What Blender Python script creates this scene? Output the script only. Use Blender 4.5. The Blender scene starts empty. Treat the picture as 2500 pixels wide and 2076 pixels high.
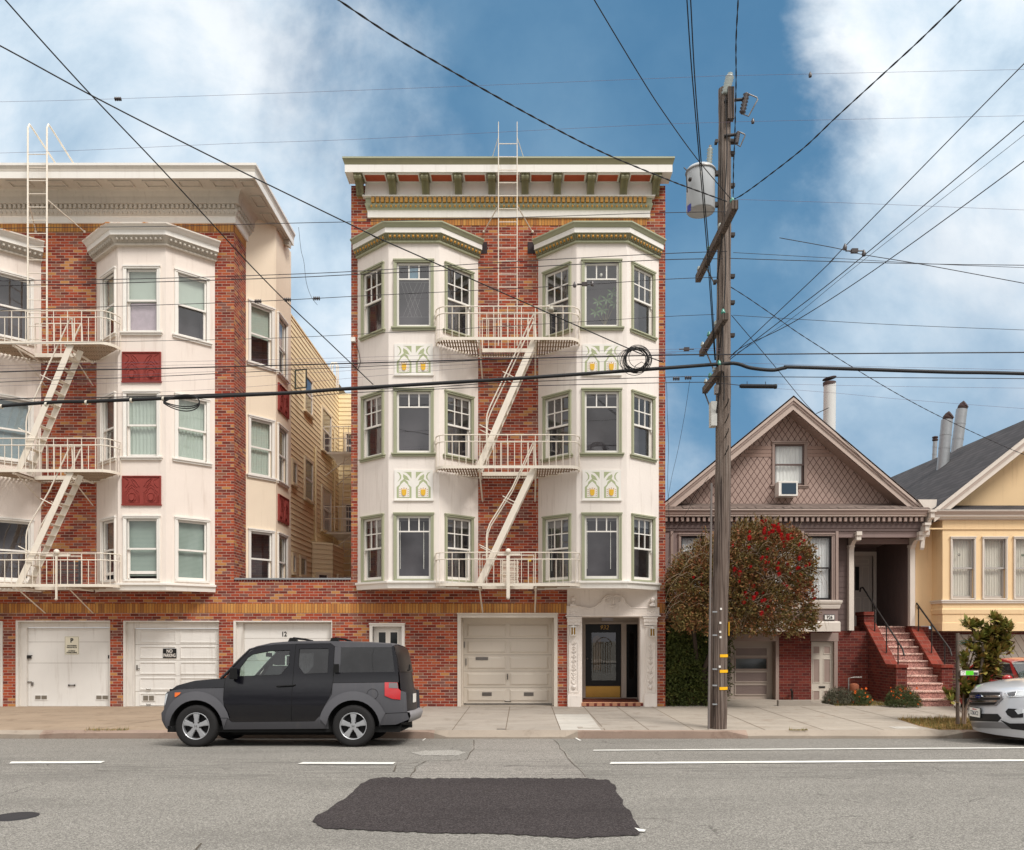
import bpy, bmesh, math, random
from mathutils import Vector, Matrix
R = math.radians
rnd = random.Random(11)
sc = bpy.context.scene
# ------------------------------------------------------------------ camera, sky, sun, exposure
F, U0, V0, ZC = 2000.0, 1268.0, 1555.0, 1.69      # focal length in photo pixels, vanishing point, eye height
W = 19.87                                          # distance of the street wall
cd = bpy.data.cameras.new('camera'); cam = bpy.data.objects.new('camera', cd); sc.collection.objects.link(cam)
cam.location = (0, 0, ZC); cam.rotation_euler = (R(90), 0, 0)
cd.sensor_width = 36; cd.lens = F / 2500 * 36
cd.shift_x = -(U0 - 1250) / 2500; cd.shift_y = (V0 - 1038) / 2500
cd.clip_start = .1; cd.clip_end = 2000
sc.camera = cam
sc.view_settings.view_transform = 'Standard'; sc.view_settings.look = 'None'
sc.view_settings.gamma = 1; sc.view_settings.exposure = 0.55
SUN_EL, SUN_ROT = 50, 140        # degrees; sun high, behind the viewer's right shoulder
def srgb(r, g, b):
    f = lambda c: (c / 255 / 12.92) if c / 255 <= .04045 else ((c / 255 + .055) / 1.055) ** 2.4
    return (f(r), f(g), f(b), 1)
class NT:
    def __init__(s, tree): s.t = tree; s.n = tree.nodes; s.l = tree.links
    def new(s, typ, ins=None, **kw):
        nd = s.n.new(typ)
        for k, v in kw.items(): setattr(nd, k, v)
        for k, v in (ins or {}).items():
            if isinstance(v, bpy.types.NodeSocket): s.l.new(v, nd.inputs[k])
            else: nd.inputs[k].default_value = v
        return nd
    def math(s, op, a, b=0, c=0, clamp=False):
        nd = s.new('ShaderNodeMath', {0: a, 1: b, 2: c}, operation=op, use_clamp=clamp); return nd.outputs[0]
    def mix(s, f, a, b, mode='MIX'):
        nd = s.new('ShaderNodeMixRGB', {0: f, 1: a, 2: b}, blend_type=mode); return nd.outputs[0]
    def noise(s, vec, scale, detail=4, rough=.55, dist=0):
        nd = s.new('ShaderNodeTexNoise', {'Vector': vec, 'Scale': scale, 'Detail': detail, 'Roughness': rough, 'Distortion': dist}); return nd.outputs['Fac']
    def ramp(s, fac, stops, interp='LINEAR'):
        nd = s.new('ShaderNodeValToRGB', {0: fac}); cr = nd.color_ramp; cr.interpolation = interp
        while len(cr.elements) < len(stops): cr.elements.new(.5)
        for e, (p, c) in zip(cr.elements, stops): e.position = p; e.color = c if len(c) == 4 else (*c, 1)
        return nd.outputs[0]
    def smooth(s, x, a, b):
        nd = s.new('ShaderNodeMapRange', {0: x, 1: a, 2: b, 3: 0, 4: 1}, interpolation_type='SMOOTHSTEP'); return nd.outputs[0]
wd = bpy.data.worlds.new('World'); sc.world = wd; wd.use_nodes = True
wd.node_tree.nodes.clear(); T = NT(wd.node_tree)
sky = T.new('ShaderNodeTexSky', sky_type='NISHITA', sun_disc=False, sun_elevation=R(SUN_EL), sun_rotation=R(SUN_ROT), air_density=1.0, dust_density=.3, ozone_density=3.0)
tc = T.new('ShaderNodeTexCoord'); sep = T.new('ShaderNodeSeparateXYZ', {0: tc.outputs['Generated']})
dy = T.math('MAXIMUM', T.math('ABSOLUTE', sep.outputs[1]), .35)
ps = T.math('DIVIDE', sep.outputs[0], dy); pt = T.math('DIVIDE', sep.outputs[2], dy)
cv = T.new('ShaderNodeCombineXYZ', {0: ps, 1: pt, 2: 0}).outputs[0]
n1 = T.noise(cv, 2.6, 7, .55, .35); n2 = T.noise(T.new('ShaderNodeVectorMath', {0: cv, 1: (4.1, 1.7, 0)}, operation='ADD').outputs[0], 7.5, 6, .6, .2)
wob = T.math('ADD', T.math('MULTIPLY', T.math('SUBTRACT', n1, .5), .62), T.math('MULTIPLY', T.math('SUBTRACT', n2, .5), .26))
# left bank: its edge leans to the left with height; right bank: a crisp edge with a bulge
eL = T.math('MULTIPLY_ADD', T.math('SUBTRACT', pt, .40), -.34, -.07)
left = T.smooth(T.math('ADD', T.math('SUBTRACT', eL, ps), T.math('ADD', wob, T.math('MULTIPLY', T.smooth(pt, .52, .25), .22))), -.10, .20)
eR = T.math('MULTIPLY_ADD', T.math('SUBTRACT', pt, .5), .10, .315)
right = T.smooth(T.math('ADD', T.math('SUBTRACT', ps, eR), T.math('MULTIPLY', wob, .55)), -.03, .075)
fadeR = T.smooth(T.math('ADD', pt, T.math('MULTIPLY', wob, .8)), .10, .62)
right = T.math('MULTIPLY', right, T.math('MULTIPLY_ADD', fadeR, .72, .28))
thin = T.math('MULTIPLY', T.smooth(n1, .50, .78), .25)
cl = T.math('MAXIMUM', T.math('MAXIMUM', T.math('MULTIPLY', left, .93), right), thin)
back = T.smooth(sep.outputs[1], .25, -.1)          # unseen overcast behind the viewer, shaped for the light: dim low, bright high
blue = T.mix(.72, T.new('ShaderNodeVectorMath', {0: sky.outputs[0], 1: (.085, .085, .085)}, operation='MULTIPLY').outputs[0], srgb(86, 136, 172))
tex = T.ramp(T.noise(cv, 3.4, 9, .58, .2), [(.33, srgb(160, 186, 208)), (.47, srgb(204, 220, 233)), (.60, srgb(238, 243, 247))]); blue = T.mix(T.math('MULTIPLY', T.smooth(T.noise(cv, 2.3, 7, .55, .15), .42, .66), .42), blue, srgb(134, 170, 196)); blue = T.mix(T.math('MULTIPLY', T.smooth(pt, .45, .8), .25), blue, srgb(60, 106, 148))
dens = T.mix(cl, blue, tex); low = T.smooth(sep.outputs[2], .05, .62); bk = T.mix(low, T.mix(T.smooth(n2, .36, .64), (.13, .126, .135, 1), (.46, .45, .47, 1)), (1.10, 1.085, 1.07, 1)); dens = T.mix(back, dens, bk); dens = T.mix(T.smooth(sep.outputs[2], .63, .86), dens, (1.46, 1.45, 1.43, 1))  # unseen sky overhead, brightened so that more light falls from above
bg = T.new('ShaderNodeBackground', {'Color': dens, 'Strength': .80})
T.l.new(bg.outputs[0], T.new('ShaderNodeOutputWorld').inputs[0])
sd = bpy.data.lights.new('sun', 'SUN'); sd.energy = 1.85; sd.angle = R(17); sd.color = (1, .955, .91)
so = bpy.data.objects.new('sun', sd); sc.collection.objects.link(so)
so.rotation_euler = (R(90 - SUN_EL), 0, R(180 - SUN_ROT)); so.location = (4, -10, 30)
# ------------------------------------------------------------------ helpers
def wx(u, Y): return (u - U0) * Y / F
def wz(v, Y): return ZC - (v - V0) * Y / F
def P(u, v, Y): return Vector((wx(u, Y), Y, wz(v, Y)))
Z = Vector((0, 0, 1))
class Fr:
    """a vertical wall plane: U runs along it, N points out of it"""
    def __init__(s, x, y, ax=1, ay=0):
        s.O = Vector((x, y, 0)); s.U = Vector((ax, ay, 0)).normalized(); s.N = Vector((s.U.y, -s.U.x, 0)); s.L = Vector((ax, ay, 0)).length
    def p(s, u, z, n=0): return s.O + s.U * u + s.N * n + Z * z
    def pix(s, u, v, n=0):
        d = Vector(((u - U0) / F, 1, -(v - V0) / F)); c = Vector((0, 0, ZC))
        t = (s.O + s.N * n - c).dot(s.N) / d.dot(s.N); q = c + d * t
        return (q - s.O).dot(s.U), q.z
WF = Fr(0, W)                                     # the street wall plane, u = x
class MB:
    def __init__(s): s.v = []; s.f = []; s.m = []; s.s = []
    def face(s, pts, m=0, sm=False):
        i = len(s.v); s.v += [tuple(p) for p in pts]; s.f.append(tuple(range(i, i + len(pts)))); s.m.append(m); s.s.append(sm)
    def grid(s, rows, m=0, sm=True, close=False):
        i = len(s.v); n = len(rows[0])
        for r in rows: s.v += [tuple(p) for p in r]
        for a in range(len(rows) - 1):
            for b in range(n if close else n - 1):
                c = (b + 1) % n
                s.f.append((i + a * n + b, i + a * n + c, i + (a + 1) * n + c, i + (a + 1) * n + b)); s.m.append(m); s.s.append(sm)
    def hexa(s, q, m=0):
        """8 corners: bottom ring 0-3, top ring 4-7"""
        i = len(s.v); s.v += [tuple(p) for p in q]
        for f in ((0, 3, 2, 1), (4, 5, 6, 7), (0, 1, 5, 4), (1, 2, 6, 5), (2, 3, 7, 6), (3, 0, 4, 7)):
            s.f.append(tuple(i + k for k in f)); s.m.append(m); s.s.append(False)
    def box(s, x0, x1, y0, y1, z0, z1, m=0):
        s.hexa([(x0, y0, z0), (x1, y0, z0), (x1, y1, z0), (x0, y1, z0), (x0, y0, z1), (x1, y0, z1), (x1, y1, z1), (x0, y1, z1)], m)
    def fb(s, fr, u0, u1, z0, z1, n0, n1, m=0):
        if n0 > n1: n0, n1 = n1, n0
        p = fr.p
        s.hexa([p(u0, z0, n1), p(u1, z0, n1), p(u1, z0, n0), p(u0, z0, n0), p(u0, z1, n1), p(u1, z1, n1), p(u1, z1, n0), p(u0, z1, n0)], m)
    def fq(s, fr, u0, u1, z0, z1, n=0, m=0):
        p = fr.p; s.face([p(u0, z0, n), p(u1, z0, n), p(u1, z1, n), p(u0, z1, n)], m)
    def prism(s, fr, poly, n0, n1, m=0, mside=None):
        if n0 > n1: n0, n1 = n1, n0
        a = sum(poly[i][0] * poly[(i + 1) % len(poly)][1] - poly[(i + 1) % len(poly)][0] * poly[i][1] for i in range(len(poly)))
        if a < 0: poly = poly[::-1]
        s.face([fr.p(u, z, n1) for u, z in poly], m); s.face([fr.p(u, z, n0) for u, z in poly[::-1]], m)
        for i in range(len(poly)):
            a, b = poly[i], poly[(i + 1) % len(poly)]
            s.face([fr.p(*a, n0), fr.p(*b, n0), fr.p(*b, n1), fr.p(*a, n1)], m if mside is None else mside)
    def wall(s, fr, u0, u1, z0, z1, holes=(), rev=.12, m=0, mrev=None, n=0):
        us = sorted({u0, u1, *[h[0] for h in holes], *[h[1] for h in holes]}); zs = sorted({z0, z1, *[h[2] for h in holes], *[h[3] for h in holes]})
        us = [x for x in us if u0 <= x <= u1]; zs = [x for x in zs if z0 <= x <= z1]
        for a, b in zip(us, us[1:]):
            for c, d in zip(zs, zs[1:]):
                cu, cz = (a + b) / 2, (c + d) / 2
                if not any(h[0] < cu < h[1] and h[2] < cz < h[3] for h in holes): s.fq(fr, a, b, c, d, n, m)
        mr = m if mrev is None else mrev
        for h in holes:
            a, b, c, d = h[:4]; r = n - rev; p = fr.p
            s.face([p(a, c, n), p(a, d, n), p(a, d, r), p(a, c, r)], mr); s.face([p(b, c, n), p(b, c, r), p(b, d, r), p(b, d, n)], mr)
            s.face([p(a, d, n), p(b, d, n), p(b, d, r), p(a, d, r)], mr); s.face([p(a, c, n), p(a, c, r), p(b, c, r), p(b, c, n)], mr)
    def tube(s, pts, r, n=6, m=0, sm=True, cap=True, closed=False):
        pts = [Vector(p) for p in pts]; K = len(pts); rr = r if isinstance(r, (list, tuple)) else [r] * K
        rows = []; up = None
        for i in range(K):
            if closed: d = pts[(i + 1) % K] - pts[i - 1]
            else: d = pts[min(i + 1, K - 1)] - pts[max(i - 1, 0)]
            if d.length < 1e-9: d = Vector((0, 0, 1))
            d.normalize()
            if up is None:
                up = Vector((0, 0, 1)) if abs(d.z) < .9 else Vector((1, 0, 0))
            x = d.cross(up)
            if x.length < 1e-6: x = d.cross(Vector((1, .3, 0)))
            x.normalize(); y = x.cross(d); up = y
            rows.append([pts[i] + (x * math.cos(2 * math.pi * k / n) + y * math.sin(2 * math.pi * k / n)) * rr[i] for k in range(n)])
        if closed: rows.append(rows[0])
        s.grid(rows, m, sm, close=True)
        if cap and not closed: s.face(rows[0][::-1], m); s.face(rows[-1], m)
    def lathe(s, c, prof, n=16, m=0, axis='z', sm=True):
        """prof: (radius, height along the axis)"""
        c = Vector(c); rows = []
        A = {'z': (Vector((1, 0, 0)), Vector((0, 1, 0)), Vector((0, 0, 1))), 'y': (Vector((1, 0, 0)), Vector((0, 0, 1)), Vector((0, -1, 0))), 'x': (Vector((0, 1, 0)), Vector((0, 0, 1)), Vector((1, 0, 0)))}[axis]
        for r, h in prof: rows.append([c + (A[0] * math.cos(2 * math.pi * k / n) + A[1] * math.sin(2 * math.pi * k / n)) * r + A[2] * h for k in range(n)])
        s.grid(rows, m, sm, close=True)
    def ball(s, c, r, n=10, m=0, sx=1, sy=1, sz=1):
        rows = []
        for i in range(n // 2 + 1):
            t = math.pi * i / (n // 2); rows.append([Vector(c) + Vector((r * sx * math.sin(t) * math.cos(2 * math.pi * k / n), r * sy * math.sin(t) * math.sin(2 * math.pi * k / n), -r * sz * math.cos(t))) for k in range(n)])
        s.grid(rows, m, True, close=True)
    def sweep(s, path, prof, mats=None, sm=False, ends=True):
        """profile (n, z) swept along a horizontal path, outward to the right of the direction of travel"""
        K = len(path); nn = []
        for i in range(K - 1):
            dx, dy = path[i + 1][0] - path[i][0], path[i + 1][1] - path[i][1]; l = math.hypot(dx, dy); nn.append((dy / l, -dx / l))
        cols = []
        for i in range(K):
            a = nn[max(i - 1, 0)]; b = nn[min(i, K - 2)]; k = 1 + a[0] * b[0] + a[1] * b[1]
            mx, my = (a[0] + b[0]) / k, (a[1] + b[1]) / k
            cols.append([Vector((path[i][0] + mx * q[0], path[i][1] + my * q[0], q[1])) for q in prof])
        for j in range(len(prof) - 1):
            for i in range(K - 1): s.face([cols[i][j], cols[i + 1][j], cols[i + 1][j + 1], cols[i][j + 1]], mats[j] if mats else 0, sm)
        if ends: s.face(cols[0], mats[0] if mats else 0); s.face(cols[-1][::-1], mats[0] if mats else 0)
    def build(s, name, mats, parent=None, kind=None, uv=True):
        me = bpy.data.meshes.new(name); o = bpy.data.objects.new(name, me); sc.collection.objects.link(o)
        off = Vector((0, 0, 0))
        if parent is not None: o.parent = parent; off = wloc(parent)
        me.from_pydata([(a[0] - off.x, a[1] - off.y, a[2] - off.z) for a in s.v], [], s.f)
        for mt in (mats if isinstance(mats, (list, tuple)) else [mats]): me.materials.append(mt)
        me.polygons.foreach_set('material_index', s.m); me.polygons.foreach_set('use_smooth', s.s)
        if uv:
            ul = me.uv_layers.new(name='uv').data
            for pl in me.polygons:
                nz = pl.normal
                if abs(nz.z) > .8: tx, ty = Vector((1, 0, 0)), Vector((0, 1, 0))
                else: tx = Vector((-nz.y, nz.x, 0)).normalized(); ty = Z
                if abs(nz.z) <= .8 and abs(nz.x) > abs(nz.y) and nz.x < 0: tx = -tx
                for li in pl.loop_indices:
                    q = Vector(s.v[me.loops[li].vertex_index]); ul[li].uv = (q.dot(tx), q.dot(ty))
        if kind: o['kind'] = kind
        return o
def wloc(o):
    l = Vector((0, 0, 0))
    while o is not None: l = l + Vector(o.location); o = o.parent
    return l
def thing(name, label, cat, loc=(0, 0, 0), group=None):
    o = bpy.data.objects.new(name, None); sc.collection.objects.link(o); o.location = loc; o.empty_display_size = .3
    return tag(o, label, cat, group)
def tag(o, label, cat, group=None):
    o['label'] = label; o['category'] = cat
    if group: o['group'] = group
    return o
def recentre(o):
    """put the origin of a mesh thing at the middle of its base"""
    vs = o.data.vertices
    xs = [v.co.x for v in vs]; ys = [v.co.y for v in vs]; zs = [v.co.z for v in vs]
    c = Vector(((min(xs) + max(xs)) / 2, (min(ys) + max(ys)) / 2, min(zs))); o.data.transform(Matrix.Translation(-c)); o.location = c; return o
# ------------------------------------------------------------------ materials
_M = {}
def newmat(name):
    m = bpy.data.materials.new(name); m.use_nodes = True; m.node_tree.nodes.clear(); t = NT(m.node_tree)
    b = t.new('ShaderNodeBsdfPrincipled'); t.l.new(b.outputs[0], t.new('ShaderNodeOutputMaterial').inputs[0]); return m, t, b
def paint(name, col, rough=.6, var=.07, scale=2.5, bump=.12, bs=60, streak=.0, streakcol=(70, 60, 50), metal=0, spec=.4, coat=0, fine=0):
    if name in _M: return _M[name]
    m, t, b = newmat(name); c = srgb(*col); tc = t.new('ShaderNodeTexCoord').outputs['Object']
    n = t.noise(tc, scale, 5, .6)
    col_ = t.mix(n, tuple(max(0, x * (1 - var * 1.6)) for x in c[:3]) + (1,), tuple(min(1, x * (1 + var)) for x in c[:3]) + (1,))
    if fine:
        n3 = t.noise(tc, 140, 2, .6); col_ = t.mix(t.math('MULTIPLY', t.smooth(n3, .45, .7), fine), col_, tuple(x * .55 for x in c[:3]) + (1,))
    if streak:
        mp = t.new('ShaderNodeMapping', {'Vector': tc, 'Scale': (7, 7, .55)}).outputs[0]
        sn = t.smooth(t.noise(mp, 1.6, 6, .62), .52, .76); sn = t.math('MULTIPLY', sn, streak)
        col_ = t.mix(sn, col_, srgb(*streakcol))
    t.l.new(col_, b.inputs['Base Color']); b.inputs['Roughness'].default_value = rough; b.inputs['Metallic'].default_value = metal
    b.inputs['Specular IOR Level'].default_value = spec
    if coat: b.inputs['Coat Weight'].default_value = coat; b.inputs['Coat Roughness'].default_value = .06
    if bump:
        bn = t.new('ShaderNodeBump', {'Strength': bump, 'Distance': .01, 'Height': t.noise(tc, bs, 3, .6)}); t.l.new(bn.outputs[0], b.inputs['Normal'])
    _M[name] = m; return m
def brick(name, pal, mortar, bw=.212, bh=.0684, ms=.0055, soldier=False, off=.5, dirt=.25):
    if name in _M: return _M[name]
    m, t, b = newmat(name); uv = t.new('ShaderNodeTexCoord').outputs['UV']
    wob = t.new('ShaderNodeVectorMath', {0: t.new('ShaderNodeTexNoise', {'Vector': uv, 'Scale': 9, 'Detail': 3}).outputs['Color'], 1: (.008, .006, 0)}, operation='MULTIPLY').outputs[0]
    vec = t.new('ShaderNodeVectorMath', {0: uv, 1: wob}, operation='ADD').outputs[0]
    br = t.new('ShaderNodeTexBrick', {'Vector': vec, 'Color1': (0, 0, 0, 1), 'Color2': (1, 1, 1, 1), 'Mortar': (.5, .5, .5, 1), 'Scale': 1, 'Mortar Size': ms, 'Mortar Smooth': .15, 'Bias': 0, 'Brick Width': bw, 'Row Height': bh}, offset=0 if soldier else off, offset_frequency=2, squash=1)
    k = len(pal); tot = sum(p[1] for p in pal); acc = 0; stops = []
    for c, w in pal: stops.append((acc / tot, srgb(*c))); acc += w
    col = t.ramp(br.outputs['Color'], stops, 'CONSTANT')
    n = t.noise(uv, 34, 4, .65); col = t.mix(t.math('MULTIPLY', t.math('SUBTRACT', n, .35), .8, 0, True), col, t.mix(1, col, (.5, .45, .45, 1), 'MULTIPLY'))
    col = t.mix(br.outputs['Fac'], col, t.mix(t.noise(uv, 22, 3), srgb(*mortar), srgb(*[x * .72 for x in mortar])))
    d = t.smooth(t.noise(uv, 1.1, 6, .6), .5, .8); col = t.mix(t.math('MULTIPLY', d, dirt), col, srgb(70, 45, 40))
    t.l.new(col, b.inputs['Base Color']); b.inputs['Roughness'].default_value = .85; b.inputs['Specular IOR Level'].default_value = .25
    h = t.math('ADD', t.math('MULTIPLY', br.outputs['Fac'], -1), t.math('MULTIPLY', n, .5))
    bn = t.new('ShaderNodeBump', {'Strength': .45, 'Distance': .006, 'Height': h}); t.l.new(bn.outputs[0], b.inputs['Normal'])
    _M[name] = m; return m
def glassmat(name, tint=(.95, .97, .955), refl=1.7, rough=.01):
    if name in _M: return _M[name]
    m = bpy.data.materials.new(name); m.use_nodes = True; m.node_tree.nodes.clear(); t = NT(m.node_tree)
    f0 = ((refl - 1) / (refl + 1)) ** 2 * 1.9; fr = t.math('MULTIPLY_ADD', t.math('POWER', t.new('ShaderNodeLayerWeight', {'Blend': .5}).outputs['Facing'], 5), 1 - f0, f0)
    nz = t.new('ShaderNodeBump', {'Strength': .03, 'Distance': .02, 'Height': t.noise(t.new('ShaderNodeTexCoord').outputs['Object'], 2.2, 1)}).outputs[0]
    mx = t.new('ShaderNodeMixShader', {0: fr, 1: t.new('ShaderNodeBsdfTransparent', {0: (*tint, 1)}).outputs[0], 2: t.new('ShaderNodeBsdfGlossy', {'Roughness': rough, 'Color': (1, 1, 1, 1), 'Normal': nz}).outputs[0]})
    t.l.new(mx.outputs[0], t.new('ShaderNodeOutputMaterial').inputs[0]); _M[name] = m; return m
STUCCO = paint('warm_white_stucco', (238, 229, 220), .85, .05, 1.3, .35, 26, streak=.30, streakcol=(176, 160, 144))
STUCCO2 = paint('pinkish_cream_stucco', (236, 224, 213), .85, .05, 1.3, .35, 26, streak=.26, streakcol=(165, 140, 120))
CREAMW = paint('side_cream_stucco', (240, 224, 200), .85, .05, 1.3, .35, 26, streak=.12, streakcol=(165, 140, 110))
WHITE = paint('white_trim', (238, 234, 226), .5, .04, 3, .06, 40, streak=.16, streakcol=(168, 152, 136))
GREEN = paint('sage_green_trim', (166, 168, 140), .5, .06, 3, .06, 40)
GREEND = paint('olive_green_trim', (128, 124, 94), .55, .10, 5, .1, 40)
GREYW = paint('weathered_white_trim', (205, 197, 184), .7, .10, 3, .2, 50, streak=.22, streakcol=(120, 105, 92))
RUSTW = paint('rust_stained_ledge', (214, 204, 190), .8, .1, 3, .25, 50, streak=.9, streakcol=(196, 120, 50))
def rusty():
    m, t, b = newmat('rust_stained_paint'); o = t.new('ShaderNodeTexCoord').outputs['Object']; n = t.noise(o, 3.2, 6, .7)
    t.l.new(t.mix(t.smooth(n, .50, .64), srgb(216, 208, 196), t.mix(t.noise(o, 20, 3), srgb(206, 140, 70), srgb(150, 84, 40))), b.inputs['Base Color']); b.inputs['Roughness'].default_value = .85; return m
RUSTW = rusty()
IRON = paint('cream_painted_iron', (232, 222, 206), .5, .06, 6, .1, 60, streak=.10, streakcol=(150, 110, 80))
GOLD = paint('gold_leaf_paint', (196, 142, 48), .45, .12, 18, .2, 60, spec=.6)
YEL = paint('yellow_gold_shield', (232, 184, 60), .45, .10, 30, .2, 60)
RUST = paint('terracotta_soffit', (178, 82, 52), .75, .08, 4)
TERRA = paint('terracotta_panel', (146, 62, 54), .8, .10, 8, .3, 60)
BRICK = brick('mixed_red_brick', [((164, 72, 48), 26), ((136, 56, 42), 22), ((176, 90, 56), 13), ((130, 82, 72), 12), ((112, 52, 43), 10), ((146, 92, 70), 7), ((188, 132, 78), 9)], (205, 182, 164))
SOLD = brick('tan_soldier_brick', [((196, 138, 74), 30), ((184, 124, 68), 25), ((204, 150, 84), 20), ((168, 114, 70), 15)], (120, 92, 70), bw=.068, bh=.32, ms=.005, soldier=True)
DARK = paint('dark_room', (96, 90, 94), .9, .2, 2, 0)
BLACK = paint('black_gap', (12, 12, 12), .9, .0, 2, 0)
GLASS = glassmat('window_glass')
CURT = paint('pale_green_curtain', (188, 198, 188), .9, .05, 4, 0)
BLIND = paint('pale_green_blind', (176, 189, 179), .8, .05, 4, 0)
LACE = paint('white_lace_curtain', (226, 224, 224), .9, .06, 7, .1, 30)
STEEL = paint('galvanized_steel', (165, 168, 170), .5, .12, 9, .15, 30, metal=.6)
def striped(name, c1, c2, pitch, rough=.8, axis=1):
    if name in _M: return _M[name]
    m, t, b = newmat(name); uv = t.new('ShaderNodeTexCoord').outputs['UV']; sp = t.new('ShaderNodeSeparateXYZ', {0: uv})
    f = t.math('FRACT', t.math('DIVIDE', sp.outputs[axis], pitch)); f = t.math('ABSOLUTE', t.math('SUBTRACT', f, .5))
    t.l.new(t.mix(t.smooth(f, .3, .5), srgb(*c1), srgb(*c2)), b.inputs['Base Color']); b.inputs['Roughness'].default_value = rough
    _M[name] = m; return m
SLATS = striped('venetian_blind', (160, 174, 165), (114, 130, 123), .03)
METAL = paint('grey_metal', (135, 130, 125), .4, .1, 9, .1, 60, metal=.7); DMET = paint('dark_metal', (60, 56, 54), .5, .1, 9, .1, 60, metal=.5)
# ------------------------------------------------------------------ ground, road, pavement
def rz(y):
    """road height: crowned, falling to the gutter"""
    pts = [(-60, -.05), (3, -.03), (9, -.045), (11.8, -.07), (13.4, -.115), (15.36, -.22)]
    for (a, za), (b, zb) in zip(pts, pts[1:]):
        if y <= b: return za + (zb - za) * (y - a) / (b - a)
    return -.22
def asphalt(name, base, agg, dark=.0, seed=0):
    m, t, b = newmat(name); tc = t.new('ShaderNodeTexCoord').outputs['Object']
    sp = t.new('ShaderNodeTexVoronoi', {'Vector': tc, 'Scale': 95.0, 'Randomness': 1}, feature='F1').outputs['Color']
    sv = t.new('ShaderNodeSeparateColor', {0: sp}).outputs[0]
    c = t.ramp(sv, [(0, srgb(*[x * .78 for x in base])), (.45, srgb(*base)), (.8, srgb(*agg)), (1, srgb(*[min(255, x * 1.1) for x in agg]))])
    fine = t.noise(tc, 260, 3, .7); c = t.mix(t.smooth(fine, .45, .75), c, srgb(*[x * .62 for x in base]))
    big = t.noise(t.new('ShaderNodeMapping', {'Vector': tc, 'Scale': (.35, 1.2, 1)}).outputs[0], .8, 6, .6); c = t.mix(t.math('MULTIPLY', t.smooth(big, .45, .7), .30), c, srgb(*[x * .72 for x in base]))
    st = t.noise(t.new('ShaderNodeMapping', {'Vector': tc, 'Scale': (.5, 9, 1)}).outputs[0], 1.4, 5, .65); y = t.new('ShaderNodeSeparateXYZ', {0: tc}).outputs[1]
    band = t.math('MULTIPLY', t.math('MULTIPLY', t.smooth(y, 9.6, 10.5), t.smooth(y, 12.3, 11.2)), .55); c = t.mix(t.math('MULTIPLY', t.smooth(st, .45, .65), band), c, srgb(*[x * .66 for x in base]))
    cr = t.new('ShaderNodeTexVoronoi', {'Vector': t.new('ShaderNodeVectorMath', {0: tc, 1: t.new('ShaderNodeVectorMath', {0: t.new('ShaderNodeTexNoise', {'Vector': tc, 'Scale': 1.4, 'Detail': 5}).outputs['Color'], 1: (1.1, 1.1, 0)}, operation='MULTIPLY').outputs[0]}, operation='ADD').outputs[0], 'Scale': .33}, feature='DISTANCE_TO_EDGE').outputs[0]
    ck = t.math('MULTIPLY', t.smooth(cr, .006, .001), t.smooth(t.noise(tc, .7, 3), .52, .60)); c = t.mix(t.math('MULTIPLY', ck, .6), c, srgb(60, 56, 52))
    t.l.new(c, b.inputs['Base Color']); b.inputs['Roughness'].default_value = .9; b.inputs['Specular IOR Level'].default_value = .2
    bn = t.new('ShaderNodeBump', {'Strength': .6, 'Distance': .006, 'Height': t.math('ADD', sv, fine)}); t.l.new(bn.outputs[0], b.inputs['Normal']); return m
ASPH = asphalt('worn_asphalt', (134, 130, 123), (158, 154, 146)); PATCH = asphalt('fresh_asphalt', (56, 50, 50), (82, 76, 75)); OLDP = asphalt('patched_asphalt', (140, 135, 128), (168, 162, 154))
m = MB(); m.box(-400, 400, -300, 600, -1.3, -.6); m.build('ground', paint('far_ground', (120, 115, 105), .95), kind='structure')
m = MB(); ys = [-12, 3, 6, 9, 10.5, 11.8, 12.6, 13.4, 14.2, 15.36]; xs = [-60, -30, -15, -8, -4, 0, 4, 8, 15, 30, 60]
m.grid([[(x, y, rz(y)) for x in xs] for y in ys], 0, False); m.build('road', ASPH, kind='structure')
def flat(pts, name, mt, lift=.004, kind='structure', parent=None, sub=10):
    """an irregular sheet on the road, following its crown. pts in photo pixels"""
    q = []
    for u, v in pts:
        y = 10.0
        for _ in range(30): y = (ZC - rz(y)) * F / (v - V0)
        q.append((wx(u, y), y))
    bm = bmesh.new(); vs = [bm.verts.new((x, y, 0)) for x, y in q]; bm.faces.new(vs)
    for yy in [6, 7, 8, 9, 10, 10.5, 11, 11.8, 12.3, 12.9, 13.4, 14.2, 15]: bmesh.ops.bisect_plane(bm, geom=bm.verts[:] + bm.edges[:] + bm.faces[:], plane_co=(0, yy, 0), plane_no=(0, 1, 0))
    for v_ in bm.verts: v_.co.z = rz(v_.co.y) + lift
    me = bpy.data.meshes.new(name); bm.normal_update()
    for f_ in bm.faces:
        if f_.normal.z < 0: f_.normal_flip()
    bm.to_mesh(me); bm.free(); me.materials.append(mt); o = bpy.data.objects.new(name, me); sc.collection.objects.link(o)
    if kind: o['kind'] = kind
    return o
def rough_edge(pts, amp, step=12):
    out = []
    for i in range(len(pts)):
        a, b = pts[i], pts[(i + 1) % len(pts)]; L = math.hypot(b[0] - a[0], b[1] - a[1]); n = max(1, int(L / step))
        for k in range(n): t = k / n; out.append((a[0] + (b[0] - a[0]) * t + (rnd.uniform(-1, 1) * amp if k else 0), a[1] + (b[1] - a[1]) * t + (rnd.uniform(-1, 1) * amp * .5 if k else 0)))
    return out
flat([(1158, 1806), (1349, 1806), (1398, 1856), (1435, 1900), (1430, 1912), (985, 1912), (1010, 1888), (1040, 1862), (1140, 1856)], 'old_road_patch', OLDP, .003)
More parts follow.
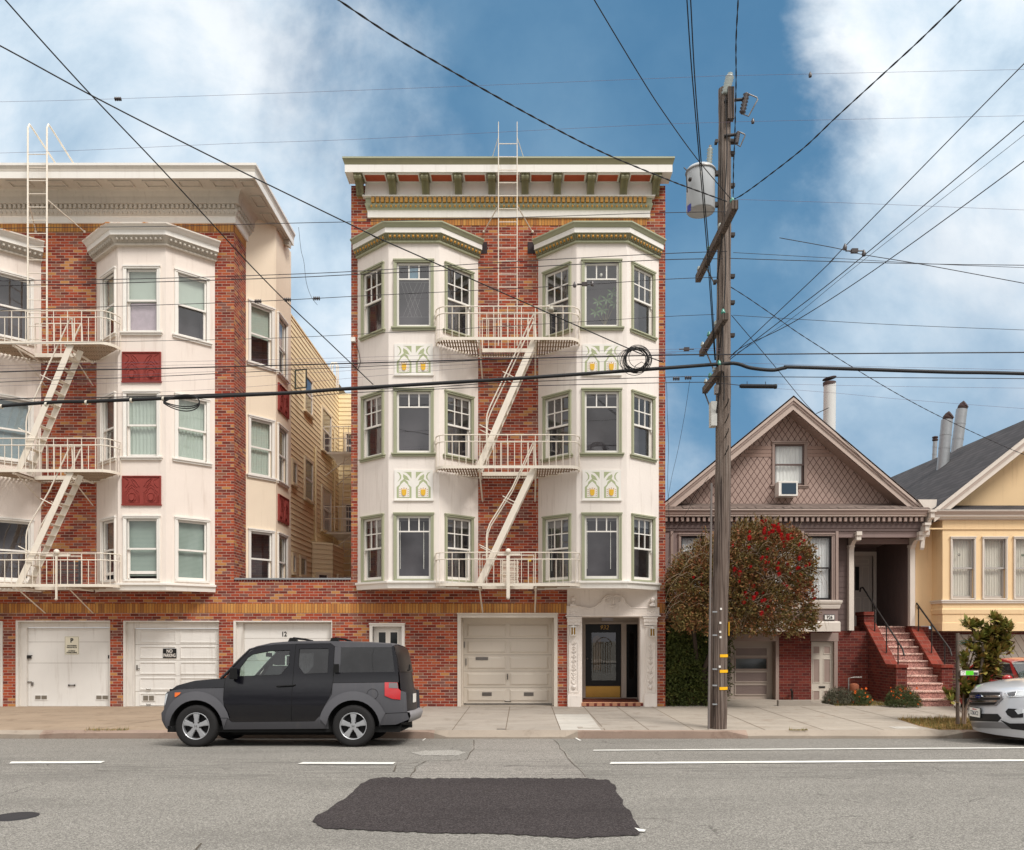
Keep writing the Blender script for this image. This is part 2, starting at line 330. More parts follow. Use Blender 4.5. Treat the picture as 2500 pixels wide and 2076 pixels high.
flat(rough_edge([(905, 1903), (935, 1899), (1040, 1902), (1250, 1901), (1420, 1902), (1487, 1906), (1502, 1918), (1508, 1940), (1522, 1955), (1520, 1965), (1538, 1980), (1545, 2000), (1560, 2020), (1566, 2030), (1560, 2040), (1500, 2043), (1400, 2048), (1300, 2042), (1200, 2037), (1100, 2036), (980, 2033), (880, 2028), (790, 2024), (762, 2008), (770, 1995), (800, 1980), (815, 1968), (845, 1950), (862, 1935), (880, 1915)], 3.2, 7), 'asphalt_patch', PATCH, .008)
flat(rough_edge([(1003, 1838), (1040, 1833), (1110, 1832), (1140, 1838), (1120, 1845), (1030, 1846)], 2, 10), 'worn_road_patch', asphalt('light_asphalt', (160, 156, 148), (186, 182, 174)), .0045)
LINE = paint('road_line_paint', (226, 224, 216), .7, .08, 9, .2, 60, fine=.5)
for q in ([(22, 1866), (28, 1861), (257, 1860), (246, 1865)], [(726, 1867), (740, 1862.5), (966, 1862.5), (960, 1867.5)], [(1488, 1867), (1492, 1862.5), (2600, 1855), (2600, 1859.5)], [(1448, 1834.5), (1449, 1832.4), (2600, 1825.4), (2600, 1828)], [(1030, 1809), (1038, 1804), (1040, 1805), (1033, 1810)], [(1400, 1801), (1404, 1801), (1420, 1809), (1415, 1810)]):
    flat(rough_edge(q, .5, 30), 'road_marking', LINE, .010)
flat([(1563, 2027), (1577, 2029), (1573, 2034), (1560, 2033), (1549, 2024)], 'road_marking', LINE, .012)
m = MB()
def gy(v):
    y = 10.0
    for _ in range(30): y = (ZC - rz(y)) * F / (v - V0)
    return y
def crack(pts, w, name='road_crack'):
    q = rough_edge(pts, 3.2, 9)[:int(1e9)]; n = len(pts)
    a = []; 
    for (u0, v0), (u1, v1) in zip(pts, pts[1:]):
        L = math.hypot(u1 - u0, v1 - v0); k = max(2, int(L / 8))
        for i in range(k): t = i / k; a.append((u0 + (u1 - u0) * t + rnd.uniform(-3, 3), v0 + (v1 - v0) * t + rnd.uniform(-1, 1)))
    a.append(pts[-1]); pl = []; pr_ = []
    for u, v in a:
        y = gy(v); x = wx(u, y); ww = w * rnd.uniform(.4, 1.3); pl.append((x - ww, y + ww * .4, rz(y) + .0065)); pr_.append((x + ww, y - ww * .4, rz(y) + .0065))
    m.grid([pl, pr_], 0, False)
for q in ([(1160, 1808), (1156, 1830), (1140, 1855)], [(1355, 1808), (1385, 1850), (1408, 1875), (1430, 1898)], [(1140, 1855), (1040, 1860), (968, 1867), (962, 1885)], [(1035, 1862), (1015, 1875), (1002, 1897)], [(60, 1868), (130, 1875), (300, 1885)], [(480, 2076), (492, 2060)]): crack(q, .008)
m.build('road_cracks', paint('crack_dark', (84, 76, 66), .95), kind='structure')
cx_, cy_ = wx(37, gy(1994)), gy(1994)
m = MB(); m.lathe((cx_, cy_, rz(cy_)), [(0, .006), (.19, .006), (.205, .003), (.21, -.01)], 28); m.lathe((cx_, cy_, rz(cy_)), [(.165, .0065), (.17, .009), (.175, .0065)], 28)
o = m.build('manhole_cover', paint('cast_iron', (52, 50, 52), .7, .15, 20, .4, 90, metal=.3)); recentre(o); tag(o, 'small round dark iron cover set in the road at the left', 'manhole cover')
# pavement: one sheet, falling slightly to the kerb
YK = 15.5
def sz(y): return -.075 + .075 * (y - YK) / (W - YK) if y < W else 0
def concrete(name, base, st=(120, 95, 72)):
    m, t, b = newmat(name); tc = t.new('ShaderNodeTexCoord').outputs['Object']
    n = t.noise(t.new('ShaderNodeMapping', {'Vector': tc, 'Scale': (.6, 1.6, 1)}).outputs[0], 1.6, 7, .62); c = t.mix(n, srgb(*[x * .84 for x in base]), srgb(*[min(255, x * 1.1) for x in base]))
    c = t.mix(t.math('MULTIPLY', t.smooth(t.noise(tc, 2.2, 8, .72), .50, .72), .5), c, srgb(*st)); f = t.noise(tc, 150, 2); c = t.mix(t.math('MULTIPLY', t.smooth(f, .5, .7), .25), c, srgb(*[x * .7 for x in base]))
    t.l.new(c, b.inputs['Base Color']); b.inputs['Roughness'].default_value = .9; b.inputs['Specular IOR Level'].default_value = .2
    bn = t.new('ShaderNodeBump', {'Strength': .3, 'Distance': .004, 'Height': f}); t.l.new(bn.outputs[0], b.inputs['Normal']); return m
CTAN = concrete('tan_concrete', (158, 140, 120), (112, 92, 74)); CGREY = concrete('grey_concrete', (164, 155, 144), (116, 104, 90)); CLIGHT = concrete('light_concrete', (192, 187, 178), (150, 138, 122)); CWARM = concrete('warm_grey_concrete', (170, 160, 147), (132, 114, 98))
m = MB()
def slab(x0, x1, mt, y0=YK, y1=W + .02):
    K = 4
    for i in range(K):
        a, b = y0 + (y1 - y0) * i / K, y0 + (y1 - y0) * (i + 1) / K; m.face([(x0, a, sz(a)), (x1, a, sz(a)), (x1, b, sz(b)), (x0, b, sz(b))], mt)
slab(-60, -2.3, 0); slab(-2.3, .78, 1); slab(.78, 1.55, 2, 15.5, 18.2); slab(.78, 1.55, 1, 18.2); slab(1.55, 3.2, 1); slab(3.2, 7.5, 3); slab(7.5, 60, 3)
m.face([(-60, W, 0), (60, W, 0), (60, 34, 0), (-60, 34, 0)], 3)
m.build('sidewalk', [CTAN, CGREY, CLIGHT, CWARM], kind='structure')
m = MB()
def joint(x0, y0, x1, y1, w=.008, jit=0):
    K = 10; a = []; b = []
    for i in range(K + 1):
        t = i / K; x = x0 + (x1 - x0) * t + rnd.uniform(-jit, jit); y = y0 + (y1 - y0) * t; a.append((x - w, y, sz(y) + .003)); b.append((x + w, y + (w * 2 if abs(y1 - y0) < .5 else 0), sz(y) + .003))
    m.grid([a, b], 0, False)
for x0, x1, j in ((-1.2, -1.27, 0), (-.23, -.26, 0), (.78, .78, 0), (1.55, 1.62, 0), (2.35, 2.45, 0), (3.2, 3.3, 0), (4.6, 4.65, .0), (5.7, 5.75, 0), (6.8, 6.9, 0), (7.9, 8, 0), (9.2, 9.3, 0), (-2.3, -2.5, 0), (-3.6, -5.4, .02), (-6.5, -8.2, .03), (-7.7, -11.0, .04), (-10.2, -13.5, .03)): joint(x0, W - .02, x1, YK, .007, j)
for x0, x1, y in ((-60, -2.3, 16.9), (-1.27, 1.6, 18.2), (1.55, 12, 17.4)): joint(x0, y, x1, y, .006)
m.build('sidewalk_joints', paint('joint_dark', (105, 90, 74), .95), kind='structure')
m = MB(); KB = concrete('worn_kerb', (156, 136, 122), (104, 80, 68)); K2 = concrete('grey_kerb', (160, 148, 134), (104, 90, 76))
HK = [(-60, -.14), (-9, -.14), (-8.6, -.12), (-5.2, -.11), (-1.7, -.095), (-1.35, -.19), (.85, -.19), (1.1, -.085), (3.9, -.085), (4.3, -.17), (8.0, -.17), (8.4, -.09), (60, -.09)]
def hk(x):
    for (a, za), (b, zb) in zip(HK, HK[1:]):
        if x <= b: return za + (zb - za) * (x - a) / (b - a)
    return -.09
kx = sorted({q[0] for q in HK} | {-14 + .31 * i for i in range(92)}); wob_ = [0 if abs(x) > 15 else rnd.uniform(-.007, .007) for x in kx]
for i, (a, b) in enumerate(zip(kx, kx[1:])):
    mt = 0 if (-9 <= a < -1.6 or .95 <= a < 4.1 or 8.2 <= a < 9.5) else 1; r1a, r1b = YK - .13 + wob_[i], YK - .13 + wob_[i + 1]; za, zb = hk(a) + wob_[i] * .6, hk(b) + wob_[i + 1] * .6
    m.face([(a, r1a, za), (b, r1b, zb), (b, YK, sz(YK)), (a, YK, sz(YK))], mt); m.face([(a, r1a, -.4), (b, r1b, -.4), (b, r1b, zb), (a, r1a, za)], mt)
m.build('kerb', [KB, K2], kind='structure')
m = MB(); m.box(-60, 60, -13.5, -8, -.1, .08); m.build('opposite_sidewalk', CGREY, kind='structure')
m = MB(); x, y = wx(1223, 15.65), 15.62; m.box(x - .08, x + .08, y - .03, y + .03, sz(y) - .01, sz(y) + .006); o = m.build('drain_grate', DMET); recentre(o); tag(o, 'small rectangular iron grate in the pavement before the beige garage', 'drain grate')
for u, v, w_, d_, lab, mt in ((1443, 1780, .26, .13, 'square utility box cover in the pavement left of the pole', CGREY), (2207, 1781, .24, .16, 'pale oval-cornered utility cover in the pavement beside the grass strip', CLIGHT)):
    y = 15.85; x = wx(u, y); m = MB(); m.box(x - w_, x + w_, y - d_, y + d_, sz(y) - .01, sz(y) + .006); m.box(x - w_ + .1, x + w_ - .1, y - d_ + .05, y + d_ - .05, sz(y) + .006, sz(y) + .010, 1)
    o = m.build('utility_cover', [mt, CLIGHT]); recentre(o); tag(o, lab, 'utility cover')
# ------------------------------------------------------------------ windows
def window(par, fr, u0, u1, z0, z1, cas, sash, kind='dh', cover=None, sill=True, cw=.085, rec=.075, gap=0, silln=.075, cov=(0, 1), coverm=None, room=True, name='window', silld=.075, glass=None, dark=None):
    """u0..z1: outer edges of the casing. returns the opening to cut in the wall"""
    ho = (u0 + cw, u1 - cw, z0 + (silld if sill else cw * .55), z1 - cw); a, b, c, d = ho
    mb = MB()
    for s0, s1 in ((u0, a), (b, u1)):
        mb.fb(fr, s0, s1, c - .0, z1 - cw, -.02, .028)
        mb.fb(fr, s0 + (.004 if s0 == u0 else cw - .03), s0 + (.03 if s0 == u0 else cw - .004), c, z1 - cw, .028, .042)
    mb.fb(fr, u0, u1, z1 - cw, z1 - .028, -.02, .032); mb.fb(fr, u0 - .012, u1 + .012, z1 - .028, z1 + .004, -.02, .058); mb.fb(fr, u0 + .01, u1 - .01, z1 - .062, z1 - .04, .032, .044)
    if not sill: mb.fb(fr, u0, u1, z0, c, -.02, .03)
    root = mb.build(name, cas, par)
    if sill:
        s = MB(); s.fb(fr, u0 - .055, u1 + .055, z0 + silld - .03, z0 + silld, -.1, silln); s.fb(fr, u0 - .035, u1 + .035, z0, z0 + silld - .03, -.02, silln - .03); s.build('sill', cas, root)
    s = MB(); g = MB(); st = .045
    h = d - c; f0, f1 = -.058, -.022
    if kind == 'pic':
        zt = d - h * .235
        s.fb(fr, a, a + st, c, d, f0, f1); s.fb(fr, b - st, b, c, d, f0, f1); s.fb(fr, a + st, b - st, c, c + .065, f0, f1); s.fb(fr, a + st, b - st, d - st, d, f0, f1)
        s.fb(fr, a + st, b - st, zt - .03, zt, f0, f1 - .004)
        w = b - a - 2 * st
        for k in (1, 2): x = a + st + w * k / 3; s.fb(fr, x - .014, x + .014, zt, d - st, f0 + .005, f1 - .006)
        g.fq(fr, a + st, b - st, c + .065, d - st, -.042)
    elif kind == 'fixed':
        s.fb(fr, a, a + st, c, d, f0, f1); s.fb(fr, b - st, b, c, d, f0, f1); s.fb(fr, a + st, b - st, c, c + st, f0, f1); s.fb(fr, a + st, b - st, d - st, d, f0, f1)
        g.fq(fr, a + st, b - st, c + st, d - st, -.042)
    else:
        zm = c + h * .5; st2 = .036
        s.fb(fr, a, a + st2, zm, d, f0, f1); s.fb(fr, b - st2, b, zm, d, f0, f1); s.fb(fr, a + st2, b - st2, d - st, d, f0, f1); s.fb(fr, a, b, zm - .012, zm + .03, f0, f1 + .006)
        if kind == 'dh6':
            w = b - a - 2 * st2
            for k in (1, 2): x = a + st2 + w * k / 3; s.fb(fr, x - .012, x + .012, zm + .03, d - st, f0 + .005, f1 - .006)
            zc = (zm + .03 + d - st) / 2; s.fb(fr, a + st2, b - st2, zc - .012, zc + .012, f0 + .006, f1 - .007)
            for x in (a, b - .03): s.fb(fr, x, x + .03, zm - .07, zm - .012, f0, f1)
        g.fq(fr, a + st2, b - st2, zm + .03, d - st, -.042)
        l0, l1 = -.098, -.062; cc = c + gap
        s.fb(fr, a, a + .046, cc, zm - .012, l0, l1); s.fb(fr, b - .046, b, cc, zm - .012, l0, l1); s.fb(fr, a + .046, b - .046, cc, cc + .07, l0, l1)
        if gap: s.fb(fr, a, a + .03, c, cc, l0, l1); s.fb(fr, b - .03, b, c, cc, l0, l1); s.fb(fr, a, b, c, c + .025, l0, l1)
        g.fq(fr, a + .046, b - .046, cc + .07, zm - .012, -.08)
    s.build('sash', sash, root); g.build('pane', glass or GLASS, root)
    if cover:
        cvr = MB(); t0, t1 = c + h * cov[0], c + h * cov[1]; n = -.118
        if cover == 'blind':
            cvr.fq(fr, a, b, t0, t1, n); cvr.fb(fr, a + .01, b - .01, t0, t0 + .02, n, n + .02)
            cvr.build('blind', coverm or SLATS, root)
        else:
            rows = []; K = 36; ph = rnd.random() * 6
            for zz in (t0, (t0 + t1) / 2, t1):
                rows.append([fr.p(a + (b - a) * i / K, zz, n + .014 * math.sin(i * 1.45 + ph + .4 * math.sin(i * .7)) * (1.2 - .4 * (zz - t0) / (t1 - t0))) for i in range(K + 1)])
            cvr.grid(rows); cvr.build('curtain', coverm or CURT, root)
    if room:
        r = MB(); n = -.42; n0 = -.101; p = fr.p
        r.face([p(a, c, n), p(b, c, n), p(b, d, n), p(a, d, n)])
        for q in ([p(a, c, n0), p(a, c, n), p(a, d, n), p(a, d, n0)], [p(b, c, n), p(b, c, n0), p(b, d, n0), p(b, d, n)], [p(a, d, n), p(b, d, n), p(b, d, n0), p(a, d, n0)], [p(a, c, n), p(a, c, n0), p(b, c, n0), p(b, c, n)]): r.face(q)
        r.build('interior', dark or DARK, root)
    return ho
def arc(cx, cy, rx, ry, a0, a1, n=8): return [(cx + rx * math.cos(R(a0 + (a1 - a0) * i / n)), cy + ry * math.sin(R(a0 + (a1 - a0) * i / n))) for i in range(n + 1)]
def relief_panel(par, fr, uc, z0, z1, w, base, ground, shield, name='relief_panel'):
    """two gothic niches with a shield under leaf tracery"""
    u0, u1 = uc - w / 2, uc + w / 2; h = z1 - z0; mb = MB()
    mb.fb(fr, u0, u1, z0, z1, -.01, .022); mb.fb(fr, u0 - .015, u1 + .015, z0 - .03, z0, -.01, .04)
    if ground is None: 
        for a, b, c, d in ((u0, u1, z1 - .02, z1), (u0, u1, z0, z0 + .02), (u0, u0 + .02, z0 + .02, z1 - .02), (u1 - .02, u1, z0 + .02, z1 - .02)): mb.fb(fr, a, b, c, d, .022, .045)
    root = mb.build(name, base, par)
    for sg in (-1, 1):
        g = MB(); sh = MB(); rim = MB()
        c = uc + sg * w * .247; hw = w * .19
        X = lambda t: c - sg * t * hw            # t=-1 outer side, +1 middle
        Yv = lambda t: z0 + h * t
        niche = [(c - hw, Yv(.05)), (c + hw, Yv(.05)), (c + hw, Yv(.42)), (c + hw * .62, Yv(.50)), (c + hw * .5, Yv(.60)), (c, Yv(.70)), (c - hw * .5, Yv(.60)), (c - hw * .62, Yv(.50)), (c - hw, Yv(.42))]
        inner = [(c - hw * .72, Yv(.08)), (c + hw * .72, Yv(.08)), (c + hw * .72, Yv(.40)), (c + hw * .4, Yv(.52)), (c, Yv(.61)), (c - hw * .4, Yv(.52)), (c - hw * .72, Yv(.40))]
        if ground is not None:
            g.prism(fr, niche, .0, .0235); rim.prism(fr, inner, .0, .027)
            for pl in ([(X(1), Yv(.93)), (X(1), Yv(.70)), (X(.72), Yv(.80)), (X(.3), Yv(.90)), (X(-.15), Yv(.93))],
                       [(X(-.1), Yv(.86)), (X(.4), Yv(.78)), (X(.75), Yv(.64)), (X(.35), Yv(.66)), (X(-.05), Yv(.70)), (X(-.15), Yv(.78))],
                       [(X(-1), Yv(.93)), (X(-.6), Yv(.90)), (X(-.38), Yv(.80)), (X(-.42), Yv(.70)), (X(-.95), Yv(.58)), (X(-.6), Yv(.70)), (X(-.55), Yv(.78)), (X(-.7), Yv(.87))]):
                g.prism(fr, pl, .0, .0235)
        else:
            for r_ in (.0, .18): 
                q = [(c + (x - c) * (1 - r_), Yv(.05) + (z - Yv(.05)) * (1 - r_ * .8)) for x, z in niche]
                rim.tube([fr.p(*a, .026) for a in q + [q[0]]], .009, 4)
            for q in ([(X(-.9), Yv(.6)), (X(-.5), Yv(.72)), (X(-.4), Yv(.85)), (X(-.9), Yv(.93))], [(X(1), Yv(.62)), (X(.6), Yv(.80)), (X(0), Yv(.92))], [(X(.7), Yv(.6)), (X(.25), Yv(.74)), (X(-.1), Yv(.9))]): rim.tube([fr.p(*a, .026) for a in q], .012, 4)
        sw = hw * .38
        sw *= .85; sp = [(c - sw, Yv(.33)), (c - sw * .95, Yv(.2)), (c - sw * .7, Yv(.15)), (c, Yv(.125)), (c + sw * .7, Yv(.15)), (c + sw * .95, Yv(.2)), (c + sw, Yv(.33)), (c, Yv(.34))]
        if ground is not None:
            sh.prism(fr, sp, .02, .045)
            for s2 in (-1, 1):
                for zz in (.13, .20, .27, .34): sh.ball(fr.p(c + s2 * hw * .56, Yv(zz), .028), .011, 6, 1)
            for t in (-.3, 0, .3): sh.ball(fr.p(c + t * hw, Yv(.385 - abs(t) * .06), .03), .013, 6, 1)
        else: rim.prism(fr, sp, .02, .05); rim.tube([fr.p(c + hw * .62 * math.cos(k), Yv(.24) + hw * .62 * math.sin(k), .026) for k in [i * .628 for i in range(10)]], .008, 4, closed=True)
        if ground is not None: g.build('tracery', paint('pale_sage_ground', (172, 180, 140), .6), root); rim.build('niche', base, root); sh.build('shield', shield, root)
        else: rim.build('tracery', base, root)
    return root
def bay(par, x0, x1, fa, fb_, zb, zt, mats, wins, corn, ledge=True, dep=.81):
    """a canted bay: side facets from the wall (x0, x1) to the front (fa, fb_). wins: list of per-facet window specs"""
    yf = W - dep; frs = [Fr(x0, W, fa - x0, -dep), Fr(fa, yf, 1, 0), Fr(fb_, yf, x1 - fb_, dep)]
    Ls = [frs[0].L, fb_ - fa, frs[2].L]; m = MB()
    holes = [[], [], []]
    for k, spec in wins: holes[k].append(spec)
    for k in range(3): m.wall(frs[k], 0, Ls[k], zb, zt, holes[k], rev=.1)
    m.face([(x0, W, zb + .01), (fa, yf, zb + .01), (fb_, yf, zb + .01), (x1, W, zb + .01)])
    body = m.build('bay', mats['wall'], par)
    path = [(x0, W), (fa, yf), (fb_, yf), (x1, W)]
    # base ledge
    l = MB(); l.sweep(path, [(0, zb), (.03, zb - .002), (.045, zb + .09), (.055, zb + .11), (.085, zb + .125), (.085, zb + .165), (.02, zb + .175), (0, zb + .175)]); l.build('base_ledge', mats['ledge'], body)
    c0, cs = corn['z'], corn; kk = corn['k']
    pr = [(0, c0), (.05, c0 + .004), (.055, c0 + .035), (.04, c0 + .045), (.105, c0 + .175), (.12, c0 + .185), (.12, c0 + .30), (.135, c0 + .31), (.16, c0 + .36), (.185, c0 + .385), (.185, c0 + .415), (0, c0 + .43)]
    mi = [1, 1, 1, 0, 1, 2, 1 if cs['g'] else 2, 1 if cs['g'] else 2, 1 if cs['g'] else 2, 1 if cs['g'] else 4, 3]
    pr = [(n_ * kk, z_) for n_, z_ in pr]; c = MB(); c.sweep(path, pr, mi); c.face([(x0, W + .02, c0 + .43), (fa, yf, c0 + .431), (fb_, yf, c0 + .431), (x1, W + .02, c0 + .43)], 3)
    co = c.build('bay_cornice', cs['mats'], body)
    for k in range(3):
        o = MB(); n = int(Ls[k] / .105)
        for i in range(n):
            u = (i + .5) * Ls[k] / n; zz = c0 + .105
            o.ball(frs[k].p(u, zz + .012, .088 * kk), .034, 6, 0, 1, 1, 1.1)
            for s2 in (-1, 1): o.tube([frs[k].p(u + s2 * .012, zz - .045, .062 * kk), frs[k].p(u + s2 * .04, zz, .082 * kk), frs[k].p(u + s2 * .034, zz + .055, .105 * kk)], .009, 4, m=1)
        o.build('leaf_ornament', cs['orn'], co)
    return body, frs, Ls
# ------------------------------------------------------------------ 932: cream and sage apartment house
A = thing('apartment_building', 'four-storey brick apartment house with cream bays and sage green trim, in the middle', 'apartment building', (-.27, W, 0))
AX0, AX1 = -4.08, 3.54
gar = (-1.5, .925, 0, 2.255); sdoor = (-3.63, -2.78, 0, 2.01); por = (1.11, 3.38, 0, 2.83)
BX = [(-3.92, -1.0, -3.045, -1.868), (.457, 3.38, 1.33, 2.50)]
gi = (gar[0] + .085, gar[1] - .085, 0, gar[3] - .10)
m = MB()
m.wall(WF, AX0, AX1, 0, 2.266, [gi, (sdoor[0] + .07, sdoor[1] - .07, 0, sdoor[3] - .07), (1.16, 3.34, 0, 2.266)], rev=.0)
m.wall(WF, AX0, AX1, 2.495, 11.66, [(1.16, 3.34, 2.495, 2.83)] + [(b[0] + .05, b[1] - .05, 2.86, 10.8) for b in BX], rev=.0)
m.fq(WF, AX0, -3.63, 11.66, 12.63); m.fq(WF, 3.12, AX1, 11.66, 12.63); m.fq(WF, -3.63, 3.12, 11.66, 12.63)
for x, s_ in ((AX0, 1), (AX1, -1)): m.face([(x, W, 0), (x, 34, 0), (x, 34, 12.62), (x, W, 12.62)][::s_])
m.face([(AX0, W, 12.62), (AX1, W, 12.62), (AX1, 34, 12.62), (AX0, 34, 12.62)])
m.build('brick_wall', BRICK, A)
for q in ((AX0, 1.16, 2.266, 2.495), (3.34, AX1, 2.266, 2.495), (-3.6, 3.09, 11.665, 11.84)): m = MB(); m.wall(WF, *q, n=.008); m.build('soldier_course', SOLD, A)
FL = [(10.463, 8.815), (7.465, 5.885), (4.574, 3.0)]
cornd = dict(k=1.25, z=10.84, g=True, mats=[GREEND, GREEN, WHITE, GREEN], orn=[GOLD, GREEN])
SHADE = paint('roller_shade_white', (205, 205, 205), .8, .03, 3, 0)
for bi, (x0, x1, fa, fb_) in enumerate(BX):
    yf = W - .81; frs = [Fr(x0, W, fa - x0, -.81), Fr(fa, yf, 1, 0), Fr(fb_, yf, x1 - fb_, .81)]; Ls = [frs[0].L, fb_ - fa, frs[2].L]; wl = []; todo = []
    for fi, (zt, zs) in enumerate(FL):
        last = fi == 2
        cx = Ls[1] / 2 + (.0 if bi else .0)
        specs = [(0, .17 if not bi else .165, 1.03 if not bi else 1.035, 'dh6'), (1, cx - .468, cx + .468, 'pic'), (2, .16, 1.03, 'dh6')]
        for k, a, b, kd in specs:
            bot = zs if not last else 3.0
            ho = (a + .072, b - .072, bot + (.075 if not last else .072 * .55), zt - .072); wl.append((k, ho)); todo.append((k, a, b, bot, zt, kd, last, fi))
    body, frs, Ls = bay(A, x0, x1, fa, fb_, 2.82, 10.9, dict(wall=STUCCO, ledge=WHITE), wl, cornd)
    for k, a, b, bot, zt, kd, last, fi in todo:
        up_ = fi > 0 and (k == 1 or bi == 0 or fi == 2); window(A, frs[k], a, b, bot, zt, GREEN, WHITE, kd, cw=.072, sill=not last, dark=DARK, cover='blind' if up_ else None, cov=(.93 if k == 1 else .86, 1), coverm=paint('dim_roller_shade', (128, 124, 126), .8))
    c = Ls[1] / 2; f1 = frs[1]
    if bi == 0:
        o = MB()
        for q in (((-.30, 9.95), (-.05, 9.15)), ((-.22, 9.95), (.08, 9.15)), ((-.12, 9.95), (.18, 9.15)), ((.18, 9.95), (-.16, 9.15)), ((.08, 9.95), (-.26, 9.15)), ((.26, 9.95), (0, 9.15)), ((-.34, 9.15), (.34, 9.15)), ((-.34, 9.96), (.34, 9.96))): o.tube([f1.p(c + q[0][0], q[0][1], -.052), f1.p(c + q[1][0], q[1][1], -.052)], .0018, 4)
        o.build('window_lattice', paint('lattice_grey', (170, 166, 166), .6), A); o = MB(); o.fq(f1, c - .11, c + .11, 10.02, 10.30, -.05); o.build('stained_glass', paint('blue_stained_glass', (96, 130, 150), .2, .4, 30, 0), A)
    else:
        o = MB(); lf = paint('house_plant_leaf', (86, 110, 70), .5, .2, 9, 0); b0 = f1.p(c + .10, 9.0, -.2)
        for (du, z_) in ((-.02, 9.35), (-.12, 9.55), (.08, 9.6), (.22, 9.75), (-.18, 9.3), (.27, 9.5)):
            q = f1.p(c + .05 + du, z_, -.14); o.tube([b0, q], .007, 4, m=1)
            for k in range(6): a_ = R(60 * k + 17); d_ = Vector((math.cos(a_), -.2, math.sin(a_) * .9 - .25)).normalized(); s_ = d_.cross(Vector((0, 1, 0))).normalized(); o.face([q, q + d_ * .08 + s_ * .022, q + d_ * .16, q + d_ * .08 - s_ * .022])
        o.build('house_plant', [lf, paint('plant_stem', (120, 110, 80), .8)], A); o = MB(); o.ball(f1.p(c, 10.16, -.12), .035, 8, 0, 1, 1, 1.3); o.build('pendant_bulb', WHITE, A)
    for fi_, (k_, u_) in enumerate(((0, .32), (2, .30), (1, .25), (1, .8))):
        o = MB(); fr_ = frs[k_]; zz = (4.38, 1.44, 1.44, 1.44)[0] if fi_ < 2 else 4.38; o.fb(fr_, u_, u_ + .012, zz - 1.1, zz, -.13, -.12); o.build('blind_cord', WHITE, A)
    for (pt_, pb_) in ((8.50, 7.79), (5.57, 4.88)):
        relief_panel(A, frs[1], Ls[1] / 2 + (.0), pb_, pt_, .90, WHITE, GREEN, [YEL, GOLD])
# dark patches of roofing felt beside the bay roofs
for q in ((-1.0, -.78), (.20, .45)): m = MB(); m.fq(WF, *q, 10.98, 11.26, .01); m.build('felt_patch', paint('roofing_felt', (62, 52, 54), .9), A)
# main cornice
CX0, CX1 = -3.63, 3.12
path = [(CX0, W + .03), (CX0, W), (CX1, W), (CX1, W + .03)]
pr = [(.0, 11.84), (.045, 11.842), (.045, 11.99), (.06, 12.01), (.065, 12.03), (.10, 12.12), (.105, 12.15), (.085, 12.155), (.085, 12.29), (.15, 12.30), (.155, 12.33), (.10, 12.36), (.085, 12.69), (.485, 12.69), (.485, 12.68), (.50, 12.68), (.50, 12.855), (.505, 12.86), (.515, 12.90), (.54, 12.97), (.55, 12.98), (.55, 13.02), (0, 13.05)]
mi = [0, 0, 0, 1, 1, 1, 1, 1, 0, 0, 0, 0, 0, 0, 0, 0, 1, 2, 2, 2, 1, 1]
m = MB(); m.sweep(path, pr, mi); m.face([(CX0, W, 13.05), (CX1, W, 13.05), (CX1, W + .5, 13.05), (CX0, W + .5, 13.05)], 1); m.box(CX0, CX1, W + .02, W + .5, 12.6, 13.045)
cor = m.build('roof_cornice', [WHITE, GREEN, GREEND], A)
m = MB(); n = 58
for i in range(n):
    u = CX0 + .04 + (i + .5) * (CX1 - CX0 - .08) / n; m.fb(WF, u - .035, u + .035, 12.165, 12.285, .08, .145)
m.build('dentil_row', GOLD, cor)
m = MB(); n = 57
for i in range(n):
    u = CX0 + (i + .5) * (CX1 - CX0) / n; m.ball(WF.p(u, 12.082, .105), .03, 8, 0, .9, .8, 1.15)
for i in range(n + 1): u = CX0 + i * (CX1 - CX0) / n; m.ball(WF.p(u, 12.08, .088), .014, 6, 1, .8, .8, 2.6)
m.build('egg_row', [GOLD, GREEND], cor)
m = MB()
bus = [872.5, 954, 1036, 1117, 1200, 1282, 1362, 1444.5, 1526, 1606]
bxs = [(u - U0) * 19.42 / F + .0 for u in bus]
for a, b in zip(bxs, bxs[1:]):
    c = (a + b) / 2; w_ = .24; m.box(c - w_, c + w_, W - .43, W - .13, 12.665, 12.686)
m.build('soffit_panel', RUST, cor)
m = MB()
for a, b in zip(bxs, bxs[1:]):
    c = (a + b) / 2; w_ = .24
    for q in ((c - w_ - .03, c - w_, W - .46, W - .10), (c + w_, c + w_ + .03, W - .46, W - .10), (c - w_, c + w_, W - .46, W - .43), (c - w_, c + w_, W - .13, W - .10)): m.box(q[0], q[1], q[2], q[3], 12.65, 12.687)
m.build('panel_moulding', WHITE, cor)
for c in bxs:
    m = MB(); side = Fr(c, W, 0, 1)     # u = depth from the wall (negative = outwards)
    prof = [(-.46, 12.68), (-.47, 12.60), (-.45, 12.555), (-.41, 12.54), (-.37, 12.57), (-.33, 12.55), (-.22, 12.46), (-.16, 12.38), (-.15, 12.33), (-.10, 12.31), (-.08, 12.36), (-.08, 12.68)]
    for i, (a, b) in enumerate(((-.085, -.03), (-.03, .03), (.03, .085))):
        q = [(x + (.012 if i == 1 else 0), z + (.012 if i == 1 and z < 12.67 else 0)) for x, z in prof]; m.prism(side, q, a, b)
    m.prism(side, [(-.475, 12.66), (-.475, 12.685), (-.05, 12.685), (-.05, 12.66)], -.10, .10)
    for s2 in (-1, 1): m.tube([side.p(-.42 + .035 * math.cos(k * .7), 12.60 + .035 * math.sin(k * .7), s2 * .088) for k in range(10)], .008, 4)
    m.build('cornice_bracket', GREEND, cor)
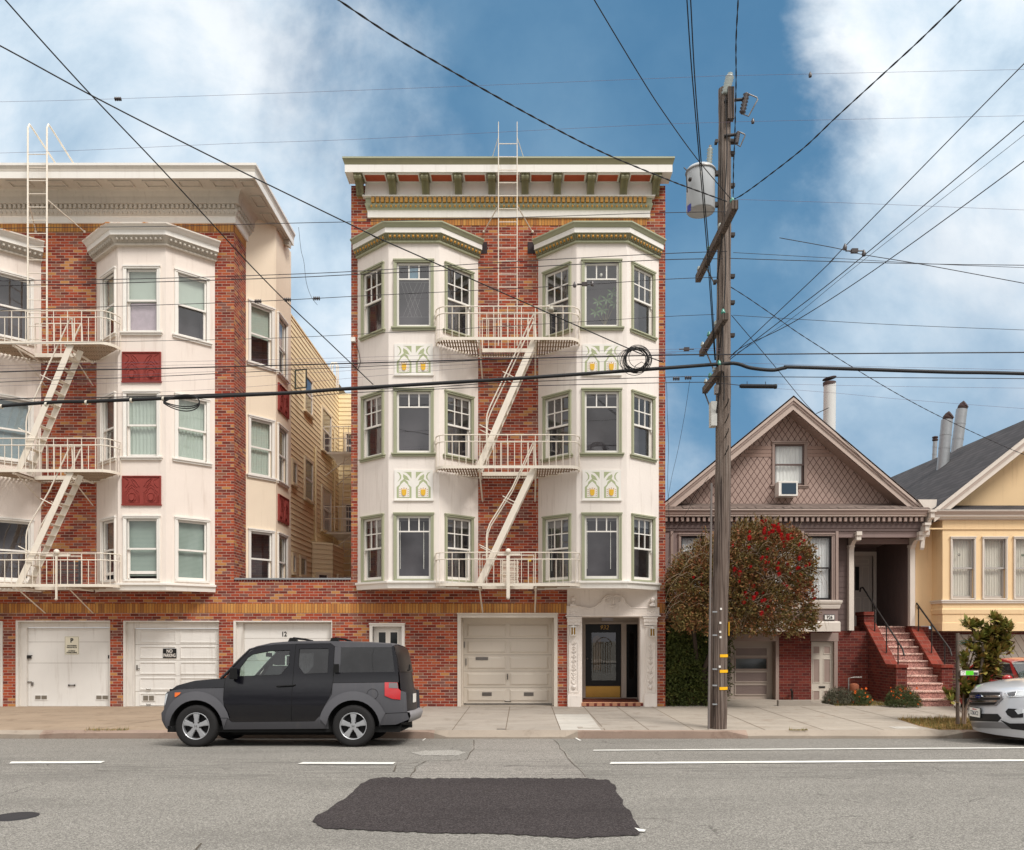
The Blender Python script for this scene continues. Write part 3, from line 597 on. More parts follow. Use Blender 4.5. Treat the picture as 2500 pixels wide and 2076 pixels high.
# roof ladder stays go with the fire escape
# garage door
def garage_frame(par, fr, op, n0=-.55, cw=.085, mt=WHITE, head=.1):
    a, b, c, d = op; m = MB()
    m.fb(fr, a - cw, a, 0, d + head, -.02, .03); m.fb(fr, b, b + cw, 0, d + head, -.02, .03); m.fb(fr, a, b, d, d + head, -.02, .03); m.fb(fr, a - cw - .01, b + cw + .01, d + head - .02, d + head + .012, -.02, .055)
    return m
BEIGE = paint('warm_beige_door', (216, 206, 192), .55, .03, 2, .05, 40, streak=.05, streakcol=(150, 135, 115))
m = garage_frame(A, WF, gi, mt=BEIGE); gn = -.53; p = WF.p
for u_ in (gi[0], gi[1]):
    s1 = 1 if u_ == gi[0] else -1
    m.face([p(u_, 0, 0), p(u_, gi[3], 0), p(u_, gi[3], gn), p(u_, 0, gn)][::s1])
    m.fb(WF, min(u_, u_ + s1 * .03), max(u_, u_ + s1 * .03), 0, gi[3] - .09, gn, -.30)
m.face([p(gi[0], gi[3], 0), p(gi[1], gi[3], 0), p(gi[1], gi[3], gn), p(gi[0], gi[3], gn)])
m.fb(WF, gi[0], gi[1], gi[3] - .11, gi[3], gn - .03, gn + .06)
gf = m.build('garage_frame', BEIGE, A)
def panel_door(par, fr, a, b, c, d, n, rows, cols, mt, marg=.09, gapz=.05, raised=True, seam=True, name='garage_door'):
    m = MB(); H = (d - c) / rows; Wc = (b - a) / cols
    m.fb(fr, a, b, c, d, n - .04, n)
    for r_ in range(rows):
        if seam and r_: m.fb(fr, a, b, c + r_ * H - .004, c + r_ * H + .004, n, n + .001, 1)
        for k in range(cols):
            u0 = a + k * Wc + marg * (1 if k == 0 else .5); u1 = a + (k + 1) * Wc - marg * (1 if k == cols - 1 else .5); z0 = c + r_ * H + gapz; z1 = c + (r_ + 1) * H - gapz
            if raised:
                i = .035; q = fr.p; o_ = [(u0, z0), (u1, z0), (u1, z1), (u0, z1)]; t_ = [(u0 + i, z0 + i), (u1 - i, z0 + i), (u1 - i, z1 - i), (u0 + i, z1 - i)]
                for e in range(4): m.face([q(*o_[e], n + .002), q(*o_[(e + 1) % 4], n + .002), q(*t_[(e + 1) % 4], n + .022), q(*t_[e], n + .022)])
                m.face([q(*x, n + .022) for x in t_])
                for e in range(4): m.tube([q(*o_[e], n + .001), q(*o_[(e + 1) % 4], n + .001)], .006, 4)
            else:
                for e in ((u0, u1, z0, z0 + .02), (u0, u1, z1 - .02, z1), (u0, u0 + .02, z0 + .02, z1 - .02), (u1 - .02, u1, z0 + .02, z1 - .02)): m.fb(fr, *e, n, n + .016)
    return m.build(name, [mt, paint('seam_dark', (120, 108, 92), .9, 0, 2, 0)], par)  # second colour: dark lines along the door seams
gd = panel_door(A, WF, gi[0] + .03, gi[1] - .03, .03, gi[3] - .11, gn, 5, 2, BEIGE)
H = (gi[3] - .14) / 5; cxg = (gi[0] + gi[1]) / 2; METAL = paint('grey_metal', (135, 130, 125), .4, .1, 9, .1, 60, metal=.7); DMET = paint('dark_metal', (60, 56, 54), .5, .1, 9, .1, 60, metal=.5)
m = MB(); m.fb(WF, cxg - .80, cxg - .49, 1.11, 1.185, gn + .02, gn + .034); m.fb(WF, cxg - .79, cxg - .50, 1.118, 1.145, gn + .034, gn + .04); m.build('mail_slot', METAL, gd)
for s2 in (-1, 1):
    m = MB(); m.fb(WF, cxg + s2 * .52 - .12, cxg + s2 * .52 + .12, .22, .31, gn + .02, gn + .03)
    for k in range(6): m.fb(WF, cxg + s2 * .52 - .11, cxg + s2 * .52 + .11, .226 + k * .014, .231 + k * .014, gn + .03, gn + .037)
    m.build('vent_grille', METAL, gd)
m = MB(); m.tube([WF.p(cxg - .005, .63, gn + .02), WF.p(cxg - .005, .64, gn + .05), WF.p(cxg - .005, .75, gn + .05), WF.p(cxg - .005, .76, gn + .02)], .012, 6, m=0); m.build('handle', DMET, gd)
m = MB(); m.tube([WF.p(cxg - .07, .085, gn + .005), WF.p(cxg - .06, .08, gn + .05), WF.p(cxg + .06, .08, gn + .05), WF.p(cxg + .07, .085, gn + .005)], .011, 6); m.build('handle', DMET, gd)
m = MB(); m.fb(WF, gi[0] + .035, gi[0] + .06, 1.42, 1.57, gn + .02, gn + .04); m.fb(WF, gi[0] + .075, gi[0] + .10, .98, 1.15, gn + .01, gn + .03); m.build('latch', METAL, gd)
# small service door at the left
so_ = (sdoor[0] + .07, sdoor[1] - .07, 0, sdoor[3] - .07); m = garage_frame(A, WF, so_, cw=.07, head=.07); m.fb(WF, so_[0], so_[1], 0, so_[3], -.17, -.12)
d_ = m.build('service_door', WHITE, A)
for c in (-3.345, -3.06):
    g = MB(); g.fb(WF, c - .085, c + .085, 1.40, 1.80, -.12, -.115); g.build('pane', paint('dark_glass', (40, 44, 44), .08, .0, 2, 0, spec=.8), d_)
    g = MB()
    for q in ((c - .11, c - .085, 1.375, 1.825), (c + .085, c + .11, 1.375, 1.825), (c - .085, c + .085, 1.8, 1.825), (c - .085, c + .085, 1.375, 1.40)): g.fb(WF, *q, -.12, -.10)
    g.build('glazing_bead', WHITE, d_)
# ------------------------------------------------------------------ the entrance portal
PX0, PX1 = 1.16, 3.34; OX0, OX1 = 1.52, 2.93; OZ = 2.165
m = MB(); m.wall(WF, PX0, PX1, 0, 2.83, [(OX0, OX1, 0, OZ)], rev=.25, n=.012)
m.face([WF.p(PX0, 0, .012), WF.p(PX0, 0, -.02), WF.p(PX0, 2.83, -.02), WF.p(PX0, 2.83, .012)]); m.face([WF.p(PX1, 0, .012), WF.p(PX1, 0, -.02), WF.p(PX1, 2.83, -.02), WF.p(PX1, 2.83, .012)])
portal = m.build('entrance_portal', STUCCO, A)
ent = [(120, 425), (120, 315), (270, 315), (400, 342), (470, 325), (525, 280), (556, 262), (575, 220), (610, 188), (655, 178), (700, 190), (750, 178), (800, 190), (835, 225), (850, 275), (885, 297), (930, 330), (1000, 338), (1275, 335), (1275, 425)]
pxl = lambda x, y: (wx(1360 + x / 5.129, W), wz(1420 + y / 5.129, W))
m = MB(); m.prism(WF, [pxl(*q) for q in ent], .01, .07)
m.tube([WF.p(*pxl(x, y - 2), .07) for x, y in ent[1:-1]], .017, 6)
m.fb(WF, *(pxl(105, 0)[0], pxl(1290, 0)[0]), pxl(0, 437)[1], pxl(0, 422)[1], .01, .10)
for k in range(34):
    u = pxl(285 + k * 25.5, 0)[0]; t = abs(k - 16.5) / 16.5; zt = pxl(0, 345 if t > .45 else 300)[1]
    m.fb(WF, u - .006, u + .006, pxl(0, 415)[1], zt, .07, .08)
for s2 in (-1, 1):
    c = pxl(700 + s2 * 62, 240); m.tube([WF.p(c[0] + s2 * (-1) * (.10 - .0045 * k) * math.cos(k * .5) * .85, c[1] + (.10 - .0045 * k) * math.sin(k * .5) * .95, .085) for k in range(20)], .013, 5)
c = pxl(700, 300); m.prism(WF, arc(c[0], c[1], .125, .125, 180, 360, 10), .07, .10)
for k in range(7): a = R(198 + k * 24); m.tube([WF.p(c[0], c[1], .105), WF.p(c[0] + .12 * math.cos(a), c[1] + .12 * math.sin(a), .10)], .009, 4)
m.tube([WF.p(c[0], c[1] + .22, .085), WF.p(c[0], c[1] + .02, .095)], [.012, .03], 6)
for ux in (200, 1195):
    for i in range(4): q = pxl(ux - 40 + i * 27, 380 + (i % 2) * 12 - 6); m.ball(WF.p(*q, .072), .022, 6, 0, 1, .5, .8)
m.build('pediment', STUCCO, portal)
for ux, uy in ((198, 225), (1191, 240)):
    q = pxl(ux, uy); b = pxl(ux, 312); m = MB(); m.fb(WF, q[0] - .075, q[0] + .075, b[1], b[1] + .055, .01, .15); m.lathe(WF.p(q[0], b[1] + .055, .08), [(.05, 0), (.03, .03), (.035, .06)], 12); m.ball(WF.p(q[0], q[1] + .01, .08), .062, 14)
    m.build('ball_finial', STUCCO, portal)
for si, (a, b) in enumerate(((1.20, 1.44), (3.045, 3.285))):
    m = MB(); r2 = rnd
    m.fb(WF, a - .03, b + .03, 0, .27, .01, .10); m.fb(WF, a - .02, b + .02, .27, .32, .01, .085)
    m.fb(WF, a, b, .32, 1.93, .01, .055)
    for q in ((a, a + .03), (b - .03, b)): m.fb(WF, *q, .34, 1.55, .055, .072)
    m.fb(WF, a + .03, b - .03, .34, .37, .055, .072)
    iw = OX0 if si == 0 else b; st = (b, OX0 + .0) if si == 0 else (OX1, a)
    m.fb(WF, st[0], st[1], 0, 2.0, .01, .035)
    for z0, z1, e in ((1.93, 1.955, .02), (1.97, 2.05, .035), (2.05, 2.09, .05), (2.09, 2.14, .04), (2.14, 2.175, .06)): m.fb(WF, a - e, b + e, z0, z1, .01, .055 + e)
    for k in range(9): u = a - .02 + (b - a + .04) * (k + .5) / 9; m.ball(WF.p(u, 2.06, .095), .018, 6, 0, .7, .6, 1.3)
    pl = m.build('pilaster', STUCCO, portal)
    m = MB(); c = (a + b) / 2; z = .42
    while z < 1.5:
        k = rnd.choice('svdc')
        if z < .52: m.lathe(WF.p(c, z, .06), [(.03, 0), (.05, .04), (.06, .08), (.03, .10)], 8); z += .13; continue
        if k == 's':
            for s2 in (-1, 1): m.tube([WF.p(c + s2 * (.012 + .045 * math.sin(t)), z + .05 * t, .062) for t in (0, .5, 1, 1.5, 2)], .011, 5)
            z += .115
        elif k == 'v': 
            for s2 in (-1, 1): m.tube([WF.p(c, z, .062), WF.p(c + s2 * .055, z + .07, .062)], [.014, .008], 5)
            m.ball(WF.p(c, z + .06, .06), .02, 6, 0, 1, .7, 1.4); z += .09
        elif k == 'd': m.tube([WF.p(c, z, .06), WF.p(c + .05, z + .05, .06), WF.p(c, z + .1, .06), WF.p(c - .05, z + .05, .06)], .01, 5, closed=True); m.ball(WF.p(c, z + .05, .06), .02, 6); z += .115
        else:
            for t in range(5): an = R(72 * t); m.ball(WF.p(c + .03 * math.cos(an), z + .035 + .03 * math.sin(an), .06), .02, 6)
            z += .085
    m.build('carved_ornament', STUCCO, pl)
# vestibule
VZ = 2.35; VB = 1.5; VX0, VX1 = 1.45, 3.2
m = MB(); p = WF.p
m.face([p(VX0, 0, -.24), p(VX0, VZ, -.24), p(VX0, VZ, -VB), p(VX0, 0, -VB)]); m.face([p(VX1, 0, -.24), p(VX1, 0, -VB), p(VX1, VZ, -VB), p(VX1, VZ, -.24)]); m.face([p(VX0, 2.24, -.24), p(VX1, 2.24, -.24), p(VX1, 2.24, -VB), p(VX0, 2.24, -VB)])
dA, dB, sA, sB = 1.72, 2.655, 2.785, 3.085; dz = 2.02
m.wall(WF, VX0, VX1, .08, VZ, [(dA, dB, .10, dz), (sA, sB, .10, dz)], rev=.09, n=-VB + .01)
m.fb(WF, dB, sA, .1, dz, -VB + .01, -VB + .05); m.fb(WF, dA - .07, dA, .1, dz, -VB + .01, -VB + .05); m.fb(WF, dA - .07, sB + .05, dz, dz + .06, -VB + .01, -VB + .05)
m.build('vestibule', paint('vestibule_taupe', (196, 184, 172), .7, .04), portal)
BLK = paint('black_door_paint', (10, 10, 14), .3, .05, 3, .04, 30, spec=.35)
m = MB(); m.wall(WF, dA, dB, .10, dz, [(dA + .17, dB - .13, .55, 1.80)], rev=.03, n=-VB - .05); door = m.build('front_door', BLK, portal)
m = MB(); m.fq(WF, dA + .17, dB - .13, .55, 1.80, -VB - .07); m.build('pane', GLASS, door)
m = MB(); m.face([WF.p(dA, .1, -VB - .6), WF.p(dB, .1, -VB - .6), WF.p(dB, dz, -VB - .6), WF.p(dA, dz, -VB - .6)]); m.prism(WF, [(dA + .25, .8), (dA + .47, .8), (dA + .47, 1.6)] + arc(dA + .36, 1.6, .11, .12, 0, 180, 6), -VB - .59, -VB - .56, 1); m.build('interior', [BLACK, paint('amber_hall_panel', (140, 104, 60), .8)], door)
m = MB(); c = (dA + .17 + dB - .13) / 2
for k in range(8): u = dA + .22 + k * .062; m.tube([p(u, .75, -VB - .055), p(u, 1.45 + .12 * math.sin(math.pi * k / 7), -VB - .055)], .006, 5)
m.tube([p(u, z, -VB - .055) for u, z in [(dA + .22, 1.45)] + arc(c, 1.45, .215, .22, 180, 0, 10)], .009, 5)
for s2 in (-1, 1):
    for cx_ in (.07, .17): m.tube([p(c + s2 * cx_ + .045 * math.cos(k * .8) * (1 - k * .06), 1.52 + .045 * math.sin(k * .8) * (1 - k * .06), -VB - .055) for k in range(11)], .005, 5)
m.build('iron_scrollwork', paint('aged_bronze', (98, 82, 52), .45, .1, 9, .1, metal=.6), door)
m = MB(); m.fb(WF, dA + .005, dB - .02, .105, .40, -VB - .05, -VB - .043)
for k in range(26):
    for z in (.118, .387): m.ball(p(dA + .02 + k * .0355, z, -VB - .043), .008, 5, 1)
for k in range(7):
    for u in (dA + .018, dB - .034): m.ball(p(u, .14 + k * .038, -VB - .043), .008, 5, 1)
m.build('kick_plate', [paint('brass_plate', (214, 168, 88), .33, .12, 3, .12, 12, metal=.75), DMET], door)
m = MB(); m.ball(p(dA + .055, 1.12, -VB - .02), .028, 10); m.build('door_knob', METAL, door)
m = MB(); m.fb(WF, sA, sB, .10, dz, -VB - .08, -VB - .05); sl = m.build('sidelight', BLK, portal)
m = MB(); m.fb(WF, sA + .09, sB - .09, .6, 1.8, -VB - .05, -VB - .048); m.build('pane', paint('dark_glass2', (22, 20, 20), .1, .0, 2, 0, spec=.7), sl)
m = MB(); m.fb(WF, 2.13, 2.42, 2.1, 2.18, -VB + .05, -VB + .20); m.build('ceiling_lamp', paint('frosted_lamp', (190, 186, 190), .4), portal)
def text(body, size, fr, u, z, n, mt, name='lettering', parent=None, ext=.004, align='CENTER', shear=0, sx=1, bold=0):
    cu = bpy.data.curves.new(name, 'FONT'); cu.body = body; cu.size = size; cu.extrude = ext; cu.align_x = align; cu.align_y = 'CENTER'; cu.shear = shear; cu.offset = bold
    ob = bpy.data.objects.new(name, cu); sc.collection.objects.link(ob)
    bpy.context.view_layer.update(); me = bpy.data.meshes.new_from_object(ob.evaluated_get(bpy.context.evaluated_depsgraph_get()))
    bpy.data.objects.remove(ob); o = bpy.data.objects.new(name, me); sc.collection.objects.link(o); me.materials.clear(); me.materials.append(mt)
    mtx = Matrix(((fr.U.x * sx, 0, fr.N.x, 0), (fr.U.y * sx, 0, fr.N.y, 0), (0, 1, 0, 0), (0, 0, 0, 1)))
    me.transform(mtx); q = fr.p(u, z, n)
    if parent is not None: o.parent = parent; q = q - wloc(parent)
    me.transform(Matrix.Translation(q)); return o
text('932', .155, WF, 2.22, 1.93, -VB - .045, paint('gold_numerals', (205, 160, 90), .35, .05, metal=.5), 'house_number', door, shear=.2)
# tiled step
TILE = brick('terracotta_floor_tile', [((110, 52, 40), 3), ((128, 62, 46), 3), ((96, 46, 40), 2)], (150, 120, 95), bw=.15, bh=.15, ms=.004)
m = MB(); m.box(1.50, 3.0, W - .03, W + VB + .1, 0, .085); st = m.build('entrance_step', TILE, portal)
m = MB()
for k in range(8):
    a = 1.50 + k * .1875; m.box(a + .003, a + .1845, W - .045, W + .06, .086, .098, 0)
    m.box(a + .003, a + .12, W - .042, W - .031, .012, .082, 1); m.box(a + .123, a + .1845, W - .042, W - .031, .012, .082, 2)
m.build('edge_tile', [paint('peach_tile', (222, 168, 130), .5), paint('tan_tile', (176, 124, 96), .5), paint('maroon_tile', (110, 44, 36), .5)], st)
# lanterns
AMB = paint('amber_glass', (150, 112, 30), .15, .25, 30, 0, spec=.7)
for i, (ux, vy) in enumerate(((1399.4, 1541), (1592, 1544))):
    q = (wx(ux, W - .12), wz(vy, W - .12)); lt = thing('wall_lantern', 'white amber-glass lantern on the %s pilaster of the entrance' % ('left' if i == 0 else 'right'), 'lantern', (q[0], W - .07, q[1] - .1), 'lanterns beside the entrance')
    m = MB(); w_ = .06
    for sx_ in (-1, 1):
        for nn in (.08, .18): m.fb(WF, q[0] + sx_ * w_ - .007, q[0] + sx_ * w_ + .007, q[1] - .09, q[1] + .09, nn, nn + .013)
    m.fb(WF, q[0] - .007, q[0] + .007, q[1] - .09, q[1] + .09, .182, .195)
    m.fb(WF, q[0] - w_ - .01, q[0] + w_ + .01, q[1] - .105, q[1] - .09, .07, .2); m.fb(WF, q[0] - w_ - .01, q[0] + w_ + .01, q[1] + .09, q[1] + .10, .07, .2)
    m.prism(WF, [(q[0] - w_, q[1] + .10), (q[0] + w_, q[1] + .10), (q[0], q[1] + .145)], .09, .18); m.fb(WF, q[0] - .02, q[0] + .02, q[1] - .02, q[1] + .05, .05, .08)
    m.build('lantern_frame', WHITE, lt)
    m = MB(); m.fb(WF, q[0] - w_ + .01, q[0] + w_ - .01, q[1] - .085, q[1] + .085, .09, .178); m.build('amber_pane', AMB, lt)
# ------------------------------------------------------------------ the left building: brick, pinkish bays, white windows
B = thing('apartment_building', 'brick apartment house with pinkish cream bays, white windows and red panels, at the left', 'apartment building', (-11, W, 0))
LX1 = -6.92; LX0 = -17.0; GZ = -.03
def gx(u): return wx(u, W)
gars = [(gx(39.4), gx(269), 2.083), (gx(301.7), gx(535.5), 2.08), (gx(570.4), gx(811), 2.08), (gx(-210), gx(7), 2.07)]
BAYS = [(-14.48, -11.60, -13.60, -12.47), (-10.255, -7.385, -9.34, -8.22)]
m = MB(); RX = AX0
m.wall(WF, LX0, RX, GZ, 2.266, [(a + .01, b - .01, GZ, t - .01) for a, b, t in gars], rev=0)
m.wall(WF, LX0, LX1, 2.495, 11.68, [(b[0] + .05, b[1] - .05, 2.8, 10.75) for b in BAYS], rev=0)
m.wall(WF, LX1, RX, 2.495, 3.03, rev=0)
m.face([(LX1, W, 2.9), (LX1, W + .86, 2.9), (LX1, W + .86, 11.68), (LX1, W, 11.68)])
m.face([(LX1, W + .3, 3.03), (RX, W + .3, 3.03), (RX, W + .3, 2.0), (LX1, W + .3, 2.0)])
m.build('brick_wall', BRICK, B)
m = MB(); m.wall(WF, LX0, RX, 2.266, 2.495, n=.006); m.build('soldier_course', SOLD, B); m = MB(); m.fq(WF, LX0, LX1, 11.5, 11.71, .008); m.face([(LX1 + .006, W, 11.5), (LX1 + .006, W + .86, 11.5), (LX1 + .006, W + .86, 11.71), (LX1 + .006, W, 11.71)])
m.build('soldier_course', SOLD, B)
m = MB(); m.box(LX1 + .0, RX, W - .005, W + .3, 3.03, 3.075); m.box(LX1 + .02, RX - .002, W - .03, W + .32, 3.075, 3.115, 1)
m.build('wall_coping', [brick('coping_brick', [((120, 46, 40), 1), ((96, 40, 40), 1)], (200, 180, 165), bw=.068, bh=.3, soldier=True), STEEL], B)
FLL = [(10.32, 8.70), (7.41, 5.80), (4.51, 2.985)]
cornl = dict(k=1.8, z=10.76, g=False, mats=[GREYW, GREYW, WHITE, RUSTW, RUSTW], orn=[GREYW, GREYW])
covers = {(1, 0, 0): ('blind', (.33, 1), BLIND), (1, 0, 1): ('blind', (.5, 1), CURT), (1, 0, 2): ('blind', (.52, 1), CURT), (1, 1, 0): ('curtain', (0, 1), paint('dim_curtain', (120, 112, 104), .9)), (1, 1, 1): ('curtain', (0, 1), CURT), (1, 1, 2): ('curtain', (0, 1), CURT), (1, 2, 0): ('blind', (.5, 1), paint('dim_shade', (130, 120, 108), .9)), (1, 2, 1): ('blind', (.06, 1), SLATS), (1, 2, 2): ('blind', (0, 1), SLATS), (0, 1, 2): ('blind', (0, 1), paint('grey_shade', (150, 165, 172), .8, .2, 3)), }
for bi, (x0, x1, fa, fb_) in enumerate(BAYS):
    yf = W - .81; frs = [Fr(x0, W, fa - x0, -.81), Fr(fa, yf, 1, 0), Fr(fb_, yf, x1 - fb_, .81)]; Ls = [frs[0].L, fb_ - fa, frs[2].L]; wl = []; todo = []
    for fi, (zt, zs) in enumerate(FLL):
        last = fi == 2; c = Ls[1] / 2
        for k, a, b in ((0, .30 if bi else .17, 1.13 if bi else 1.03), (1, c - .43, c + .43), (2, .19, 1.03)):
            cw_ = .075; wl.append((k, (a + cw_, b - cw_, zs + (.075 if not last else .041), zt - cw_))); todo.append((k, a, b, zs, zt, last, fi))
    body, frs, Ls = bay(B, x0, x1, fa, fb_, 2.77, 10.8, dict(wall=STUCCO2, ledge=WHITE), wl, cornl)
    for k, a, b, zs, zt, last, fi in todo:
        cv_ = covers.get((bi, fi, k))
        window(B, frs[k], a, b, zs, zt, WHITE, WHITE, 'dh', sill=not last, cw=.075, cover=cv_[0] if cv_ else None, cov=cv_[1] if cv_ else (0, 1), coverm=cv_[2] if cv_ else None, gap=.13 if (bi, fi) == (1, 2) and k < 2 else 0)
    if bi == 1:
        m = MB(); c = Ls[1] / 2; m.fq(frs[1], c - .33, c + .33, 8.80, 9.50, -.118); m.build('lace_curtain', paint('mauve_lace', (196, 180, 190), .9, .2, 9), body)
    for (t_, b_) in ((8.31, 7.63), (5.43, 4.77)): relief_panel(B, frs[1], Ls[1] / 2, b_, t_, .90, TERRA, None, None)
# cornice
path = [(LX0, W), (LX1, W), (LX1, 22.45)]
pr = [(0, 11.70), (.045, 11.705), (.045, 11.84), (.065, 11.86), (.07, 11.875), (.11, 11.97), (.115, 12.0), (.09, 12.005), (.09, 12.115), (.155, 12.125), (.155, 12.15), (.165, 12.28), (.22, 12.39), (.26, 12.41), (.725, 12.41), (.725, 12.40), (.74, 12.40), (.74, 12.555), (.745, 12.56), (.75, 12.61), (.775, 12.67), (.785, 12.68), (.785, 12.735), (0, 12.76)]
mi = [1, 1, 1, 0, 0, 0, 0, 0, 0, 0, 0, 0, 0, 0, 0, 1, 1, 1, 0, 0, 1, 1, 1]
m = MB(); m.sweep(path, pr, mi); m.face([(LX0, W, 12.76), (LX1, W, 12.76), (LX1, 22.9, 12.74), (LX0, 22.9, 12.74)]); cor = m.build('roof_cornice', [GREYW, WHITE], B)
SF = Fr(LX1, W, 0, 1)           # the side of the front block, facing +x
m = MB(); m2 = MB()
for i in range(90):
    u = LX1 + .02 - i * .112
    m.fb(WF, u - .03, u + .03, 12.02, 12.11, .085, .145); m2.ball(WF.p(u, 11.925, .10), .034, 6, 0, .9, .7, 1.05)
m.build('dentil_row', GREYW, cor); m2.build('egg_row', GREYW, cor); m = MB(); m4 = MB()
for i in range(23):
    u = .02 + i * .112; m.fb(SF, u - .03, u + .03, 12.02, 12.11, .085, .145); m4.ball(SF.p(u, 11.925, .10), .034, 6, 0, .9, .7, 1.05)
m.build('dentil_row', GREYW, cor); m4.build('egg_row', GREYW, cor)
m = MB()
def coffer(fr, u, w=.26, n0=.36, n1=.64):
    z = 12.405; m = MB()
    for q in ((u - w, u + w, n0, n0 + .035), (u - w, u + w, n1 - .035, n1), (u - w, u - w + .035, n0 + .035, n1 - .035), (u + w - .035, u + w, n0 + .035, n1 - .035)): m.fb(fr, q[0], q[1], z - .022, z + .002, q[2], q[3])
    m.build('soffit_coffer', GREYW, cor)
for i in range(12): coffer(WF, LX1 - .08 - i * .80)
for i in range(3): coffer(SF, .30 + i * .80)
coffer(WF, LX1 + .5, .17)
m = MB(); q = SF; cpr = [(.30, 12.40), (.32, 12.30), (.42, 12.24), (.52, 12.30), (.58, 12.30), (.70, 12.24), (.72, 12.36), (.72, 12.40)]
EF = Fr(LX1, 22.2, 1, 0); m.prism(EF, cpr, -.09, .09)
for c_ in (.42, .64): m.tube([EF.p(c_ + (.07 - k * .006) * math.cos(k * .7), 12.30 + (.07 - k * .006) * math.sin(k * .7), .1) for k in range(11)], .012, 5)
m.build('cornice_bracket', GREYW, cor)
# side bay round the corner and the yellow clapboard flank
Y1, Y2, Y3 = W + .86, 21.44, 22.85; XB = -6.37; XS = -6.60
fA = Fr(LX1, Y1, XB - LX1, Y2 - Y1); fB = Fr(XB, Y2, 0, 1)
m = MB(); wa = []; 
sw = []
def fpix(fr, u0, u1, vt, vb):
    a, zt = fr.pix(u0, vt); b, _ = fr.pix(u1, vt); _, zb = fr.pix(u1, vb); return a, b, zb, zt
for (k, u0, u1, zt, zb, last) in ((0, .06, .84, 10.25, 8.60, 0), (0, .06, .84, 7.33, 5.74, 0), (0, .06, .84, 4.45, 2.9, 1), (1, .12, 1.0, 10.25, 8.60, 0), (1, .12, 1.0, 7.33, 5.74, 0), (1, .12, 1.0, 4.45, 2.9, 1)):
    sw.append((k, u0, u1, zb, zt))
for fr, k, L in ((fA, 0, fA.L), (fB, 1, Y3 - Y2)): m.wall(fr, 0, L, 2.4, 12.41, [(a + .075, b - .075, c + .075, d - .075) for kk, a, b, c, d in sw if kk == k], rev=.1)
sb = m.build('side_bay', CREAMW, B)
cvs = [('blind', (.48, 1), BLIND), ('curtain', (0, 1), CURT), None, ('blind', (.5, 1), LACE), ('curtain', (0, 1), paint('dim_curtain', (120, 112, 104), .9)), None]
for (k, a, b, c, d), cv_ in zip(sw, cvs):
    window(B, (fA, fB)[k], a, b, c, d, WHITE, WHITE, 'dh', cw=.075, cover=cv_[0] if cv_ else None, cov=cv_[1] if cv_ else (0, 1), coverm=cv_[2] if cv_ else None)
relief_panel(B, fB, .62, 7.70, 8.40, .95, TERRA, None, None); relief_panel(B, fB, .62, 4.78, 5.46, .95, TERRA, None, None)
SID = paint('pale_yellow_siding', (252, 234, 192), .75, .05, 2, .1, 40, streak=.08, streakcol=(190, 160, 120))
CASY = paint('cream_casing', (236, 222, 192), .6, .04, 3, .06)
def clap(m, fr, u0, u1, z0, z1, pitch=.155, mt=0):
    z = z0; p = fr.p
    while z < z1 - .001:
        t = min(z + pitch, z1); m.face([p(u0, z + .012, .017), p(u1, z + .012, .017), p(u1, t + .012, .001), p(u0, t + .012, .001)], mt); m.face([p(u0, z + .012, .017), p(u0, z + .012, -.002), p(u1, z + .012, -.002), p(u1, z + .012, .017)], 1); z = t
m = MB(); fS = Fr(XS, Y3, 0, 1); YE = 29.9
SHJ = paint('siding_joint', (160, 126, 84), .9, 0, 2, 0)
clap(m, fS, 0, YE - Y3, 2.0, 10.95)
fK = Fr(XS, YE, 1, 0); clap(m, fK, 0, 3.0, 2.0, 10.55)
m.face([(XS, Y3, 10.95), (XS, 34, 10.95), (LX0, 34, 10.95), (LX0, Y3, 10.95)]); m.box(XS - .25, XS + .03, Y3, YE, 10.95, 11.0)
m.face([(XB, Y3, 2.4), (XS - .2, Y3, 2.4), (XS - .2, Y3, 12.41), (XB, Y3, 12.41)]); m.face([(XS - .1, Y3 + .05, 10.9), (LX0, Y3 + .05, 10.9), (LX0, Y3 + .05, 12.74), (XS - .1, Y3 + .05, 12.4)])
yb = m.build('clapboard_flank', [SID, SHJ], B)
def surf_window(par, fr, a, b, c, d, kind='dh', cover=None, n=.03, open_=False):
    m = MB(); w = .085
    for q in ((a, a + w, c, d), (b - w, b, c, d), (a + w, b - w, d - w, d), (a + w, b - w, c, c + .06)): m.fb(fr, *q, -.01, n + .03)
    m.fb(fr, a - .04, b + .04, c - .04, c, -.01, n + .08); r_ = m.build('window', CASY, par)
    g = MB(); g.fq(fr, a + w, b - w, c + .06, d - w, n); g.build('pane', GLASS, r_)
    k = MB(); k.fq(fr, a + w, b - w, c + .06, d - w, n - .006); k.build('interior' if not cover else 'curtain', DARK if not cover else cover, r_)
    s = MB(); zm = (c + d) / 2
    if kind == 'dh': s.fb(fr, a + w, b - w, zm - .03, zm + .03, n, n + .02)
    s.fb(fr, a + w, a + w + .03, c + .06, d - w, n, n + .015); s.fb(fr, b - w - .03, b - w, c + .06, d - w, n, n + .015); s.build('sash', WHITE, r_)
# rows on the flank: (u left, u right, v top at left, v bottom at left)
def fw(u0, u1, vt, vb, **k):
    a, zt = fS.pix(u0, vt, .03); b, _ = fS.pix(u1, vt, .03); _, zb = fS.pix(u0, vb, .03); surf_window(yb, fS, a, b, zb, zt, **k)
fw(743, 763, 907, 1001); fw(785, 809, 988, 1097); fw(743, 764, 1112, 1217); fw(785, 809, 1182, 1294, cover=LACE); fw(712, 725, 1119, 1180, kind='fixed'); fw(713, 722, 1348, 1400, kind='fixed'); fw(732, 747, 1355, 1406, kind='fixed')
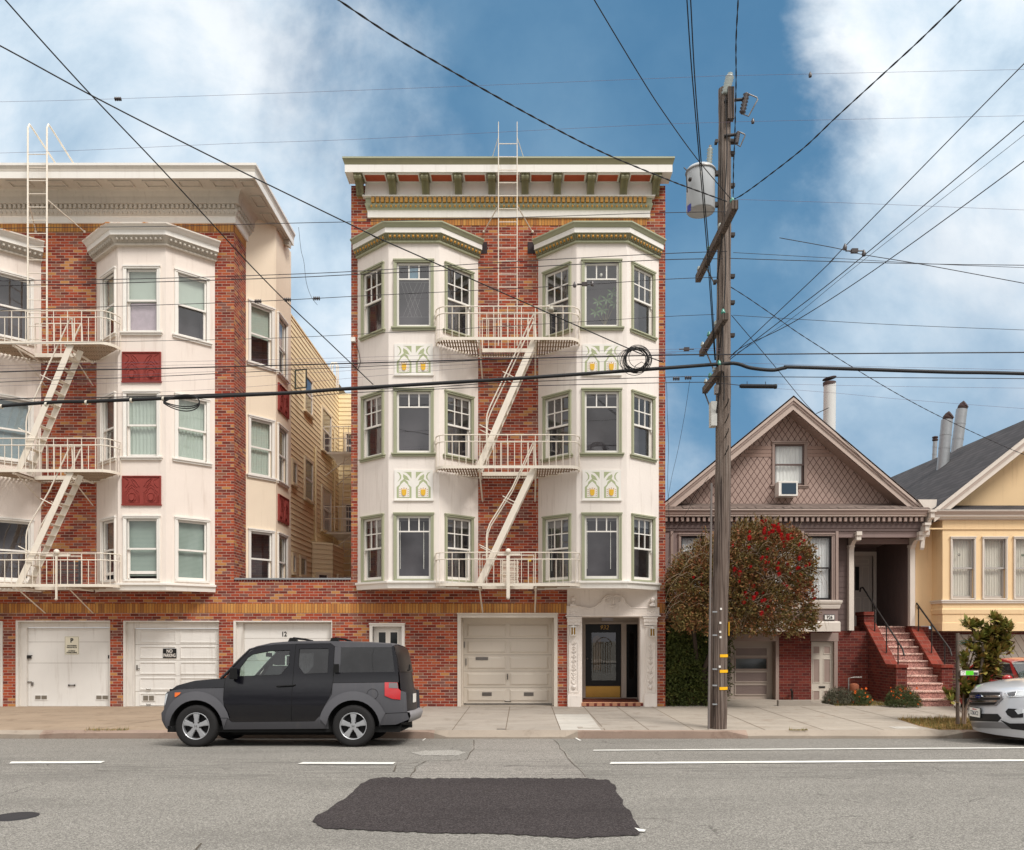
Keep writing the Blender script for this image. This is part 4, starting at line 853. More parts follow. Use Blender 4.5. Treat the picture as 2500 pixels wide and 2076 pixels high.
# open casement
a, zt = fS.pix(714, 896, .03); _, zb = fS.pix(714, 943, .03)
m = MB(); cf = Fr(XS + .03, fS.p(a, 0).y + .3, 1, -.35)
for q in ((0, .03, zb, zt), (.37, .40, zb, zt), (.03, .37, zb, zb + .03), (.03, .37, zt - .03, zt)): m.fb(cf, *q, 0, .03)
w_ = m.build('casement_window', paint('dark_green_sash', (70, 80, 74), .5), yb); m = MB(); m.fq(cf, .03, .37, zb + .03, zt - .03, .015); m.build('pane', GLASS, w_)
# low hip bay at the bottom of the court and the windows of the back wall
m = MB(); xq = XS + .02; yq = 27.2; hb = [(xq, yq - 1.2), (xq + .55, yq - .75), (xq + .55, yq + .9), (xq, yq + 1.3)]
for i in range(3):
    fr = Fr(hb[i][0], hb[i][1], hb[i + 1][0] - hb[i][0], hb[i + 1][1] - hb[i][1]); clap(m, fr, 0, fr.L, 2.0, 4.7)
m.face([(x, y, 4.72) for x, y in hb]); lb = m.build('court_bay', [SID, SHJ], B)
for i, w in ((0, .5), (1, .62)):
    fr = Fr(hb[i][0], hb[i][1], hb[i + 1][0] - hb[i][0], hb[i + 1][1] - hb[i][1]); surf_window(lb, fr, fr.L / 2 - w / 2, fr.L / 2 + w / 2, 2.6, 3.75, n=.04)
def kw(u0, u1, vt, vb, **k):
    a, zt = fK.pix(u0, vt, .03); b, zb = fK.pix(u1, vb, .03); surf_window(yb, fK, a, b, zb, zt, **k)
kw(839, 870, 1055, 1122); kw(838, 872, 1228, 1310); kw(836, 872, 1404, 1440)
m = MB()
for u in (770, 816): a, z = fS.pix(u, 1000, .05); m.tube([fS.p(a, 2.0, .06), fS.p(a, 9.0 if u > 800 else 7.8, .06)], .035, 8)
m.build('drain_pipe', SID, B)
# garages of the left building
WDOOR = paint('white_garage_paint', (228, 225, 219), .6, .05, 2, .08, 40, streak=.28, streakcol=(140, 122, 104))
WJAMB = paint('white_jamb', (220, 215, 207), .65, .06, 2, .08, 40, streak=.35, streakcol=(120, 104, 88))
for gi_, ((a, b, t), style) in enumerate(zip(gars, ('flush', 'panel', 'flush12', 'panel'))):
    m = MB(); jl, jr, hd = ((.21, .01, .17), (.22, .0, .19), (.21, .015, .06), (.2, .05, .17))[gi_]
    m.fb(WF, a, a + .055, GZ, t, -.17, .02); m.fb(WF, a + .055, b, t - .03, t, -.17, .02)
    n = -.12; m.fb(WF, a + .055, a + jl, GZ, t - .03, n - .03, n + .05); m.fb(WF, a + jl, b - jr, t - hd, t - .03, n - .03, n + .05)
    if jr > .005: m.fb(WF, b - jr, b, GZ, t - .03, n - .03, .015)
    q = WF.p; m.face([q(b, GZ, 0), q(b, GZ, -.2), q(b, t, -.2), q(b, t, 0)]); fr_ = m.build('garage_frame', WJAMB, B)
    da, db, dz_ = a + jl + .006, b - jr - .006, t - hd - .006
    if style == 'panel':
        gd2 = panel_door(B, WF, da, db, GZ, dz_, n - .01, 5, 2, WDOOR, marg=.11, gapz=.045, raised=False)
    else:
        m = MB(); m.fb(WF, da, db, GZ, dz_, n - .05, n - .01)
        for z in (.55 * dz_, .82 * dz_): m.fb(WF, da, db, z - .003, z + .003, n - .011, n - .0085, 1)
        gd2 = m.build('garage_door', [WDOOR, paint('seam_dark', (120, 108, 92), .9, 0, 2, 0)], B)
    f = n - .01
    if gi_ == 0:
        for c in (da + .32, db - .24):
            m = MB(); m.fb(WF, c - .16, c + .16, .14, .28, f, f + .012)
            for s2 in (-.075, .075): m.fb(WF, c + s2 - .065, c + s2 + .065, .165, .255, f + .012, f + .016, 1)
            m.build('vent_grille', [WDOOR, paint('vent_dark', (120, 112, 100), .8)], gd2)
        m = MB(); m.tube([WF.p(cxx, .51, f + .03) for cxx in (da + 1.0, da + 1.14)], .012, 6); m.ball(WF.p(da + 1.0, .51, f + .02), .024, 6); m.ball(WF.p(da + 1.14, .51, f + .02), .024, 6); m.build('handle', DMET, gd2)
        for uu, zz in ((da + .02, 1.22), (db - .05, 1.22)): m = MB(); m.fb(WF, uu - .03, uu + .06, zz - .06, zz + .02, f, f + .05); m.tube([WF.p(uu + .02, zz, f + .06), WF.p(uu + .11, zz + .01, f + .06)], .014, 6); m.build('hinge', DMET, gd2)
        m = MB(); m.fb(WF, da + .0, da + .09, .58, .60, f, f + .03); m.fb(WF, da + .08, da + .13, .50, .58, f, f + .03); m.build('padlock', METAL, gd2)
    if gi_ == 1:
        m = MB(); c = da + .33; m.fb(WF, c - .15, c + .15, .12, .27, f, f + .02)
        for s2 in (-.07, .07): m.fb(WF, c + s2 - .06, c + s2 + .06, .135, .255, f + .02, f + .024, 1)
        m.build('vent_grille', [WDOOR, paint('vent_dark', (120, 112, 100), .8)], gd2)
        for zz in (.05, .42): m = MB(); m.tube([WF.p(c - .05, zz, f + .02), WF.p(c - .04, zz - .012, f + .04), WF.p(c + .04, zz - .012, f + .04), WF.p(c + .05, zz, f + .02)], .009, 6); m.build('handle', METAL, gd2)
        m = MB(); m.fb(WF, da + .03, da + .06, .88, 1.0, f, f + .02); m.tube([WF.p(da + .045, .91, f + .03), WF.p(da + .12, .91, f + .03)], .011, 6); m.build('latch', METAL, gd2)
    if gi_ == 2: text('12', .16, WF, gx(690), wz(1549, W), f + .003, paint('black_digits', (22, 22, 22), .6), 'door_number', gd2, sx=.85, bold=.004)
# signs on the garage doors
f = -.12 - .01
sgn = thing('parking_sign', 'cream tow-away sign with a black P on the leftmost white garage door', 'sign', (gx(168), W, wz(1598, W)))
m = MB(); a, b, z0, z1 = gx(151), gx(186), wz(1598.5, W), wz(1554, W); m.fb(WF, a, b, z0, z1, f, f + .006)
for q in ((a + .008, b - .008, z1 - .014, z1 - .010), (a + .008, b - .008, z0 + .010, z0 + .014), (a + .008, a + .012, z0 + .014, z1 - .014), (b - .012, b - .008, z0 + .014, z1 - .014)): m.fb(WF, *q, f + .006, f + .0075, 1)
INK = paint('sign_black', (24, 24, 24), .6, 0, 2, 0)
m.build('sign_plate', [paint('sign_cream', (232, 226, 204), .6, .03), INK], sgn)
text('P', .14, WF, gx(168.5), wz(1564.5, W), f + .009, INK, 'lettering', sgn, ext=.001, bold=.006)
text('UNAUTHORIZED\nVEHICLES WILL BE\n\nAT VEHICLE\nOWNERS EXPENSE', .042, WF, gx(168.5), wz(1585.5, W), f + .009, INK, 'lettering', sgn, ext=.001, sx=.72, bold=.0012)
sgn = thing('parking_sign', 'black NO PARKING sign with white letters on the panelled garage door', 'sign', (gx(409), W, wz(1607, W)))
m = MB(); a, b, z0, z1 = gx(393), gx(426), wz(1607.5, W), wz(1584, W); m.fb(WF, a, b, z0, z1, f + .016, f + .022); m.build('sign_plate', INK, sgn)
WI = paint('sign_white', (220, 214, 206), .6, 0, 2, 0)
text('NO', .115, WF, gx(409.3), wz(1590.5, W), f + .025, WI, 'lettering', sgn, ext=.001, sx=.8, bold=.003); text('PARKING', .115, WF, gx(409.3), wz(1601, W), f + .025, WI, 'lettering', sgn, ext=.001, sx=.62, bold=.003)
# ------------------------------------------------------------------ fire escapes
def strip(m, pts, z0, z1, th=.012, mt=0):
    """vertical flat bar along a plan path of (x, y)"""
    K = len(pts); o = []
    for i in range(K):
        a = Vector(pts[max(i - 1, 0)]); b = Vector(pts[min(i + 1, K - 1)]); d = (b - a).normalized(); n = Vector((d.y, -d.x)) * th / 2; q = Vector(pts[i]); o.append((q + n, q - n))
    rows = [[(a.x, a.y, z0), (a.x, a.y, z1), (b.x, b.y, z1), (b.x, b.y, z0)] for a, b in o]; m.grid(rows, mt, False, close=True); m.face(rows[0], mt); m.face(rows[-1][::-1], mt)
GRATE = paint('weathered_shaded_grating', (150, 128, 104), .8, .12, 6, .2, 60)  # tan for weathering, with the shade of the underside put into the colour
def fire_escape(label, group, XL, wl, wr, XR, zs, nf, stair, ladder, stack, y_front_clip=None):
    root = thing('fire_escape', label, 'fire escape', ((wl + wr) / 2, W - nf, zs[-1]), group)
    arcL = [(XL + .20 - .27 * math.cos(R(a)), .84 + (nf - .84) * math.sin(R(a))) for a in range(0, 91, 15)]
    arcR = [(XR - .20 + .27 * math.cos(R(a)), .84 + (nf - .84) * math.sin(R(a))) for a in range(90, -1, -15)]
    plan = arcL + arcR; pth = [(x, W - n) for x, n in plan]
    def nfx(x):
        for (a, na), (b, nb) in zip(plan, plan[1:]):
            if a <= x <= b: return na + (nb - na) * (x - a) / max(1e-6, b - a)
        return .84
    def nbx(x):
        if x < wl: return .83 * min(1, (wl - x) / (wl - XL)) + .02
        if x > wr: return .83 * min(1, (x - wr) / (XR - wr)) + .02
        return .03
    oa, ob, on0, on1 = wl + .12, wr - .12, .45, nf - .04
    for fi, z in enumerate(zs):
        m = MB(); gm_ = MB(); strip(m, pth, z - .035, z + .03, .014)
        x = XL - .05
        while x < XR + .05:
            b, f = nbx(x), nfx(x) - .01
            if f > b + .04:
                segs = [(b, f)] if not (oa < x < ob) else [(b, on0)]
                for s0, s1 in segs: gm_.box(x - .017, x + .017, W - s1, W - s0, z - .012, z + .004)
            x += .0615
        for nn in (.18, .45, .72, .98):
            xs_ = [x_ / 50 for x_ in range(int((XL - .1) * 50), int((XR + .1) * 50)) if nbx(x_ / 50) < nn < nfx(x_ / 50)]
            if xs_:
                parts = [(xs_[0], xs_[-1])] if nn < .46 else [(xs_[0], oa), (ob, xs_[-1])]
                for a, b in parts: gm_.box(a, b, W - nn - .008, W - nn + .008, z - .030, z - .013)
        m.box(oa, ob, W - on0 - .02, W - on0, z - .06, z + .03)
        strip(m, [(XL - .07, W - .84), (wl + .0, W - .03), (wr, W - .03), (XR + .07, W - .84)], z - .04, z + .0, .012)
        pf = m.build('platform', IRON, root)
        gm_.build('grating', GRATE, pf)
        for x in (wl + .08, wr - .08):
            m = MB(); m.box(x - .02, x + .02, W - nf + .02, W, z - .075, z - .036); m.tube([(x, W - nf + .16, z - .06), (x + (.03 if x < (wl + wr) / 2 else -.0), W - .01, z - .60)], .018, 4, sm=False); m.build('bracket', IRON, root)
        m = MB(); h1, h2 = (.73, .575)
        for h in (h1, h2): m.tube([(x, y, z + h) for x, y in pth], .0135, 6)
        ln = [0]
        for a, b in zip(pth, pth[1:]): ln.append(ln[-1] + math.hypot(b[0] - a[0], b[1] - a[1]))
        n = int(ln[-1] / .154)
        for i in range(n + 1):
            s_ = ln[-1] * i / n
            for j in range(len(ln) - 1):
                if ln[j] <= s_ <= ln[j + 1] + 1e-6: t = (s_ - ln[j]) / (ln[j + 1] - ln[j]); x = pth[j][0] + (pth[j + 1][0] - pth[j][0]) * t; y = pth[j][1] + (pth[j + 1][1] - pth[j][1]) * t; break
            m.tube([(x, y, z), (x, y, z + (h1 if i % 2 == 0 else h2))], .0095, 5)
        m.build('railing', IRON, root)
        m = MB(); m.tube([(oa, W - on0, z + .02), (oa, W - on0, z + .74), (ob, W - on0, z + .74), (ob, W - on0, z + .02)], .016, 6)
        if fi < len(zs) - 1:
            x = oa + .15
            while x < ob - .05: m.tube([(x, W - on0, z), (x, W - on0, z + .74)], .0095, 5); x += .154
        m.build('stairwell_guard', IRON, root)
    xt, xb, na, nb = stair
    for zT, zB in zip(zs, zs[1:]):
        st = MB(); A_, B_ = (xt, zT - .02), (xb, zB + .0); d = Vector((B_[0] - A_[0], B_[1] - A_[1])); L = d.length; d /= L; nrm = Vector((-d.y, d.x)) * .07
        for n in (na, nb):
            q = [(A_[0] + nrm.x, A_[1] + nrm.y), (A_[0] - nrm.x, A_[1] - nrm.y), (B_[0] - nrm.x, B_[1] - nrm.y), (B_[0] + nrm.x, B_[1] + nrm.y)]; st.prism(WF, q, n - .008, n + .008)
        so2 = st.build('stair', IRON, root)
        K = 11
        for i in range(1, K):
            t = i / K; x = A_[0] + (B_[0] - A_[0]) * t; z = A_[1] + (B_[1] - A_[1]) * t; m = MB(); m.fb(WF, x - .07, x + .07, z - .008, z + .008, min(na, nb) + .008, max(na, nb) - .008); m.build('tread', IRON, so2)
        m = MB(); up = Vector((-nrm.x, -nrm.y)).normalized() if nrm.y < 0 else nrm.normalized()
        for n in (na, nb):
            hp = [(xt + .0, zT + .60), (xt - .05, zT + .50), (xt - .50, zT - .47), (xb + .27, zB + 1.42), (xb + .20, zB + 1.24), (xb + .18, zB + 1.1), (xb + .18, zB + .35)]
            m.tube([WF.p(x, z, n) for x, z in hp], .0165, 6)
            if n == na or True:
                for t in (.30, .72):
                    x = A_[0] + (B_[0] - A_[0]) * t; z = A_[1] + (B_[1] - A_[1]) * t; m.tube([WF.p(x, z, n), WF.p(x - .335, z + .17, n)], .012, 5)
            m.tube([WF.p(xt + .02, zT + .6, n), WF.p(xt + .05, zT, n)], .016, 5)
        m.build('handrail', IRON, so2)
    xa, xb2, nl, z0, z1, goose = ladder
    m = MB()
    for x in (xa, xb2):
        if goose: m.tube([WF.p(x, z0, nl), WF.p(x, z1 - .12, nl), WF.p(x, z1, nl - .06), WF.p(x, z1 - .03, nl - .22), (x, W + 1.6, 12.85)], .02, 6)
        else:
            m.tube([WF.p(x, z0, nl), WF.p(x, 13.2, nl)], .013, 6); m.tube([WF.p(x, 13.2, nl), WF.p(x, z1, nl)], .009, 5)
            s_ = -1 if x == xa else 1; m.tube([WF.p(x, 13.38, nl), WF.p(x + s_ * .17, 13.03, .40)], .008, 5)
    z = z0 + .15
    while z < (z1 - .45 if not goose else z1 - .5): m.tube([WF.p(xa, z, nl), WF.p(xb2, z, nl)], .0105, 5); z += .305
    ld = m.build('roof_ladder', IRON, root)
    for x, s_ in ((xa, -1), (xb2, 1)):
        m = MB(); m.tube([WF.p(x, 11.78, nl), WF.p(x + s_ * .37, 11.5, .02)], .014, 5); m.ball(WF.p(x + s_ * .37, 11.5, .03), .035, 6); m.build('wall_stay', IRON, ld)
    z = zs[-1]; sx0, sx1, smat = stack
    m = MB(); k = 0; zz = z + .05
    while zz < z + .60:
        m.tube([WF.p(sx0 + .01 * math.sin(k * 2.1), zz, .62 + .02 * math.sin(k)), WF.p(sx1 + .008 * math.sin(k * 1.3), zz + .006 * math.sin(k * 1.7), .62)], .013, 6); k += 1; zz += .031
    for x in (sx0 + .03, sx1 - .03): m.box(x - .012, x + .012, W - .66, W - .60, z + .03, z + .63)
    m.build('folded_drop_ladder', smat, root)
    m = MB(); x = (sx0 + sx1) / 2 - .03 if smat is IRON else (sx0 + sx1) / 2 + .10
    pw_ = .038 if smat is IRON else .016; m.box(x - pw_, x + pw_, W - nf - .06, W - nf - .02, z - .30, z + .66); m.lathe((x, W - nf - .05, z - .30), [(.0, -.05), (.034, -.03), (.038, 0)], 10)
    m.lathe(WF.p(x, z + .76, nf + .03), [(0, -.03), (.055, -.03), (.06, 0), (.055, .03), (0, .03)], 14, axis='y'); m.box(x - .25, x + .28, W - nf, W - nf + .05, z + .66, z + .71)
    m.build('slide_post', IRON, root)
    return root
fe = fire_escape('cream iron fire escape with zigzag stairs between the two bays of the middle house', 'fire escapes on the street fronts', -1.868, -1.0, .457, 1.33, [8.49, 5.565, 2.882], 1.2, (.33, -.935, 1.1, .62), (-.489, -.053, .70, 8.5, 13.74, False), (-.43, -.02, IRON))
m = MB(); q = P(1345, 752, W - 1.24); m.tube([q + Vector((0, 0, .08)), q + Vector((.0, 0, -.02))], .012); m.lathe(q + Vector((0, -.02, -.05)), [(0, .07), (.05, .06), (.075, .0), (.07, -.03), (0, -.035)], 14); m.build('flood_lamp', paint('lamp_grey', (170, 165, 150), .3), fe)
m = MB(); m.box(.19, .27, W - 1.05, W - 1.04, 3.42, 3.47); m.build('warning_label', paint('yellow_label', (232, 196, 40), .5), fe)
fe2 = fire_escape('cream iron fire escape with open-tread stairs on the left brick house', 'fire escapes on the street fronts', -12.47, -11.60, -10.255, -9.34, [8.375, 5.47, 2.86], 1.25, (-10.22, -11.42, 1.2, .78), (-11.34, -10.90, .97, 8.4, 13.55, True), (-10.90, -10.30, paint('dark_galvanised', (96, 96, 98), .45, .15, 9, .1, metal=.5)))
# small fire escape at the back of the court
f3 = thing('fire_escape', 'small cream fire escape far back in the yellow clapboard court', 'fire escape', (-6.1, 28.6, 5.2))
for z in (7.92, 5.22):
    m = MB(); x0, x1, y0, y1 = XS + .03, XS + 1.0, 27.6, 29.5
    y = y0
    while y < y1: m.box(x0, x1, y, y + .04, z - .01, z + .01); y += .075
    for q in ((x0, x1, y0, y0 + .02), (x0, x1, y1 - .02, y1), (x1 - .02, x1, y0 + .02, y1 - .02)): m.box(*q, z - .06, z + .012)
    m.build('platform', IRON, f3); m = MB()
    for h in (.85, .45): m.tube([(x0, y0, z + h), (x1, y0, z + h), (x1, y1, z + h)], .014, 5)
    for k in range(7): m.tube([(x0 + (x1 - x0) * k / 6, y0, z), (x0 + (x1 - x0) * k / 6, y0, z + .85)], .009, 4)
    for k in range(8): m.tube([(x1, y0 + (y1 - y0) * k / 7, z), (x1, y0 + (y1 - y0) * k / 7, z + .85)], .009, 4)
    m.build('railing', IRON, f3)
    m = MB(); m.tube([(x1, y0 + .1, z - .05), (x0, y0 + .1, z - .8)], .018, 4); m.tube([(x1, y1 - .1, z - .05), (x0, y1 - .1, z - .8)], .018, 4); m.build('bracket', IRON, f3)
m = MB()
for (y0, z0, y1, z1) in ((28.3, 7.9, 27.9, 5.25), (28.3, 5.2, 27.9, 2.5)):
    for x in (XS + .55, XS + .9): m.tube([(x, y0, z0 + .7), (x, y0, z0), (x, y1, z1)], .016, 5)
    for k in range(11): t = k / 11; m.tube([(XS + .55, y0 + (y1 - y0) * t, z0 + (z1 - z0) * t), (XS + .9, y0 + (y1 - y0) * t, z0 + (z1 - z0) * t)], .012, 4)
m.build('ladder', IRON, f3)
# ------------------------------------------------------------------ 926: taupe gabled cottage
YH = 22.0; HF = Fr(0, YH)
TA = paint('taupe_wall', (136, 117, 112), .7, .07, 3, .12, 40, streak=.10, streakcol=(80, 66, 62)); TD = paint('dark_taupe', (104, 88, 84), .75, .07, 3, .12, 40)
TL = paint('light_taupe_trim', (190, 172, 160), .6, .06, 3, .1, 40, streak=.14, streakcol=(120, 100, 90)); TM = paint('mid_taupe_trim', (158, 138, 128), .65, .06, 3, .1, 40)
OFFW = paint('off_white_trim', (218, 208, 196), .6, .05, 3, .1, 40, streak=.12, streakcol=(140, 120, 108))
RBR = brick('deep_red_brick', [((116, 50, 42), 4), ((104, 44, 38), 4), ((126, 60, 48), 2), ((92, 40, 36), 2)], (146, 118, 104), bw=.2, bh=.072, ms=.004)
RCAP = brick('cap_red_brick', [((142, 64, 50), 4), ((128, 56, 44), 3)], (150, 116, 102), bw=.2, bh=.1, ms=.004)
def shingles(name, c1, c2, bw=.22, bh=.14):
    m, t, b = newmat(name); uv = t.new('ShaderNodeTexCoord').outputs['UV']; o = t.new('ShaderNodeTexCoord').outputs['Object']
    br = t.new('ShaderNodeTexBrick', {'Vector': uv, 'Color1': (0, 0, 0, 1), 'Color2': (1, 1, 1, 1), 'Mortar': (.5, .5, .5, 1), 'Scale': 1, 'Mortar Size': .006, 'Brick Width': bw, 'Row Height': bh}, offset=.5)
    c = t.ramp(br.outputs['Color'], [(0, srgb(*c1)), (1, srgb(*c2))]); sp = t.new('ShaderNodeSeparateXYZ', {0: uv}); f = t.math('FRACT', t.math('DIVIDE', sp.outputs[1], bh))
    c = t.mix(t.smooth(f, .25, .0), c, srgb(*[x * .45 for x in c1])); c = t.mix(t.math('MULTIPLY', t.noise(o, 60, 3), .5), c, srgb(*[x * .6 for x in c1]))
    t.l.new(c, b.inputs['Base Color']); b.inputs['Roughness'].default_value = .9; bn = t.new('ShaderNodeBump', {'Strength': .6, 'Distance': .01, 'Height': f}); t.l.new(bn.outputs[0], b.inputs['Normal']); return m
SHB = shingles('brown_shingles', (112, 96, 88), (138, 122, 112)); SHD = shingles('charcoal_shingles', (54, 52, 54), (78, 74, 76), .3, .135)
def diamond():
    m, t, b = newmat('diamond_shingles'); uv = t.new('ShaderNodeTexCoord').outputs['UV']; sp = t.new('ShaderNodeSeparateXYZ', {0: uv})
    x = t.math('ADD', t.math('DIVIDE', sp.outputs[0], .168), t.math('MULTIPLY', t.math('SUBTRACT', t.noise(uv, 6, 2), .5), .12)); y = t.math('DIVIDE', sp.outputs[1], .25)
    fa = t.math('FRACT', t.math('ADD', x, y)); fb_ = t.math('FRACT', t.math('SUBTRACT', x, y)); e = t.math('MINIMUM', t.math('MINIMUM', fa, t.math('SUBTRACT', 1, fa)), t.math('MINIMUM', fb_, t.math('SUBTRACT', 1, fb_)))
    ln = t.smooth(e, .07, .03); n = t.noise(uv, 5, 5, .65); c = t.mix(n, srgb(158, 134, 124), srgb(184, 160, 148)); c = t.mix(ln, c, srgb(84, 58, 50)); t.l.new(c, b.inputs['Base Color']); b.inputs['Roughness'].default_value = .8
    bn = t.new('ShaderNodeBump', {'Strength': .7, 'Distance': .012, 'Height': t.math('SUBTRACT', 1, ln)}); t.l.new(bn.outputs[0], b.inputs['Normal']); return m
DIA = diamond()
C_ = thing('cottage', 'taupe gabled cottage with diamond shingles and red brick steps, behind the utility pole', 'house', (7.2, YH, 0))
def rake(par, xr, zr, xe0, xe1, ze, Yf, th, mats, yback, roofmat, over=.5):
    """roof planes, rake boards and soffits of a street-facing gable"""
    m = MB()
    for xe in (xe0, xe1):
        q = [(xe, Yf - .03, ze + .01), (xr, Yf - .03, zr + .01), (xr, yback, zr + .01), (xe, yback, ze + .01)]; m.face(q if xe < xr else q[::-1])
        q = [(xe, Yf - .03, ze - .04), (xr, Yf - .03, zr - .04), (xr, Yf - .03, zr + .01), (xe, Yf - .03, ze + .01)]; m.face(q)
    ro = m.build('roof', roofmat, par)
    b = MB(); fr = Fr(0, Yf)
    for xe in (xe0, xe1):
        for a, c, n in ((.0, .12, .03), (.12, .20, .005), (.20, th, -.02)):
            k = [(xe, ze - a), (xr, zr - a), (xr, zr - c), (xe, ze - c)]; b.prism(fr, k, -.06, n, mt if (mt := (0 if a != .12 else 1)) else 0)
        b.face([(xe, Yf, ze - th), (xr, Yf, zr - th), (xr, Yf + over, zr - th), (xe, Yf + over, ze - th)], 1)
    b.build('rake_board', mats, ro); return ro
ro = rake(C_, 7.19, 8.01, 3.56, 10.72, 5.02, 21.5, .36, [TL, TM], 33, SHB)
# gable wall with the attic window
gx0, gx1, gz0, gz1 = 6.78, 7.72, 5.68, 6.93
sl_ = (8.01 - 5.02) / (10.72 - 7.19); ga = MB(); zt = lambda x: 8.01 - .08 - abs(x - 7.19) * sl_ * 1.0
def gpoly(x0, x1, zlo, zhi=None):
    pts = [(x0, zlo), (x1, zlo)]
    if zhi is None: 
        pts.append((x1, max(zlo, zt(x1)))); 
        if x0 < 7.19 < x1: pts.append((7.19, zt(7.19)))
        pts.append((x0, max(zlo, zt(x0))))
    else: pts += [(x1, zhi), (x0, zhi)]
    return pts
hz0, hz1 = 5.20, 9
xl = 7.19 - (8.01 - .08 - 5.2) / sl_; xr_ = 7.19 + (8.01 - .08 - 5.2) / sl_
ho = (gx0 + .07, gx1 - .07, gz0 + .07, gz1 - .07)
ga.face([HF.p(*q) for q in [(xl, 5.2), (ho[0], 5.2), (ho[0], zt(ho[0]))]]); ga.face([HF.p(*q) for q in [(ho[1], 5.2), (xr_, 5.2), (ho[1], zt(ho[1]))]])
ga.face([HF.p(*q) for q in [(ho[0], 5.2), (ho[1], 5.2), (ho[1], ho[2]), (ho[0], ho[2])]]); ga.face([HF.p(*q) for q in [(ho[0], ho[3]), (ho[1], ho[3]), (ho[1], zt(ho[1])), (7.19, zt(7.19)), (ho[0], zt(ho[0]))]])
gw = ga.build('gable_wall', DIA, C_)
zb0, zb1 = 6.52, 6.82
for a, c in ((7.19 - (7.67 - zb0) / sl_, gx0), (gx1, 7.19 + (7.67 - zb0) / sl_)):
    b = MB()
    for k in range(3):
        z0 = zb0 + k * .1; z1 = z0 + .09; e0 = 7.19 - (7.67 - z1) / sl_ if a < gx0 else a; e1 = 7.19 + (7.67 - z1) / sl_ if c > gx1 else c; b.fb(HF, max(a, e0) if a < gx0 else a, min(c, e1) if c > gx1 else c, z0, z1, 0, .012 + .003 * k)
    b.build('shingle_band', paint('plain_shingle', (160, 134, 122), .8, .08, 4, .2), gw)
window(C_, HF, gx0, gx1, gz0, gz1, TM, TD, 'dh', cw=.07, cover='curtain', coverm=paint('white_sheer', (236, 234, 232), .9, .03, 5), sill=True, silln=.05)
# soffit shadow board under the rake, pent roof, gutter cornice
m = MB(); pth = [(3.56, 21.5), (10.62, 21.5)]
m.face([(3.56, 21.28, 5.0), (10.7, 21.28, 5.0), (10.7, YH + .01, 5.27), (3.56, YH + .01, 5.27)])
for i in range(30):
    x = 3.56 + i * .238; m.face([(x, 21.26, 5.005 + rnd.uniform(0, .02)), (x + .22, 21.26, 5.005 + rnd.uniform(0, .02)), (x + .22, 21.6, 5.15), (x, 21.6, 5.15)])
m.build('pent_roof', SHB, C_)
m = MB(); m.sweep(pth, [(0, 4.46), (.03, 4.46), (.03, 4.53), (.045, 4.54), (.045, 4.64), (.06, 4.65), (.06, 4.665), (.03, 4.67), (.03, 4.82), (.17, 4.83), (.17, 4.87), (.19, 4.88), (.20, 4.93), (.235, 4.98), (.235, 5.01), (0, 5.02)], [0, 0, 0, 0, 0, 0, 0, 0, 1, 1, 1, 2, 2, 1, 1])
cg = m.build('gutter_cornice', [TD, TL, TM], C_); m = MB(); x = 3.65
while x < 10.55: m.box(x, x + .07, 21.36, 21.47, 4.70, 4.81); x += .142
m.build('dentil_row', TM, cg)
# body
bx1 = 8.36; BF = Fr(0, 21.5)
ws = [(4.17, 4.92, 2.64, 4.40), (6.62, 7.40, 2.64, 4.40), (7.49, 8.26, 2.64, 4.40)]
m = MB(); m.wall(BF, 3.56, bx1, 1.84, 4.47, [(a + .07, b_ - .07, c + .02, d - .07) for a, b_, c, d in ws], rev=.1); m.face([(bx1, 21.5, 1.84), (bx1, YH, 1.84), (bx1, YH, 4.47), (bx1, 21.5, 4.47)]); m.face([(3.56, 21.5, 1.845), (3.56, YH, 1.845), (bx1, YH, 1.845), (bx1, 21.5, 1.845)])
bb = m.build('bay', TA, C_)
for a, b_, c, d in ws: window(C_, BF, a, b_, c - .035, d, TM, paint('dark_sash', (42, 38, 38), .5), 'dh', cw=.07, sill=False, cover='curtain', coverm=LACE)
m = MB()
for x in (4.0, 5.05, 6.5, 7.43, 8.33): m.fb(BF, x - .035, x + .035, 2.66, 4.46, 0, .03)
m.sweep([(3.56, 21.5), (bx1, 21.5), (bx1, YH)], [(0, 2.42), (.035, 2.43), (.05, 2.50), (.05, 2.54), (.075, 2.56), (.09, 2.61), (.09, 2.64), (0, 2.655)], [1] * 7)
m.sweep([(3.56, 21.5), (bx1, 21.5), (bx1, YH)], [(0, 1.83), (.05, 1.83), (.05, 2.06), (.035, 2.09), (0, 2.10)], [1] * 4); m.build('bay_moulding', [TM, OFFW], bb)
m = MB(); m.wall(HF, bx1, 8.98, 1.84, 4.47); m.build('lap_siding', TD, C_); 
m = MB()
for k in range(18): m.fb(HF, bx1, 8.8, 1.86 + k * .145, 1.995 + k * .145, .0, .012 + .0)
m.build('siding_board', TD, C_)
m = MB(); gd_ = (4.7, 6.96, -.6, 1.57); sd_ = (7.84, 8.54, -.6, 1.57)
m.wall(HF, 3.56, 9.37, -.6, 1.84, [gd_, sd_], rev=.3); bw_ = m.build('brick_base', RBR, C_); m = MB(); m.wall(HF, 10.52, 11.0, -.3, 1.97); m.build('brick_base', RBR, C_)
m = MB(); m.fb(HF, 4.62, 6.96, 1.57, 1.80, 0, .03); m.fb(HF, 7.82, 8.56, 1.57, 1.80, 0, .025); m.fb(HF, 6.88, 6.965, -.5, 1.57, -.34, .02); m.fb(HF, 8.45, 8.545, -.3, 1.57, -.2, .02); m.build('lintel_board', TM, bw_)
